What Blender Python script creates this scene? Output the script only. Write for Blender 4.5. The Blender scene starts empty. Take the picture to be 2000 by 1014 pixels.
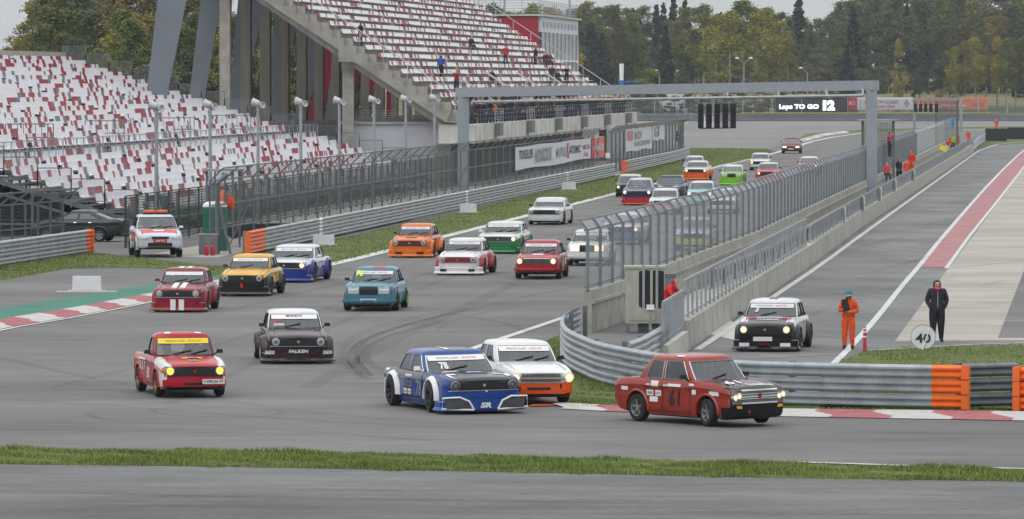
import bpy, bmesh, math, random
from mathutils import Vector, Matrix
from mathutils.bvhtree import BVHTree
random.seed(7)
R = math.radians
SC = bpy.context.scene
COL = SC.collection

# ---------------------------------------------------------------- camera, sky, sun, exposure
F = 11111.0; H = 7.4; CX = 1000.0; CY = 507.0; HZ = 155.0
PITCH = math.atan((CY-HZ)/F)
cam_d = bpy.data.cameras.new('camera'); cam = bpy.data.objects.new('camera', cam_d); COL.objects.link(cam)
cam.location = (0, 0, H); cam.rotation_euler = (math.pi/2-PITCH, 0, 0)
cam_d.sensor_width = 36; cam_d.lens = 36*F/2000.0; cam_d.clip_start = 1; cam_d.clip_end = 9000
SC.camera = cam
SUN_EL, SUN_AZ = R(50), R(215)
W = bpy.data.worlds.new('World'); SC.world = W; W.use_nodes = True
nt = W.node_tree; nt.nodes.clear()
sky = nt.nodes.new('ShaderNodeTexSky'); sky.sky_type = 'NISHITA'; sky.sun_disc = False
sky.sun_elevation = SUN_EL; sky.sun_rotation = SUN_AZ; sky.dust_density = 4; sky.air_density = 1.2
hsv = nt.nodes.new('ShaderNodeHueSaturation'); hsv.inputs['Saturation'].default_value = 0.16
hsv.inputs['Value'].default_value = 1.0
bg = nt.nodes.new('ShaderNodeBackground'); bg.inputs['Strength'].default_value = 0.12
wo = nt.nodes.new('ShaderNodeOutputWorld')
# closed cloud deck: brighter overhead than at the horizon, mixed over the clear-sky model
tcw = nt.nodes.new('ShaderNodeTexCoord'); spw = nt.nodes.new('ShaderNodeSeparateXYZ'); nt.links.new(tcw.outputs['Generated'], spw.inputs[0])
mzw = nt.nodes.new('ShaderNodeMath'); mzw.operation = 'MULTIPLY_ADD'; mzw.inputs[1].default_value = 1.9; mzw.inputs[2].default_value = 1.0; mzw.use_clamp = False
mxw = nt.nodes.new('ShaderNodeMath'); mxw.operation = 'MAXIMUM'; mxw.inputs[1].default_value = 0; nt.links.new(spw.outputs[2], mxw.inputs[0]); nt.links.new(mxw.outputs[0], mzw.inputs[0])
vmw = nt.nodes.new('ShaderNodeVectorMath'); vmw.operation = 'SCALE'; vmw.inputs[0].default_value = (5.5, 5.62, 5.72); nt.links.new(mzw.outputs[0], vmw.inputs['Scale'])
mix = nt.nodes.new('ShaderNodeMix'); mix.data_type = 'RGBA'; mix.inputs[0].default_value = .88
nt.links.new(sky.outputs[0], hsv.inputs['Color']); nt.links.new(hsv.outputs[0], mix.inputs[6]); nt.links.new(vmw.outputs[0], mix.inputs[7]); nt.links.new(mix.outputs[2], bg.inputs['Color']); nt.links.new(bg.outputs[0], wo.inputs['Surface'])
sun_d = bpy.data.lights.new('sun', 'SUN'); sun = bpy.data.objects.new('sun', sun_d); COL.objects.link(sun)
sun_d.energy = 0.6; sun_d.angle = R(60); sun_d.color = (1, .97, .93)
sdir = Vector((math.cos(SUN_EL)*math.sin(SUN_AZ), math.cos(SUN_EL)*math.cos(SUN_AZ), math.sin(SUN_EL)))
sun.rotation_euler = sdir.to_track_quat('Z', 'Y').to_euler()
SC.view_settings.view_transform = 'Standard'; SC.view_settings.look = 'None'
SC.view_settings.exposure = -0.06; SC.view_settings.gamma = 1.0

# ---------------------------------------------------------------- photograph pixel -> world
_c, _s = math.cos(PITCH), math.sin(PITCH)
def ray(x, y):
    a, b = (x-CX)/F, -(y-CY)/F
    return Vector((a, _c+b*_s, -_s+b*_c))
def gp(x, y, z=0.0):
    d = ray(x, y); t = (z-H)/d.z
    return Vector((d.x*t, d.y*t, z))
def pt(x, y, Y):
    d = ray(x, y); t = Y/d.y
    return Vector((d.x*t, Y, H+d.z*t))
U = 0.0975
def lane(v, D, z=0.0): return Vector((U*D+v, D, z))

# ---------------------------------------------------------------- materials
_M = {}
def srgb(c):
    if isinstance(c, str):
        c = [int(c[i:i+2], 16)/255 for i in (0, 2, 4)]
        c = [x/12.92 if x <= .04045 else ((x+.055)/1.055)**2.4 for x in c]
    return tuple(c)+(1,)
def mat(name, color, rough=.6, metal=0.0, coat=0.0, var=.12, scale=3.0, emit=0, alpha=1, bump=0, stretch=None, spec=.5):
    if name in _M: return _M[name]
    m = bpy.data.materials.new(name); _M[name] = m; m.use_nodes = True
    n = m.node_tree.nodes; l = m.node_tree.links; p = n['Principled BSDF']; c = srgb(color)
    p.inputs['Base Color'].default_value = c; p.inputs['Roughness'].default_value = rough
    p.inputs['Metallic'].default_value = metal; p.inputs['Coat Weight'].default_value = coat
    p.inputs['Coat Roughness'].default_value = .08; p.inputs['Specular IOR Level'].default_value = spec
    if var or bump:
        tc = n.new('ShaderNodeTexCoord'); nz = n.new('ShaderNodeTexNoise'); nz.inputs['Scale'].default_value = scale
        nz.inputs['Detail'].default_value = 5
        src = tc.outputs['Object']
        if stretch:
            mp = n.new('ShaderNodeMapping'); mp.inputs['Scale'].default_value = stretch
            l.new(src, mp.inputs[0]); src = mp.outputs[0]
        l.new(src, nz.inputs['Vector'])
        if var:
            r = n.new('ShaderNodeValToRGB'); r.color_ramp.elements[0].position = .3; r.color_ramp.elements[1].position = .7
            r.color_ramp.elements[0].color = tuple(x*(1-var) for x in c[:3])+(1,)
            r.color_ramp.elements[1].color = tuple(min(1, x*(1+var)) for x in c[:3])+(1,)
            l.new(nz.outputs['Fac'], r.inputs[0]); l.new(r.outputs[0], p.inputs['Base Color'])
        if bump:
            b = n.new('ShaderNodeBump'); b.inputs['Strength'].default_value = bump; b.inputs['Distance'].default_value = .05
            l.new(nz.outputs['Fac'], b.inputs['Height']); l.new(b.outputs[0], p.inputs['Normal'])
    if emit:
        p.inputs['Emission Color'].default_value = c; p.inputs['Emission Strength'].default_value = emit
    if alpha < 1: p.inputs['Alpha'].default_value = alpha
    return m
def ramp_mat(name, layers, cols, rough=.9, bump=0.0, bscale=40, pos=(.3, .7)):
    """layers: (scale, detail, mapping scale, weight, rotation z) noise sum -> ramp of colours"""
    m = bpy.data.materials.new(name); _M[name] = m; m.use_nodes = True
    n = m.node_tree.nodes; l = m.node_tree.links; p = n['Principled BSDF']
    p.inputs['Roughness'].default_value = rough; p.inputs['Specular IOR Level'].default_value = .3
    tc = n.new('ShaderNodeTexCoord'); acc = None
    for sc, det, mp_s, wgt, rz in layers:
        mp = n.new('ShaderNodeMapping'); mp.vector_type = 'TEXTURE' if False else 'POINT'
        vr = n.new('ShaderNodeVectorRotate'); vr.rotation_type = 'Z_AXIS'; vr.inputs['Angle'].default_value = rz
        mp.inputs['Scale'].default_value = mp_s
        nz = n.new('ShaderNodeTexNoise'); nz.inputs['Scale'].default_value = sc; nz.inputs['Detail'].default_value = det
        l.new(tc.outputs['Object'], vr.inputs['Vector']); l.new(vr.outputs[0], mp.inputs[0]); l.new(mp.outputs[0], nz.inputs['Vector'])
        mu = n.new('ShaderNodeMath'); mu.operation = 'MULTIPLY'; mu.inputs[1].default_value = wgt; l.new(nz.outputs['Fac'], mu.inputs[0])
        if acc is None: acc = mu.outputs[0]
        else:
            ad = n.new('ShaderNodeMath'); ad.operation = 'ADD'; l.new(acc, ad.inputs[0]); l.new(mu.outputs[0], ad.inputs[1]); acc = ad.outputs[0]
    r = n.new('ShaderNodeValToRGB'); cr = r.color_ramp
    cr.elements[0].position, cr.elements[1].position = pos
    cr.elements[0].color = srgb(cols[0]); cr.elements[1].color = srgb(cols[-1])
    for i, c in enumerate(cols[1:-1], 1):
        e = cr.elements.new(pos[0]+(pos[1]-pos[0])*i/(len(cols)-1)); e.color = srgb(c)
    l.new(acc, r.inputs[0]); l.new(r.outputs[0], p.inputs['Base Color'])
    if bump:
        nz = n.new('ShaderNodeTexNoise'); nz.inputs['Scale'].default_value = bscale
        b = n.new('ShaderNodeBump'); b.inputs['Strength'].default_value = bump; b.inputs['Distance'].default_value = .03
        l.new(tc.outputs['Object'], nz.inputs['Vector']); l.new(nz.outputs['Fac'], b.inputs['Height']); l.new(b.outputs[0], p.inputs['Normal'])
    return m
def glass_mat(name, tint, fac):
    m = bpy.data.materials.new(name); _M[name] = m; m.use_nodes = True
    n = m.node_tree.nodes; l = m.node_tree.links; n.clear()
    t = n.new('ShaderNodeBsdfTransparent'); t.inputs[0].default_value = srgb(tint)
    g = n.new('ShaderNodeBsdfGlossy'); g.inputs['Roughness'].default_value = .03; g.inputs[0].default_value = (.85, .9, .93, 1)
    fr = n.new('ShaderNodeFresnel'); fr.inputs[0].default_value = 1.5
    ad = n.new('ShaderNodeMath'); ad.operation = 'ADD'; ad.inputs[1].default_value = fac; ad.use_clamp = True
    mx = n.new('ShaderNodeMixShader'); o = n.new('ShaderNodeOutputMaterial')
    l.new(fr.outputs[0], ad.inputs[0]); l.new(ad.outputs[0], mx.inputs[0]); l.new(t.outputs[0], mx.inputs[1]); l.new(g.outputs[0], mx.inputs[2]); l.new(mx.outputs[0], o.inputs[0])
    return m
def leaf_mat(name, cols, scale=.25):
    m = bpy.data.materials.new(name); _M[name] = m; m.use_nodes = True
    n = m.node_tree.nodes; l = m.node_tree.links; p = n['Principled BSDF']; p.inputs['Roughness'].default_value = .75
    p.inputs['Specular IOR Level'].default_value = .2
    tc = n.new('ShaderNodeTexCoord'); oi = n.new('ShaderNodeObjectInfo')
    nz = n.new('ShaderNodeTexNoise'); nz.inputs['Scale'].default_value = scale; nz.inputs['Detail'].default_value = 6
    l.new(tc.outputs['Object'], nz.inputs['Vector'])
    m1 = n.new('ShaderNodeMath'); m1.operation = 'MULTIPLY_ADD'; m1.inputs[1].default_value = .38; l.new(oi.outputs['Random'], m1.inputs[0])
    l.new(nz.outputs['Fac'], m1.inputs[2])
    s = n.new('ShaderNodeMath'); s.operation = 'SUBTRACT'; s.inputs[1].default_value = .19; l.new(m1.outputs[0], s.inputs[0])
    r = n.new('ShaderNodeValToRGB'); cr = r.color_ramp; cr.elements[0].position = .25; cr.elements[1].position = .75
    cr.elements[0].color = srgb(cols[0]); cr.elements[1].color = srgb(cols[-1])
    for i, c in enumerate(cols[1:-1], 1): cr.elements.new(.25+.5*i/(len(cols)-1)).color = srgb(c)
    l.new(s.outputs[0], r.inputs[0]); l.new(r.outputs[0], p.inputs['Base Color'])
    return m
def mesh_mat(name, color, alpha, pitch=.1, band=.0, metal=.3):
    """welded wire mesh: crossing wires as a procedural cut-out on the fence sheet (u,v = metres)"""
    m = bpy.data.materials.new(name); _M[name] = m; m.use_nodes = True
    n = m.node_tree.nodes; l = m.node_tree.links; p = n['Principled BSDF']
    p.inputs['Base Color'].default_value = srgb(color); p.inputs['Roughness'].default_value = .5; p.inputs['Metallic'].default_value = metal
    uv = n.new('ShaderNodeUVMap'); sp = n.new('ShaderNodeSeparateXYZ'); l.new(uv.outputs[0], sp.inputs[0]); outs = []
    wire = 1-math.sqrt(1-alpha)
    for k in (0, 1):
        d = n.new('ShaderNodeMath'); d.operation = 'DIVIDE'; d.inputs[1].default_value = pitch; l.new(sp.outputs[k], d.inputs[0])
        f = n.new('ShaderNodeMath'); f.operation = 'FRACT'; l.new(d.outputs[0], f.inputs[0])
        c = n.new('ShaderNodeMath'); c.operation = 'LESS_THAN'; c.inputs[1].default_value = wire; l.new(f.outputs[0], c.inputs[0]); outs.append(c)
    mx = n.new('ShaderNodeMath'); mx.operation = 'MAXIMUM'; l.new(outs[0].outputs[0], mx.inputs[0]); l.new(outs[1].outputs[0], mx.inputs[1])
    l.new(mx.outputs[0], p.inputs['Alpha'])
    return m

galv = mat('galvanised_steel', '969da2', .42, .35, var=.18, scale=2.5)
galv_d = mat('weathered_steel', '6f767b', .55, .4, var=.2)
conc = mat('concrete', '9c9a93', .9, var=.22, scale=1.3, bump=.3)
conc_w = mat('pale_concrete', 'b4b2ab', .85, var=.14, scale=1.0)
conc_d = mat('column_concrete', '7f7b75', .9, var=.2, scale=.8, stretch=(4, 4, .4))
white = mat('white_paint', 'e2e3e6', .5, var=.05)
offw = mat('white_board', 'cfd0d6', .6, var=.08)
black = mat('black_plastic', '14151a', .45, var=.2)
rubber = mat('tyre_rubber', '17171a', .75, var=.25, scale=8)
red = mat('red_paint', 'b5202c', .5, var=.1)
orange = mat('orange_paint', 'e0661a', .5, var=.08)
chrome = mat('chrome', 'c9cdd0', .18, 1.0, var=.05)
steelblue = mat('blue_grey_steel', '6d757e', .5, .1, var=.08, scale=.6)
crimson = mat('crimson_panel', '9a1832', .55, var=.1)
skin_m = mat('skin', 'c08f78', .6, var=.05)
# ---------------------------------------------------------------- mesh builder
class MB:
    def __init__(s): s.v = []; s.f = []; s.m = []; s.uv = {}
    def add(s, vs, fs, mi=0):
        o = len(s.v); s.v.extend([tuple(p) for p in vs]); s.f.extend([tuple(o+i for i in f) for f in fs])
        s.m.extend([mi]*len(fs)); return o
    def box(s, c, d, rot=None, mi=0, taper=1.0):
        x, y, z = d[0]/2, d[1]/2, d[2]/2; P = []
        for k in (-1, 1):
            t = taper if k > 0 else 1
            for a, b in ((-1, -1), (1, -1), (1, 1), (-1, 1)): P.append(Vector((a*x*t, b*y*t, k*z)))
        if rot is not None: P = [rot @ p for p in P]
        c = Vector(c)
        s.add([p+c for p in P], [(3, 2, 1, 0), (4, 5, 6, 7), (0, 1, 5, 4), (1, 2, 6, 5), (2, 3, 7, 6), (3, 0, 4, 7)], mi)
    def beam(s, a, b, w, h, mi=0):
        a, b = Vector(a), Vector(b); d = b-a; L = d.length
        if L < 1e-6: return
        d.normalize(); up = Vector((0, 0, 1)) if abs(d.z) < .95 else Vector((0, 1, 0))
        r = d.cross(up).normalized(); u = r.cross(d)
        P = [p+r*i*w/2+u*j*h/2 for p in (a, b) for i, j in ((-1, -1), (1, -1), (1, 1), (-1, 1))]
        s.add(P, [(0, 1, 2, 3), (7, 6, 5, 4), (1, 0, 4, 5), (2, 1, 5, 6), (3, 2, 6, 7), (0, 3, 7, 4)], mi)
    def tube(s, pts, rad, n=6, mi=0, cap=True):
        pts = [Vector(p) for p in pts]
        if not hasattr(rad, '__len__'): rad = [rad]*len(pts)
        rings = []
        for i, p in enumerate(pts):
            d = (pts[min(i+1, len(pts)-1)]-pts[max(i-1, 0)]).normalized()
            up = Vector((0, 0, 1)) if abs(d.z) < .9 else Vector((0, 1, 0))
            r = d.cross(up).normalized(); u = r.cross(d)
            rings.append([p+(r*math.cos(2*math.pi*k/n)+u*math.sin(2*math.pi*k/n))*rad[i] for k in range(n)])
        fs = []
        for i in range(len(pts)-1):
            for k in range(n): fs.append((i*n+k, i*n+(k+1) % n, (i+1)*n+(k+1) % n, (i+1)*n+k))
        if cap: fs += [tuple(range(n-1, -1, -1)), tuple((len(pts)-1)*n+k for k in range(n))]
        s.add([p for r in rings for p in r], fs, mi)
    def lathe(s, prof, c, axis='z', n=16, mi=0, ring=False):
        """prof: (radius, height) along the axis"""
        V = []
        for r, h in prof:
            for k in range(n):
                a = 2*math.pi*k/n; x, y = r*math.cos(a), r*math.sin(a)
                p = {'z': (x, y, h), 'x': (h, x, y), 'y': (x, h, y)}[axis]
                V.append(Vector(p)+Vector(c))
        fs = []
        for i in range(len(prof)-1):
            for k in range(n): fs.append((i*n+k, i*n+(k+1) % n, (i+1)*n+(k+1) % n, (i+1)*n+k))
        if ring == 'open': pass
        elif ring: fs += [((len(prof)-1)*n+k, (len(prof)-1)*n+(k+1) % n, (k+1) % n, k) for k in range(n)]
        else: fs += [tuple(range(n-1, -1, -1)), tuple((len(prof)-1)*n+k for k in range(n))]
        s.add(V, fs, mi)
    def prism(s, poly, d, mi=0):
        """poly: list of 3D points (planar); d: extrusion vector"""
        n = len(poly); d = Vector(d); P = [Vector(p) for p in poly]
        s.add(P+[p+d for p in P], [tuple(range(n-1, -1, -1)), tuple(range(n, 2*n))]+[(i, (i+1) % n, n+(i+1) % n, n+i) for i in range(n)], mi)
    def sweep(s, path, prof, side=1, mi=0, closed=True):
        """path in world xyz; prof (outward offset, height)"""
        path = [Vector(p) for p in path]; n = len(prof); V = []
        for i, p in enumerate(path):
            d = (path[min(i+1, len(path)-1)]-path[max(i-1, 0)]); d.z = 0; d.normalize()
            r = Vector((d.y, -d.x, 0))*side
            V += [p+r*o+Vector((0, 0, h)) for o, h in prof]
        fs = []; m = n if closed else n-1
        for i in range(len(path)-1):
            for k in range(m): fs.append((i*n+k, i*n+(k+1) % n, (i+1)*n+(k+1) % n, (i+1)*n+k))
        if closed: fs += [tuple(range(n-1, -1, -1)), tuple((len(path)-1)*n+k for k in range(n))]
        s.add(V, fs, mi)
    def sheet(s, path, z0, z1, side=1, off0=0, off1=0, mi=0):
        """fence sheet with uv in metres"""
        path = [Vector(p) for p in path]; o = len(s.v); u = 0
        for i, p in enumerate(path):
            d = (path[min(i+1, len(path)-1)]-path[max(i-1, 0)]); d.z = 0; d.normalize(); r = Vector((d.y, -d.x, 0))*side
            if i: u += (p-path[i-1]).length
            s.v += [tuple(p+r*off0+Vector((0, 0, z0))), tuple(p+r*off1+Vector((0, 0, z1)))]
            s.uv[o+2*i] = (u, z0); s.uv[o+2*i+1] = (u, z1+abs(off1-off0)*.5)
        for i in range(len(path)-1): s.f.append((o+2*i, o+2*i+2, o+2*i+3, o+2*i+1)); s.m.append(mi)
    def mesh(s, name, mats, smooth=None):
        me = bpy.data.meshes.new(name); me.from_pydata(s.v, [], s.f)
        for m in (mats if isinstance(mats, (list, tuple)) else [mats]): me.materials.append(m)
        if any(s.m): me.polygons.foreach_set('material_index', s.m)
        if s.uv:
            uvl = me.uv_layers.new(name='UVMap')
            for lp in me.loops: uvl.data[lp.index].uv = s.uv.get(lp.vertex_index, (0, 0))
        if smooth is not None:
            me.polygons.foreach_set('use_smooth', [True]*len(me.polygons)); me.set_sharp_from_angle(angle=R(smooth))
        me.update(); return me
    def build(s, name, mats, parent=None, smooth=None, **k):
        return link(name, s.mesh(name, mats, smooth), parent, **k)
def link(name, me, parent=None, loc=None, rz=None, label=None, cat=None, group=None, kind=None):
    o = bpy.data.objects.new(name, me); COL.objects.link(o)
    if parent is not None: o.parent = parent
    if loc is not None: o.location = loc
    if rz is not None: o.rotation_euler = (0, 0, rz)
    if label: o['label'] = label
    if cat: o['category'] = cat
    if group: o['group'] = group
    if kind: o['kind'] = kind
    return o
def thing(name, label, cat, loc=(0, 0, 0), rz=0, group=None, kind=None):
    return link(name, None, None, loc, rz, label, cat, group, kind)
def kids(root): return [o for o in COL.objects if o.parent == root]
def dup(root, loc=None, rz=None, label=None, group=None, children=None, scale=None):
    r = root.copy(); COL.objects.link(r)
    if loc is not None: r.location = loc
    if rz is not None: r.rotation_euler = (0, 0, rz)
    if scale is not None: r.scale = (scale,)*3 if not hasattr(scale, '__len__') else scale
    if label: r['label'] = label
    if group: r['group'] = group
    for ch, sub in (children or []):
        c = ch.copy(); COL.objects.link(c); c.parent = r
        for g in sub:
            q = g.copy(); COL.objects.link(q); q.parent = c
    return r
def tree_of(root):
    allo = list(COL.objects)
    return [(c, [g for g in allo if g.parent == c]) for c in allo if c.parent == root]
def poly(name, pts, m, z=.004, world=False, kind='structure', **k):
    P = pts if world else [gp(x, y) for x, y in pts]
    bm = bmesh.new(); vs = [bm.verts.new((p[0], p[1], z)) for p in P]; f = bm.faces.new(vs)
    bmesh.ops.triangulate(bm, faces=[f]); bmesh.ops.recalc_face_normals(bm, faces=bm.faces)
    for f in bm.faces:
        if f.normal.z < 0: f.normal_flip()
    me = bpy.data.meshes.new(name); bm.to_mesh(me); bm.free(); me.materials.append(m)
    return link(name, me, kind=kind, **k)
def resample(path, step=None, n=None):
    path = [Vector(p) for p in path]; L = [0]
    for a, b in zip(path, path[1:]): L.append(L[-1]+(b-a).length)
    if n is None: n = max(1, round(L[-1]/step))
    out = []; j = 0
    for i in range(n+1):
        t = L[-1]*i/n
        while j < len(L)-2 and t > L[j+1]: j += 1
        out.append(path[j].lerp(path[j+1], (t-L[j])/max(1e-9, L[j+1]-L[j])))
    return out
def smooth_path(P, it=2):
    P = [Vector(p) for p in P]
    for _ in range(it):
        Q = [P[0]]
        for a, b in zip(P, P[1:]): Q += [a.lerp(b, .25), a.lerp(b, .75)]
        Q.append(P[-1]); P = Q
    return P
def ribbon(name, pxs, w, m, z, smooth=2, **k):
    P = smooth_path([gp(x, y) for x, y in pxs], smooth) if smooth else [gp(x, y) for x, y in pxs]
    mb = MB(); V = []
    for i, p in enumerate(P):
        d = (P[min(i+1, len(P)-1)]-P[max(i-1, 0)]).normalized(); r = Vector((d.y, -d.x, 0))
        V += [p+r*w/2+Vector((0, 0, z)), p-r*w/2+Vector((0, 0, z))]
    mb.add(V, [(2*i, 2*i+1, 2*i+3, 2*i+2) for i in range(len(P)-1)])
    return mb.build(name, m, kind='structure', **k)
ORD = ['first', 'second', 'third', 'fourth', 'fifth', 'sixth', 'seventh', 'eighth', 'ninth', 'tenth', 'eleventh']

_T = {}
def text_geo(s, bold=.0, shear=0.0):
    """verts (2D, unit cap height about .7) and faces of a string, centred"""
    key = (s, bold, shear)
    if key in _T: return _T[key]
    cu = bpy.data.curves.new('t', 'FONT'); cu.body = s; cu.resolution_u = 2; cu.offset = bold; cu.shear = shear; cu.space_character = 1.0
    o = bpy.data.objects.new('t', cu); COL.objects.link(o)
    dg = bpy.context.evaluated_depsgraph_get(); me = bpy.data.meshes.new_from_object(o.evaluated_get(dg))
    V = [(v.co.x, v.co.y) for v in me.vertices]; Fc = [tuple(p.vertices) for p in me.polygons]
    bpy.data.objects.remove(o); bpy.data.curves.remove(cu); bpy.data.meshes.remove(me)
    if V:
        x0, x1 = min(v[0] for v in V), max(v[0] for v in V); y0, y1 = min(v[1] for v in V), max(v[1] for v in V)
        w, h = max(1e-6, x1-x0), max(1e-6, y1-y0)
        V = [((x-x0)/w-.5, (y-y0)/h-.5) for x, y in V]
    else: w = h = 1
    _T[key] = (V, Fc, w/h); return _T[key]
def flat_text(name, s, c, width, height, right, up, m, parent=None, off=.01, bold=.02, shear=0, **k):
    V, Fc, ar = text_geo(s, bold, shear); right = Vector(right).normalized(); up = Vector(up).normalized(); nrm = right.cross(up)
    if width is None: width = height*ar
    mb = MB(); mb.add([Vector(c)+right*a*width+up*b*height+nrm*off for a, b in V], Fc)
    return mb.build(name, m, parent, **k)
# ================================================================ GROUND
asph = ramp_mat('track_asphalt', [(.12, 5, (.5, 1, 1), .55, -.1), (1.3, 5, (.3, 1, 1), .3, -.05), (40, 3, (1, 1, 1), .15, 0)], ['545352', '666564', '757472'], .85, .15, 60, pos=(.36, .64))
asph2 = ramp_mat('worn_asphalt', [(.2, 4, (.5, 1, 1), .38, 0), (1.1, 6, (.35, 1.2, 1), .24, .05), (5, 6, (.6, 1, 1), .18, 0), (60, 3, (1, 1, 1), .2, 0)], ['4d4d4e', '646464', '7b7a79'], .85, .25, 60, pos=(.38, .64))
asph3 = ramp_mat('pit_asphalt', [(.2, 4, (1, .5, 1), .45, -.1), (2.2, 5, (1.2, .2, 1), .35, -.6), (60, 3, (1, 1, 1), .2, 0)], ['505152', '6c6c6c', '828280'], .85, .25, 60, pos=(.36, .66))
apron = ramp_mat('apron_concrete', [(.12, 4, (1, 1, 1), .4, 0), (1.1, 5, (.15, 1.3, 1), .4, .25), (40, 3, (1, 1, 1), .2, 0)], ['7b7770', '97938b', 'aaa69d'], .85, .1, 40, pos=(.34, .62))
grassg = ramp_mat('grass_soil', [(.18, 5, (1, 1, 1), .45, 0), (3, 6, (1, 1, 1), .55, 0)], ['3c3f22', '4a5428', '5a6433', '79703f'], .95, .5, 20)
gravel = ramp_mat('pale_gravel', [(.5, 4, (1, 1, 1), .3, 0), (5, 6, (1, 1, 1), .7, 0)], ['6f6c64', '96928a', 'b8b4ab'], .95, .8, 12)
dryg = ramp_mat('dry_meadow', [(.012, 5, (1, 1, 1), .7, 0), (.4, 6, (1, 1, 1), .3, 0)], ['3a4426', '4f5530', '8a7a55', '9a8560'], .95, pos=(.35, .72))
clay = ramp_mat('clay_gravel', [(.1, 5, (1, 1, 1), .5, 0), (1.4, 6, (1, 1, 1), .5, 0)], ['8a7763', 'a08c76'], .95)
linew = mat('line_paint', 'b9bab9', .8, var=.2, scale=2.5)
kerbr = mat('kerb_red', '975559', .85, var=.22, scale=2.5)
kerbw = mat('kerb_white', 'b0aeac', .85, var=.14, scale=2.5)
pitred = mat('pit_line_red', '98696b', .85, var=.28, scale=.8)
greenp = mat('green_runoff_paint', '2c6b5a', .8, var=.22, scale=.8)

# one terrain sheet, flat under the circuit and climbing gently behind it
def terr(Y):
    if Y < 1012: return 0
    t = min(1, (Y-1012)/150); return 4.2*t*t*(3-2*t)+max(0, Y-1162)*.004
ys = [-60, 0, 60, 120, 200, 300, 450, 700, 1012]+[1012+15*i for i in range(1, 12)]+[1300, 1700, 2500, 4500]
xs = [-1500, -600, -250, -100, 0, 100, 250, 600, 1500]
mb = MB(); mb.add([(x, y, terr(y)) for y in ys for x in xs], [(j*9+i, j*9+i+1, (j+1)*9+i+1, (j+1)*9+i) for j in range(len(ys)-1) for i in range(8)],)
g = mb.build('ground', [gravel, dryg], smooth=60, kind='structure')
g.data.polygons.foreach_set('material_index', [1 if sum(g.data.vertices[i].co.y for i in p.vertices)/4 > 1010 else 0 for p in g.data.polygons])

# main asphalt: everything this side of the far barrier
poly('race_track', [(-60, -45), (60, -45), (140, 300), (260, 1003), (10, 1003), (-1, 540)]+[tuple(lane(-34.4, D)[:2]) for D in (500, 400, 300, 240)]+[(-60, 240)], asph, .004, world=True)
poly('access_road', [(-200, 512), (176, 496), (255, 503), (369, 517), (460, 522), (489, 505), (460, 470), (420, 445), (-200, 445)], asph, .008)
poly('service_road', [(-400, 904), (500, 912), (1000, 922), (1500, 933), (2400, 945), (2600, 1500), (-600, 1500)], asph2, .008)
poly('pit_lane', [(1280, 745), (1395, 652), (1560, 535), (1687, 446), (1930, 278), (2010, 258), (2400, 262), (2500, 690), (1640, 712), (1500, 760)], asph3, .008)
apr = poly('apron', [(1748, 667), (1850, 528), (1901, 460), (2002, 324), (2400, 200), (2500, 662)], apron, .012)
poly('apron', [(1949, 661), (2000, 529), (2300, 300), (2500, 658)], asph, .016)
poly('runoff_area', [(1240, 237), (2400, 237), (2400, 252), (1700, 256), (1565, 268), (1500, 291), (1343, 290), (1238, 262)], ramp_mat('runoff_asphalt', [(.05, 4, (1, .3, 1), .5, 0), (1, 4, (1, .2, 1), .5, -.3)], ['606062', '777573', '848280'], .9), .012)
poly('gravel_trap', [(1238, 238), (1345, 238), (1342, 243), (1238, 247)], clay, .016)
poly('gravel_bed', [lane(-35.2, 236)[:2], lane(-35.2, 436)[:2], lane(-38.6, 436)[:2], lane(-38.6, 236)[:2]], gravel, .016, world=True)
poly('pit_wall_floor', [lane(-13.2, 176)[:2], (7.0, 157), lane(-10.7, 178)[:2], lane(-10.4, 240)[:2], lane(-9.9, 600)[:2], lane(-12.6, 600)[:2], lane(-12.5, 240)[:2]], conc_w, .012, world=True)

GR = {}
def gpatch(name, pts, z=.014):
    GR[name] = pts; return poly('grass_verge', pts, grassg, z)
gpatch('left', [(410, 528), (449, 522), (486, 506), (484, 499), (600, 480), (884, 418), (1190, 346), (1212, 342), (1343, 309), (1343, 289), (1400, 289.5), (1497, 291), (1516, 297), (1470, 311), (1389, 329), (1203, 379), (1030, 420), (860, 465), (640, 520), (560, 538), (440, 562), (400, 556)])
gpatch('sliver', [(-200, 590), (0, 548), (134, 525), (235, 523), (335, 525), (410, 529), (449, 522), (369, 515), (255, 502), (176, 495), (0, 521.5), (-200, 552)])
gpatch('near', [(-300, 878), (0, 878), (500, 882), (1000, 893), (1500, 906), (2000, 918), (2300, 926), (2300, 949), (2000, 941.5), (1500, 934), (1000, 923.5), (500, 913.5), (0, 907.5), (-300, 904)])
gpatch('island', [(1060, 668), (1098, 654), (1106, 690), (1170, 726), (1240, 752), (1320, 770), (1450, 786), (1880, 797), (2400, 806), (2400, 820), (2000, 807), (1540, 801), (1200, 799), (1110, 796), (1080, 760)])
gpatch('infield', [(1605, 722), (1641, 706), (1685, 688), (1769, 679), (1900, 676), (2400, 672), (2500, 830), (1885, 800), (1600, 800)])
gpatch('far', [(1565, 268), (1575, 262), (1690, 253), (1900, 248), (2400, 244), (2400, 248), (1900, 252), (1700, 257), (1640, 261)], .018)
gpatch('pitend', [(1925, 292), (1905, 288), (1926, 276), (2010, 268), (2400, 262), (2400, 272), (2010, 280), (1930, 285)], .018)
poly('meadow', [(1650, 232), (2400, 230), (2400, 236.5), (1650, 236.8)], asph, .01)

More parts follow.
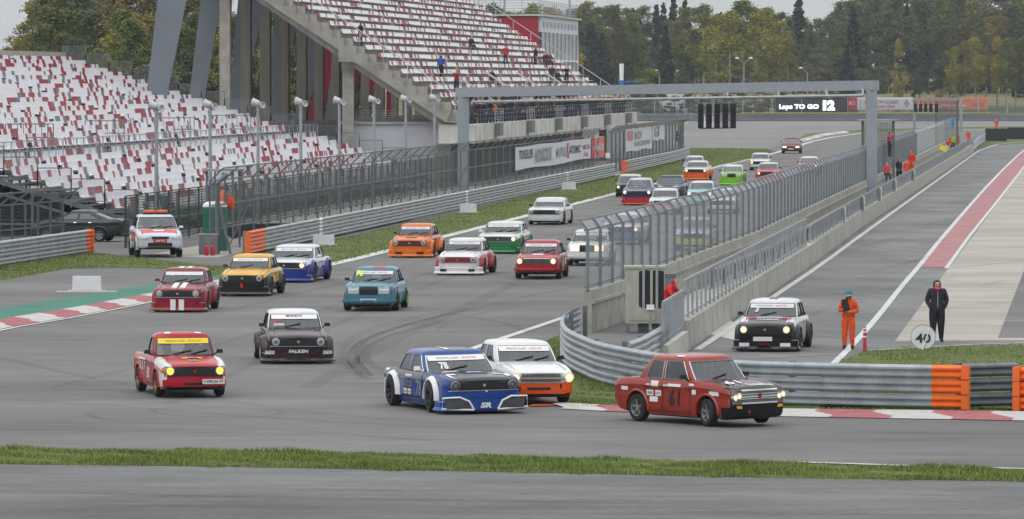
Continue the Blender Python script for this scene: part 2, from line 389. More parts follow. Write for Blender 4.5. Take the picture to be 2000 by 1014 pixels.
# painted lines
ribbon('white_line', [(400, 570), (640, 520), (860, 464.5), (1030, 421.5), (1203, 378.5), (1389, 328.5), (1470, 310), (1530, 295), (1600, 272), (1700, 258)], .55, linew, .02, 1)
ribbon('white_line', [(870, 700), (975, 664), (1102, 621), (1140, 605)], .26, linew, .02, 0)
ribbon('white_line', [(1362, 684), (1400, 659), (1505, 584), (1601, 520), (1687, 456), (1848, 340), (1927, 284), (2010, 276), (2300, 270)], .22, linew, .02, 1)
ribbon('white_line', [(1628, 712), (1668, 672), (1715, 619), (1760, 561), (1795, 521), (1845, 458), (1940, 350), (2000, 292), (2070, 240)], .20, linew, .02, 1)
ribbon('white_line', [(1848, 525), (1895, 460), (1950, 391), (2000, 326), (2060, 262)], .16, linew, .021, 0)
L1 = [gp(1797, 522), gp(1847, 460), gp(1942, 352), gp(2002, 292), gp(2072, 240)]; L2 = [gp(1845, 523), gp(1893, 461), gp(1950, 388), gp(2000, 323), gp(2060, 262)]
mb = MB(); mb.add([(p.x, p.y, .018) for p in L1+L2], [(i, i+1, i+6, i+5) for i in range(4)]); mb.build('red_line', pitred, kind='structure')
ribbon('white_line', [(1400, 702), (1560, 697), (1640, 693)], .16, mat('line_pinkish', 'b08c8e', .8), .02, 0)
ribbon('white_line', [(1690, 686), (1900, 674), (2100, 668)], .14, linew, .022, 0)
ribbon('white_line', [(1945, 628), (2300, 622)], .12, linew, .022, 0)
ribbon('white_line', [(1560, 904), (1800, 912), (2200, 922)], .22, linew, .02, 0)
ribbon('seam', [(1160, 683), (1158, 665)], .05, black, .02, 0) if False else None
for a in ((1901, 461, 2040, 455), (1855, 525, 2020, 508), (1800, 600, 1972, 592)): ribbon('concrete_joint', [(a[0], a[1]), (a[2], a[3])], .05, mat('joint_tar', '5b5852', .9), .0165, 0)

def kerb(pa, pb, n, mats, z=.03, slant=0.0, z0=.02, name='kerb'):
    A = resample([gp(*p) for p in pa], n=n*4); B = resample([gp(*p) for p in pb], n=n*4); mb = MB()
    for i in range(n*4):
        mb.add([A[i]+Vector((0, 0, z)), A[i+1]+Vector((0, 0, z)), B[i+1]+Vector((0, 0, z0)), B[i]+Vector((0, 0, z0))], [(0, 1, 2, 3)], (i//4) % 2)
    # slanted wedges: each red tooth shears along the kerb
    if slant:
        mb = MB(); step = 4
        for k in range(n):
            i0 = k*4
            for t in range(4):
                f0, f1 = t/4, (t+1)/4
                a0, a1 = i0, min(i0+4, n*4)
                sh = int(slant)
                def P(i, f):
                    i = max(0, min(n*4, i)); return A[i].lerp(B[i], f)+Vector((0, 0, z+(z0-z)*f))
                mb.add([P(a0+round(sh*f0), f0), P(a1+round(sh*f0), f0), P(a1+round(sh*f1), f1), P(a0+round(sh*f1), f1)], [(0, 1, 2, 3)], k % 2)
    return mb.build(name, mats, kind='structure')
kerb([(-260, 684), (-100, 655), (0, 626), (150, 602), (300, 574), (420, 550), (470, 538)], [(-260, 706), (-100, 672), (0, 643), (150, 618), (300, 588), (420, 560), (470, 545)], 20, [kerbr, kerbw], .05, slant=3)
poly('painted_runoff', [(-260, 648), (-100, 624), (0, 603.5), (144, 580), (302, 556), (412, 540), (450, 535), (470, 538), (420, 550), (300, 574), (150, 601), (0, 625), (-100, 654), (-260, 684)], greenp, .018)
ribbon('white_line', [(-260, 707.5), (-100, 674), (0, 645), (150, 620), (300, 590), (420, 562)], .16, linew, .022, 1)
kerb([(1090, 791), (1200, 797), (1350, 800.5), (1540, 803), (2000, 808.5), (2400, 814)], [(1050, 797), (1200, 805.5), (1350, 811), (1540, 815), (2000, 823), (2400, 831)], 12, [kerbw, kerbr], .06, slant=2)
poly('astroturf', [(1040, 786), (1100, 787), (1196, 795), (1196, 798), (1090, 794), (1035, 796)], mat('orange_turf', 'b5582a', .9, var=.2), .03)
kerb([(1562, 273), (1600, 262), (1650, 256)], [(1568, 278), (1610, 266), (1660, 259)], 8, [mat('kerb_pink', 'a89090', .8), kerbw], .03)

# rubber laid down by tyres
tyre_mark = mat('rubber_mark', '303033', .8, alpha=.13, var=0)
tyre_mark2 = mat('faint_rubber', '37373a', .8, alpha=.09, var=0)
marks = [([(870, 628), (780, 650), (728, 672), (712, 690), (720, 712), (760, 728)], .25, 1), ([(1130, 560), (980, 590), (860, 617), (760, 645), (700, 668), (693, 700), (715, 735)], .3, 0),
 ([(300, 812), (200, 806), (168, 808), (185, 818), (260, 826), (420, 832), (640, 846), (900, 868)], .2, 1), ([(560, 805), (450, 796), (330, 797), (290, 802), (320, 812), (450, 818), (545, 812), (552, 806)], .18, 1),
 ([(1020, 600), (940, 612), (870, 632), (850, 650)], .2, 0), ([(780, 540), (900, 535), (1020, 560), (1100, 570)], .3, 0), ([(640, 610), (800, 605), (960, 625), (1040, 650)], .3, 0),
 ([(0, 780), (300, 800), (700, 830), (1200, 850), (2000, 868)], .25, 0), ([(0, 700), (200, 745), (600, 810), (1000, 838), (2000, 850)], .3, 0), ([(0, 840), (600, 850), (1300, 878), (2000, 892)], .4, 0),
 ([(1200, 430), (1000, 480), (700, 580), (420, 680), (100, 760)], .25, 0), ([(1300, 400), (1080, 470), (800, 570), (560, 680), (330, 790)], .3, 0), ([(1190, 460), (1040, 540), (820, 640), (600, 760)], .5, 0),
 ([(1380, 370), (1200, 410), (1000, 465), (760, 530), (640, 560), (400, 620)], .25, 0), ([(1600, 290), (1400, 350), (1250, 390)], .3, 0), ([(1640, 300), (1480, 340)], .5, 0),
 ([(0, 960), (500, 972), (1200, 985), (2000, 990)], .35, 1), ([(0, 950), (700, 958), (1500, 975), (2000, 978)], .2, 1), ([(200, 990), (900, 992), (1700, 1006)], .3, 0), ([(900, 940), (1500, 958), (2000, 975)], .2, 0)]
random.seed(11)
for i in range(7):   # the arc every car drives
    o = i*9-60+random.uniform(-6, 6); q = random.uniform(-5, 5)
    marks.append(([(1060+o, 592+q), (930+o*.9, 612+q+o*.1), (820+o*.8, 640+q+o*.2), (735+o*.7, 672+q+o*.3), (700+o*.7, 705+q+o*.3), (740+o*.8, 745+q+o*.2)], random.uniform(.08, .2), random.random() < .2))
for i in range(46):   # long sweeping lines where the field turns in
    x0 = random.uniform(-100, 1500); y0 = random.uniform(700, 868); L_ = random.uniform(200, 700)
    marks.append(([(x0, y0), (x0+L_*.5, y0+random.uniform(4, 16)), (x0+L_, y0+random.uniform(10, 26))], random.uniform(.06, .16), 0))
for i in range(30):
    x0 = random.uniform(-100, 1900); y0 = random.uniform(945, 1010); L_ = random.uniform(150, 500)
    marks.append(([(x0, y0), (x0+L_*.5, y0+random.uniform(-1, 6)), (x0+L_, y0+random.uniform(0, 12))], random.uniform(.05, .12), random.random() < .3))
for i in range(26):   # pit lane and apron scuffs
    x0 = random.uniform(1560, 1960); y0 = random.uniform(330, 640); L_ = random.uniform(40, 110)
    marks.append(([(x0, y0), (x0+L_*.6, y0-L_*.18), (x0+L_, y0-L_*.26)], random.uniform(.12, .3), random.random() < .2))
for i in range(18):
    x0 = random.uniform(1250, 1600); y0 = random.uniform(245, 288); marks.append(([(x0, y0), (x0+40, y0-4), (x0+90, y0-9)], .5, 0))
for i, (pts_, w_, k_) in enumerate(marks): ribbon('rubber_mark', pts_, w_, tyre_mark if k_ else tyre_mark2, .024+i*.0004, 2)

# grass blades: clumps on the patches close enough to show them
def in_poly(x, y, P):
    c = False; j = len(P)-1
    for i in range(len(P)):
        if (P[i][1] > y) != (P[j][1] > y) and x < (P[j][0]-P[i][0])*(y-P[i][1])/(P[j][1]-P[i][1])+P[i][0]: c = not c
        j = i
    return c
def blades(name, key, n, h, w, mats, seed):
    random.seed(seed); P = [tuple(gp(x, y)[:2]) for x, y in GR[key]]
    x0, x1 = min(p[0] for p in P), max(p[0] for p in P); y0, y1 = min(p[1] for p in P), max(p[1] for p in P)
    if key in ('near', 'island'): x0 = max(x0, -14); x1 = min(x1, 14)
    if key == 'infield': x1 = min(x1, 16)
    mb = MB(); k = 0; tries = 0
    while k < n and tries < n*40:
        tries += 1; x, y = random.uniform(x0, x1), random.uniform(y0-.4, y1+.4)
        if not in_poly(x, y, P) and not in_poly(x, y+(.2*math.sin(x*2.1)+.2*math.sin(x*5.3+1)), P): continue
        nz = math.sin(x*1.3+2*math.sin(y*.9))*math.sin(y*1.7+x*.4)+.5*math.sin(x*4.1+y*3.3)
        if nz < -.75 and random.random() < .7: continue
        k += 1; patch = max(.35, .75+.5*nz)
        hh = h*random.uniform(.5, 1.2)*patch; a = random.uniform(0, math.pi); dx, dy = math.cos(a)*w, math.sin(a)*w
        lx, ly = random.uniform(-.5, .5)*hh, random.uniform(-.5, .5)*hh
        mb.add([(x-dx, y-dy, .01), (x+dx, y+dy, .01), (x+lx, y+ly, hh)], [(0, 1, 2)], random.choice((0, 0, 1, 2)))
    return mb.build(name, mats, label='short green grass growing along the edge of the asphalt', cat='grass', kind='stuff')
gm = [mat('grass_blade', '677a33', .85, var=.25, scale=.6), mat('grass_blade_light', '85904a', .8, var=.2, scale=.6), mat('grass_blade_dark', '4c5e26', .8, var=.2, scale=.6)]
blades('grass', 'near', 70000, .09, .011, gm, 1)
blades('grass', 'island', 16000, .07, .012, gm, 2)
blades('grass', 'infield', 16000, .08, .015, gm, 3)
blades('grass', 'left', 50000, .07, .03, gm, 4)
blades('grass', 'sliver', 14000, .08, .02, gm, 5)

# ================================================================ GUARD RAILS
def wprof(z):
    P = [(0, 0), (.02, .015), (.08, .06), (.08, .10), (.02, .145), (.02, .165), (.08, .21), (.08, .25), (.02, .295), (0, .31)]
    return [(o, z+h) for o, h in P]+[(o-.015, z+h) for o, h in reversed(P)]
def guard_rail(label, path, side, rows=3, z0=.04, post=4.0, orange_ends=(), orange_len=1.4, marks_at=(), color=galv):
    t = thing('guard_rail', label, 'guard rail')
    path = resample(path, step=1.0)
    for r in range(rows):
        mb = MB(); mb.sweep(path, wprof(z0+r*.335), side); mb.build('rail', color, t, smooth=50)
    pp = resample(path, step=post)
    for i, p in enumerate(pp[:95]):
        a = pp[min(i+1, len(pp)-1)]-pp[max(i-1, 0)]; rr = Vector((a.y, -a.x, 0)).normalized()*side
        mb = MB(); mb.box(p-rr*.10+Vector((0, 0, .5*(rows*.335+z0))), (.12, .12, rows*.335+z0-.02), Matrix.Rotation(math.atan2(a.y, a.x), 3, 'Z')); mb.build('post', galv_d, t)
    for p, q in list(zip(pp, pp[1:]))[:60]:
        if p.y > 262: continue
        d = (q-p).normalized()
        for r in range(rows): mb = MB(); mb.sweep([p+d*1.30, p+d*1.36], [(o+.004, h) for o, h in wprof(z0+r*.335)], side); mb.build('lap_joint', galv_d, t)
    for e in orange_ends:
        seg = path[:2] if e == 0 else path[-2:]
        a, b = (seg[0], seg[1]) if e == 0 else (seg[1], seg[0]); d = (b-a).normalized(); b = a+d*orange_len
        P = [a, b] if e == 0 else [b, a]; rr = None
        for r in range(rows):
            mb = MB(); pr = [(o+.006, h) for o, h in wprof(z0+r*.335)]
            mb.sweep(P, pr, side); dd = (P[1]-P[0]).normalized(); rr = Vector((dd.y, -dd.x, 0))*side
            mb.box(a+rr*.05-d*.06+Vector((0, 0, z0+r*.335+.155)), (.16, .22, .31), Matrix.Rotation(math.atan2(d.y, d.x), 3, 'Z'))
            mb.build('end_piece', orange, t, smooth=50)
    for p in marks_at:
        i = min(range(len(path)), key=lambda k: (path[k]-p).length); s = [path[i], path[min(i+1, len(path)-1)]]; dd = (s[1]-s[0]).normalized()
        for r in range(rows):
            mb = MB(); mb.sweep([s[0], s[0]+dd*.9], [(o+.006, h) for o, h in wprof(z0+r*.335)], side); mb.build('joint_sleeve', white, t, smooth=50)
    return t
rail_base = [gp(x, y, 1.05) for x, y in [(1136, 596), (1106, 607), (1098, 622), (1104, 636), (1118, 645), (1142, 655), (1169, 666), (1228, 677.5), (1302, 689.5), (1380, 697), (1450, 702), (1600, 706), (1750, 709), (1882, 711)]]
for p in rail_base: p.z = 0
guard_rail('grey triple guard rail curving round the pit wall end, orange at its right end', smooth_path(rail_base, 1), 1, orange_ends=(1,), orange_len=.72)
b2 = [gp(1884, 803)+Vector((0, .9, 0)), gp(1992, 800)+Vector((0, .9, 0))]
guard_rail('short grey guard rail between two orange rail ends at the right edge', b2, 1, color=galv_d)
b3 = [gp(1994, 806), gp(2200, 812)]
guard_rail('guard rail with orange end cut by the right edge of the photo', b3, 1, orange_ends=(0,), orange_len=1.2)
b4 = [gp(1232, 722), gp(1262, 712), gp(1299, 702)]; b4 = [gp(1228, 671, .9), gp(1255, 661, .9), gp(1299, 636, .9)]
for p in b4: p.z = 0
guard_rail('short grey guard rail bent behind the pit wall end, before the railing fence', b4, 1, rows=3, z0=-.04)
guard_rail('long grey guard rail left of the straight, orange at its near end', [lane(-34.4, D) for D in (238.6, 270, 300, 340, 380, 420, 433)], 1, orange_ends=(0,), orange_len=5.2, marks_at=[lane(-34.4, D) for D in (262, 325, 391)])
guard_rail('far grey guard rail with a narrow orange end beyond the fence gap', [lane(-34.8, 446), lane(-34.9, 500), lane(-35.6, 537)], 1, orange_ends=(0,), orange_len=5, color=galv)
lb = [gp(-260, 562), gp(0, 521.5), gp(120, 503), gp(176, 494.5)]
guard_rail('grey guard rail at the left edge with an orange end, before the dark sedan', lb, 1, orange_ends=(1,), orange_len=.9)

# ================================================================ DEBRIS FENCES
mesh_dark = mesh_mat('dark_wire_mesh', '4c5156', .36, .06)
mesh_lite = mesh_mat('galvanised_wire_mesh', 'a0a6aa', .54, .05)
mesh_green = mesh_mat('green_wire_mesh', '1c3a33', .55, .12, metal=0)
fpost = mat('fence_post', '666b6f', .5, .4, var=.15)
def debris_fence(label, path, side, base, hgt, lean, step, msh, pm, rails=(1.0,), pw=.10, lean_h=.55, brace=0):
    t = thing('debris_fence', label, 'fence')
    P = resample(path, step=step); n = len(P)
    for i, p in enumerate(P[:99]):
        a = P[min(i+1, n-1)]-P[max(i-1, 0)]; rr = Vector((a.y, -a.x, 0)).normalized()*side
        mb = MB(); p0 = p+Vector((0, 0, base)); p1 = p0+Vector((0, 0, hgt)); p2 = p1+rr*lean+Vector((0, 0, lean_h))
        mb.beam(p0, p1, pw, pw*.8); mb.beam(p1, p2, pw*.8, pw*.7)
        if brace and i % brace == brace//2: mb.beam(p1-Vector((0, 0, .8)), p0-rr*1.1, pw*.7, pw*.7)
        mb.build('post', pm, t)
    mb = MB(); mb.sheet(path, base+.02, base+hgt, side, .07, .07); mb.sheet(path, base+hgt, base+hgt+lean_h, side, .07, lean+.05); mb.build('wire_mesh', msh, t)
    for h in rails:
        mb = MB(); mb.sweep(path, [(.06, base+hgt*h-.03), (.12, base+hgt*h-.03), (.12, base+hgt*h+.03), (.06, base+hgt*h+.03)], side); mb.build('rail', pm, t)
    mb = MB(); o = lean+.03; mb.sweep(path, [(o, base+hgt+lean_h-.03), (o+.05, base+hgt+lean_h-.03), (o+.05, base+hgt+lean_h+.03), (o, base+hgt+lean_h+.03)], side); mb.build('rail', pm, t)
    return t
debris_fence('tall dark debris fence with bent posts behind the long left guard rail', [lane(-36.3, D) for D in (241, 300, 360, 436)], 1, 0, 3.1, .6, 4.4, mesh_dark, fpost, rails=(.33, .66, 1.0), brace=7, pw=.085)
debris_fence('far dark debris fence beyond the gap, carrying two white banners', [lane(-36.0, D) for D in (446, 480, 530)]+[lane(-37.2, 552)], 1, 0, 3.2, .8, 4.1, mesh_dark, fpost, rails=(.33, .66, 1.0), pw=.13)
lf = [gp(-250, 545)+Vector((0, 6, 0)), gp(0, 505)+Vector((-.5, 3, 0)), gp(112, 490)+Vector((0, 3, 0))]
debris_fence('grey debris fence at the left edge behind the short guard rail', lf, 1, 0, 2.1, .7, 2.0, mesh_dark, fpost, rails=(.5, 1.0), pw=.10)
def green_fence(label, path, h, step):
    t = thing('wire_fence', label, 'fence'); P = resample(path, step=step)
    for p in P[:90]:
        mb = MB(); mb.box(p+Vector((0, 0, h/2)), (.09, .09, h)); mb.build('post', mat('dark_green_paint', '16352c', .6), t)
    mb = MB(); mb.sheet(path, .05, h, 1, .05, .05); mb.build('wire_mesh', mesh_green, t)
    for z in (h*.33, h*.66, h): mb = MB(); mb.sweep(path, [(.04, z-.02), (.08, z-.02), (.08, z+.02), (.04, z+.02)]); mb.build('rail', mat('dark_green_paint', '16352c', .6), t)
green_fence('dark green wire fence in front of the red and white seats', [lane(-41.2, D) for D in (249, 300, 384)], 2.3, 3.0)
gb = gp(283, 455)
t = thing('green_gate', 'dark green sheet gate behind the white rescue pickup', 'gate')
mb = MB(); a = gp(285, 452); b = gp(333, 452); mb.prism([a, b, b+Vector((0, 0, 1.75)), a+Vector((0, 0, 1.75))], (0, .06, 0)); mb.build('panel', mat('green_gate_paint', '14402f', .5, var=.3), t)
for x in (285, 309, 333): p = gp(x, 452); mb = MB(); mb.box(p+Vector((0, 0, .95)), (.08, .1, 1.9)); mb.build('post', galv_d, t)
# ================================================================ PIT WALL
pw_path = smooth_path([gp(1148, 567, 1.25), gp(1219, 546, 1.25), gp(1311, 512, 1.25), gp(1400, 480, 1.25), gp(1479, 452.5, 1.25), gp(1504, 439, 1.25), gp(1690, 352, 1.25), lane(-12.15, 420), lane(-12.0, 560), lane(-12, 620)], 1)
for p in pw_path: p.z = 0
def concrete_wall(label, path, prof, side=1, m=conc, step=6.0):
    """cast in elements: each element a part, with a joint between them"""
    t = thing('concrete_wall', label, 'wall'); P = resample(path, step=step); P = P
    for a, b in list(zip(P, P[1:]))[:99]:
        d = (b-a).normalized(); mb = MB(); mb.sweep([a+d*.012, b-d*.012], prof, side); mb.build('wall_element', m, t)
    return t
concrete_wall('tall stained concrete pit wall carrying the high wire fence', pw_path, [(-.42, 0), (-.12, 1.25), (.12, 1.25), (.12, .95), (.2, .95), (.2, .86), (.12, .86), (.12, 0)], 1, m=conc)
debris_fence('high galvanised wire fence standing on the pit wall beside the straight', pw_path, -1, 1.25, 1.75, .22, 3.0, mesh_lite, mat('galvanised_post', '7c8389', .45, .45), rails=(.06, 1.0), pw=.09, lean_h=.28)
# low wall along the pit lane
lw = [gp(1296, 673, .75), gp(1361, 640, .55), gp(1400, 644), gp(1581, 520), gp(1672, 452), gp(1901, 298), gp(1915, 288)]
lw = [gp(1305, 712), gp(1345, 682), gp(1400, 643), gp(1581, 519.5), gp(1672, 451.5), gp(1901, 297.5)]
lwp = resample(lw, step=3.0)
near_i = min(range(len(lwp)), key=lambda i: abs(lwp[i].y-gp(1362, 670).y))
concrete_wall('low concrete wall dividing the pit lane from the pit wall walkway', lw[1:], [(-.34, 0), (-.28, .78), (0, .78), (.04, 0)], 1, m=conc, step=6.2)
concrete_wall('stub of low concrete wall at the open end of the railing fence', lw[:2], [(-.34, 0), (-.28, .5), (0, .5), (.04, 0)], 1, m=conc_w, step=2.6)
def rail_fence(label, path, z0, h, step, msh, off=-.15, wd=.06):
    t = thing('railing_fence', label, 'fence'); P = resample(path, step=step); Q = []
    for i, p in enumerate(P):
        d = P[min(i+1, len(P)-1)]-P[max(i-1, 0)]; rr = Vector((d.y, -d.x, 0)).normalized(); Q.append(p+rr*off)
    for q in Q[:99]: mb = MB(); mb.beam(q+Vector((0, 0, z0)), q+Vector((0, 0, z0+h-.06)), wd, wd); mb.beam(q+Vector((0, 0, z0+h-.08)), q+Vector((.13, 0, z0+h)), wd*.8, wd*.8); mb.build('post', galv, t)
    for zz in (.12, h-.03): mb = MB(); mb.sweep(Q, [(-.02, z0+zz-.02), (.02, z0+zz-.02), (.02, z0+zz+.02), (-.02, z0+zz+.02)]); mb.build('rail', galv, t)
    mb = MB(); mb.sheet(Q, z0+.1, z0+h, 1, .03, .03); mb.build('wire_mesh', msh, t)
    return t
rm1 = mesh_mat('railing_mesh', '8a9196', .14, .05); rm2 = mesh_mat('hoarding_mesh', '6f767c', .72, .05)
rail_fence('grey railing fence at the near open end of the low wall', lw[:2], .5, 1.15, .95, rm1)
rail_fence('long grey railing fence on the low wall beside the pit lane', resample([lw[1], lw[2], lw[3]], step=30), .78, 1.12, 1.9, rm1)
rail_fence('grey hoarding fence on the far part of the low pit lane wall', [lw[3]+Vector((.4, 4.5, 0)), lw[4], lw[5]], .78, .74, 3.2, rm2)
for D, s in ((262, 'A'), (286, 'B'), (310, 'C'), (335, 'D'), (372, 'E')):
    p = [q for q in resample(lw, step=1.0) if q.y > D][0]
    mb = MB(); mb.box(p+Vector((-.02, 0, 1.14)), (.04, 2.4 if s != 'A' else 1.2, .72)); o = mb.build('banner', offw, label='small white banner on the far hoarding fence, %s from the camera' % ORD['ABCDE'.index(s)], cat='banner', group='small white banners on the pit lane fence')
# handrail and bench in the walkway
t = thing('bench', 'long weathered timber bench against the inside of the pit wall', 'bench')
bp = [p+Vector((.62, 0, 0)) for p in resample(pw_path, step=5) if 200 < p.y < 340]
mb = MB(); mb.sweep(bp, [(-.12, .62), (.16, .62), (.16, .70), (-.12, .70)]); mb.build('seat', mat('weathered_timber', '86807a', .9, var=.25), t)
for p in bp[:60]: mb = MB(); mb.box(p+Vector((0, 0, .31)), (.08, .3, .62)); mb.build('leg', galv_d, t)
# ================================================================ SEATS
def seat_geo(mb, p, face, mi, s=1.0, hs=1.0):
    """shell seat: pan and curved back; face = unit vector to the front"""
    f = Vector(face); r = Vector((-f.y, f.x, 0)); up = Vector((0, 0, 1)); w = .22*s
    prof = [(.20, .40), (-.05, .37), (-.17, .42), (-.22, .62), (-.25, .80)]
    V = []
    for o, h in prof: V += [p+f*o+up*h-r*w, p+f*o+up*h+r*w]
    back = [(-.25-.03, .80), (-.22-.03, .62), (-.20, .40), (-.05, .34), (.20, .36)]
    for o, h in back: V += [p+f*o+up*h-r*w, p+f*o+up*h+r*w]
    if hs != 1: V = [Vector((q.x, q.y, p.z+.36+(q.z-p.z-.36)*hs)) for q in V]
    n = 10; fs = [(2*i, 2*i+1, (2*i+3) % 20, (2*i+2) % 20) for i in range(n)]
    fs += [tuple(2*i for i in range(n-1, -1, -1)), tuple(2*i+1 for i in range(n))]
    mb.add(V, fs, mi)
tv = Vector((U, 1, 0)).normalized(); sf = Vector((tv.y, -tv.x, 0))   # along the straight, and towards it
seat_w = mat('seat_white', 'dcdce0', .45, var=.06); seat_r = mat('seat_red', '951428', .45, var=.12); seat_g = mat('seat_grey', '6f6f78', .5, var=.1)
SEATM = [seat_w, seat_r, seat_g]
_run = {}
def pick(r, k, mode):
    if mode == 'left':   # blocks two to four seats long, sometimes carried over to the next row
        key = (r, (k+(r*7) % 5)//2)
        if key not in _run:
            up = _run.get((r-1, key[1]), 0); a = random.random()
            _run[key] = up if (up and a < .30) else (1 if a < .51 and a > .30 else 2 if .30 >= a > .225 else 0)
        return _run[key] if random.random() > .12 else 0
    a = random.random(); c = math.sin(k*1.1+r*.7)*.5+.5
    key = ('c', r, k//2)
    if key not in _run: _run[key] = 1 if a < .20+.30*c else 0
    return _run[key] if random.random() > .1 else 0
def seats(stand, rows, mode, gapf, label_for):
    """rows: list of (point fn D->Vector, D0, D1); nearest 100 seats are parts, the rest one mesh of stuff"""
    allp = []
    for r, (fn, d0, d1) in enumerate(rows):
        k = 0; D = d0
        while D < d1:
            if not gapf(r, D): allp.append((D, r, k, fn(D)))
            D += .5; k += 1
    allp.sort(key=lambda t: t[0]); mb = MB()
    proto = []
    for c in range(3): q = MB(); seat_geo(q, Vector((0, 0, 0)), sf, c, 1.0, 1.0 if mode == 'left' else .72); proto.append(q.mesh('seat', SEATM))
    for i, (D, r, k, p) in enumerate(allp):
        mi = pick(r, k, mode)
        if i < 100: o = link('seat', proto[mi], stand, p)
        else: seat_geo(mb, p, sf, mi, 1.0, 1.0 if mode == 'left' else .72)
    mb.build('seats', SEATM, stand, kind='stuff')

# ================================================================ LEFT GRANDSTAND (scaffold, red and white seats)
random.seed(3)
gs = thing('grandstand', 'low grandstand on a steel scaffold packed with white and red seats, left of the track', 'grandstand')
def prof_l(k):   # rows 0..29, walkway after row 9
    v = -43.9-.79*k-(1.3 if k > 9 else 0); return v, 1.0+.262*k*(.98)-(.0 if k <= 9 else -.25)
rowsL = []
for k in range(30):
    v, z = prof_l(k); rowsL.append((lambda D, v=v, z=z: lane(v, D, z-.3), 268+max(0, 0)*1.0, 388.5))
seats(gs, rowsL, 'left', lambda r, D: (D-268) % 24 < 1.2 and r > 9 or (D-256) % 24 < 1.2 and r <= 9, None)
mb = MB()
for k in range(30):
    v, z = prof_l(k); nv = prof_l(k+1)[0]
    mb.prism([lane(v+.4, 267.5, z-.32), lane(nv+.4, 267.5, z-.32), lane(nv+.4, 267.5, z-.42), lane(v+.4, 267.5, z-.42)], tv*121.5)
mb.build('terrace', mat('stand_decking', '5d6064', .7, .2, var=.2), gs)
mb = MB()
v9, z9 = prof_l(9); v0, z0_ = prof_l(0); v29, z29 = prof_l(29)
for D in (267.5, 275, 283, 291, 299, 310, 325, 345, 365, 388):
    a, b = lane(v0+.6, D, z0_-.5), lane(v29-.6, D, z29-.5)
    mb.beam(a, b, .14, .22); mb.beam(a-Vector((0, 0, .55)), b-Vector((0, 0, .55)), .12, .12)
    for k in range(0, 31, 3):
        v = -43.9-.79*k-(1.3 if k > 9 else 0); z = 1.0+.257*k
        mb.beam(lane(v, D, 0), lane(v, D, z-.5), .11, .11)
    mb.beam(lane(v0, D, 1.5 if False else .6), lane(v29, D, .6), .08, .08); mb.beam(lane(-52, D, 2.4), lane(v29, D, 2.4), .08, .08)
for k in range(0, 31, 3):
    v = -43.9-.79*k-(1.3 if k > 9 else 0); mb.beam(lane(v, 267.5, .8+.2*k*.8), lane(v, 388, .8+.2*k*.8), .07, .07)
mb.build('scaffold', galv_d, gs)
mb = MB(); mb.prism([lane(-47.5, 276, 0), lane(-69, 276, 0), lane(-69, 276, 7.2), lane(-47.5, 276, 1.2)], tv*.2); mb.build('shade_sheet', mat('painted_shade', '1c1f22', .95, var=.3), gs)  # added dark sheet: its colour stands in for the shade beneath the seats
mb = MB(); mb.prism([lane(-68.3, 268, 7.4), lane(-68.5, 268, 7.4), lane(-68.5, 268, 9.25), lane(-68.3, 268, 9.25)], tv*121); mb.build('back_parapet', conc, gs)
# near and far end guard panels stepping down, walkway rails
gmesh = mesh_mat('guard_mesh', '8a9095', .22, .06)
def guard(D, ks, name='end_guard'):
    for k in ks:
        v, z = prof_l(k); nv = prof_l(k+2)[0]; mb = MB(); zb = prof_l(k+1)[1]-.2
        for q in (v+.3, nv+.3): mb.beam(lane(q, D, zb-.2), lane(q, D, zb+1.15), .06, .06)
        for h in (.1, 1.15): mb.beam(lane(v+.3, D, zb+h), lane(nv+.3, D, zb+h), .05, .05)
        mb.sheet([lane(v+.3, D), lane(nv+.3, D)], zb+.1, zb+1.1, mi=1)
        mb.build(name, [galv_d, gmesh], gs)
guard(388.8, range(0, 30, 2)); guard(267.2, range(0, 12, 2))
def railing(parent, path, z, h, n, m, pk=.14, name='railing', post_w=.05, bt=.02):
    mb = MB(); P = resample(path, step=2.0)
    for p in P: mb.beam(p+Vector((0, 0, z)), p+Vector((0, 0, z+h)), post_w, post_w)
    for i in range(n): zz = z+h*(i+1)/n; mb.sweep(path, [(-bt, zz-bt), (bt, zz-bt), (bt, zz+bt), (-bt, zz+bt)])
    if pk:
        for p in resample(path, step=pk): mb.beam(p+Vector((0, 0, z+.08)), p+Vector((0, 0, z+h)), .018, .018)
    return mb.build(name, m, parent)
vw = -43.9-.79*10+.2; zw = prof_l(10)[1]-.45
railing(gs, [lane(vw+.5, 267.6), lane(vw+.5, 388)], zw, 1.0, 2, galv, 1.1)
mb = MB(); mb.prism([lane(vw+.6, 267.5, zw-.25), lane(vw-1.3, 267.5, zw-.25), lane(vw-1.3, 267.5, zw-.05), lane(vw+.6, 267.5, zw-.05)], tv*138); mb.build('walkway', galv_d, gs)
railing(gs, [lane(-43.2, 268), lane(-43.2, 388)], .9, 1.0, 2, galv_d, .5)
for D in range(272, 388, 24):
    for vv in (0, 1): railing(gs, [lane(vw-1.4, D+vv*1.6), lane(vw-3.6, D+vv*1.6)], zw+.3, 1.4, 2, galv_d, .3, name='stair_rail')

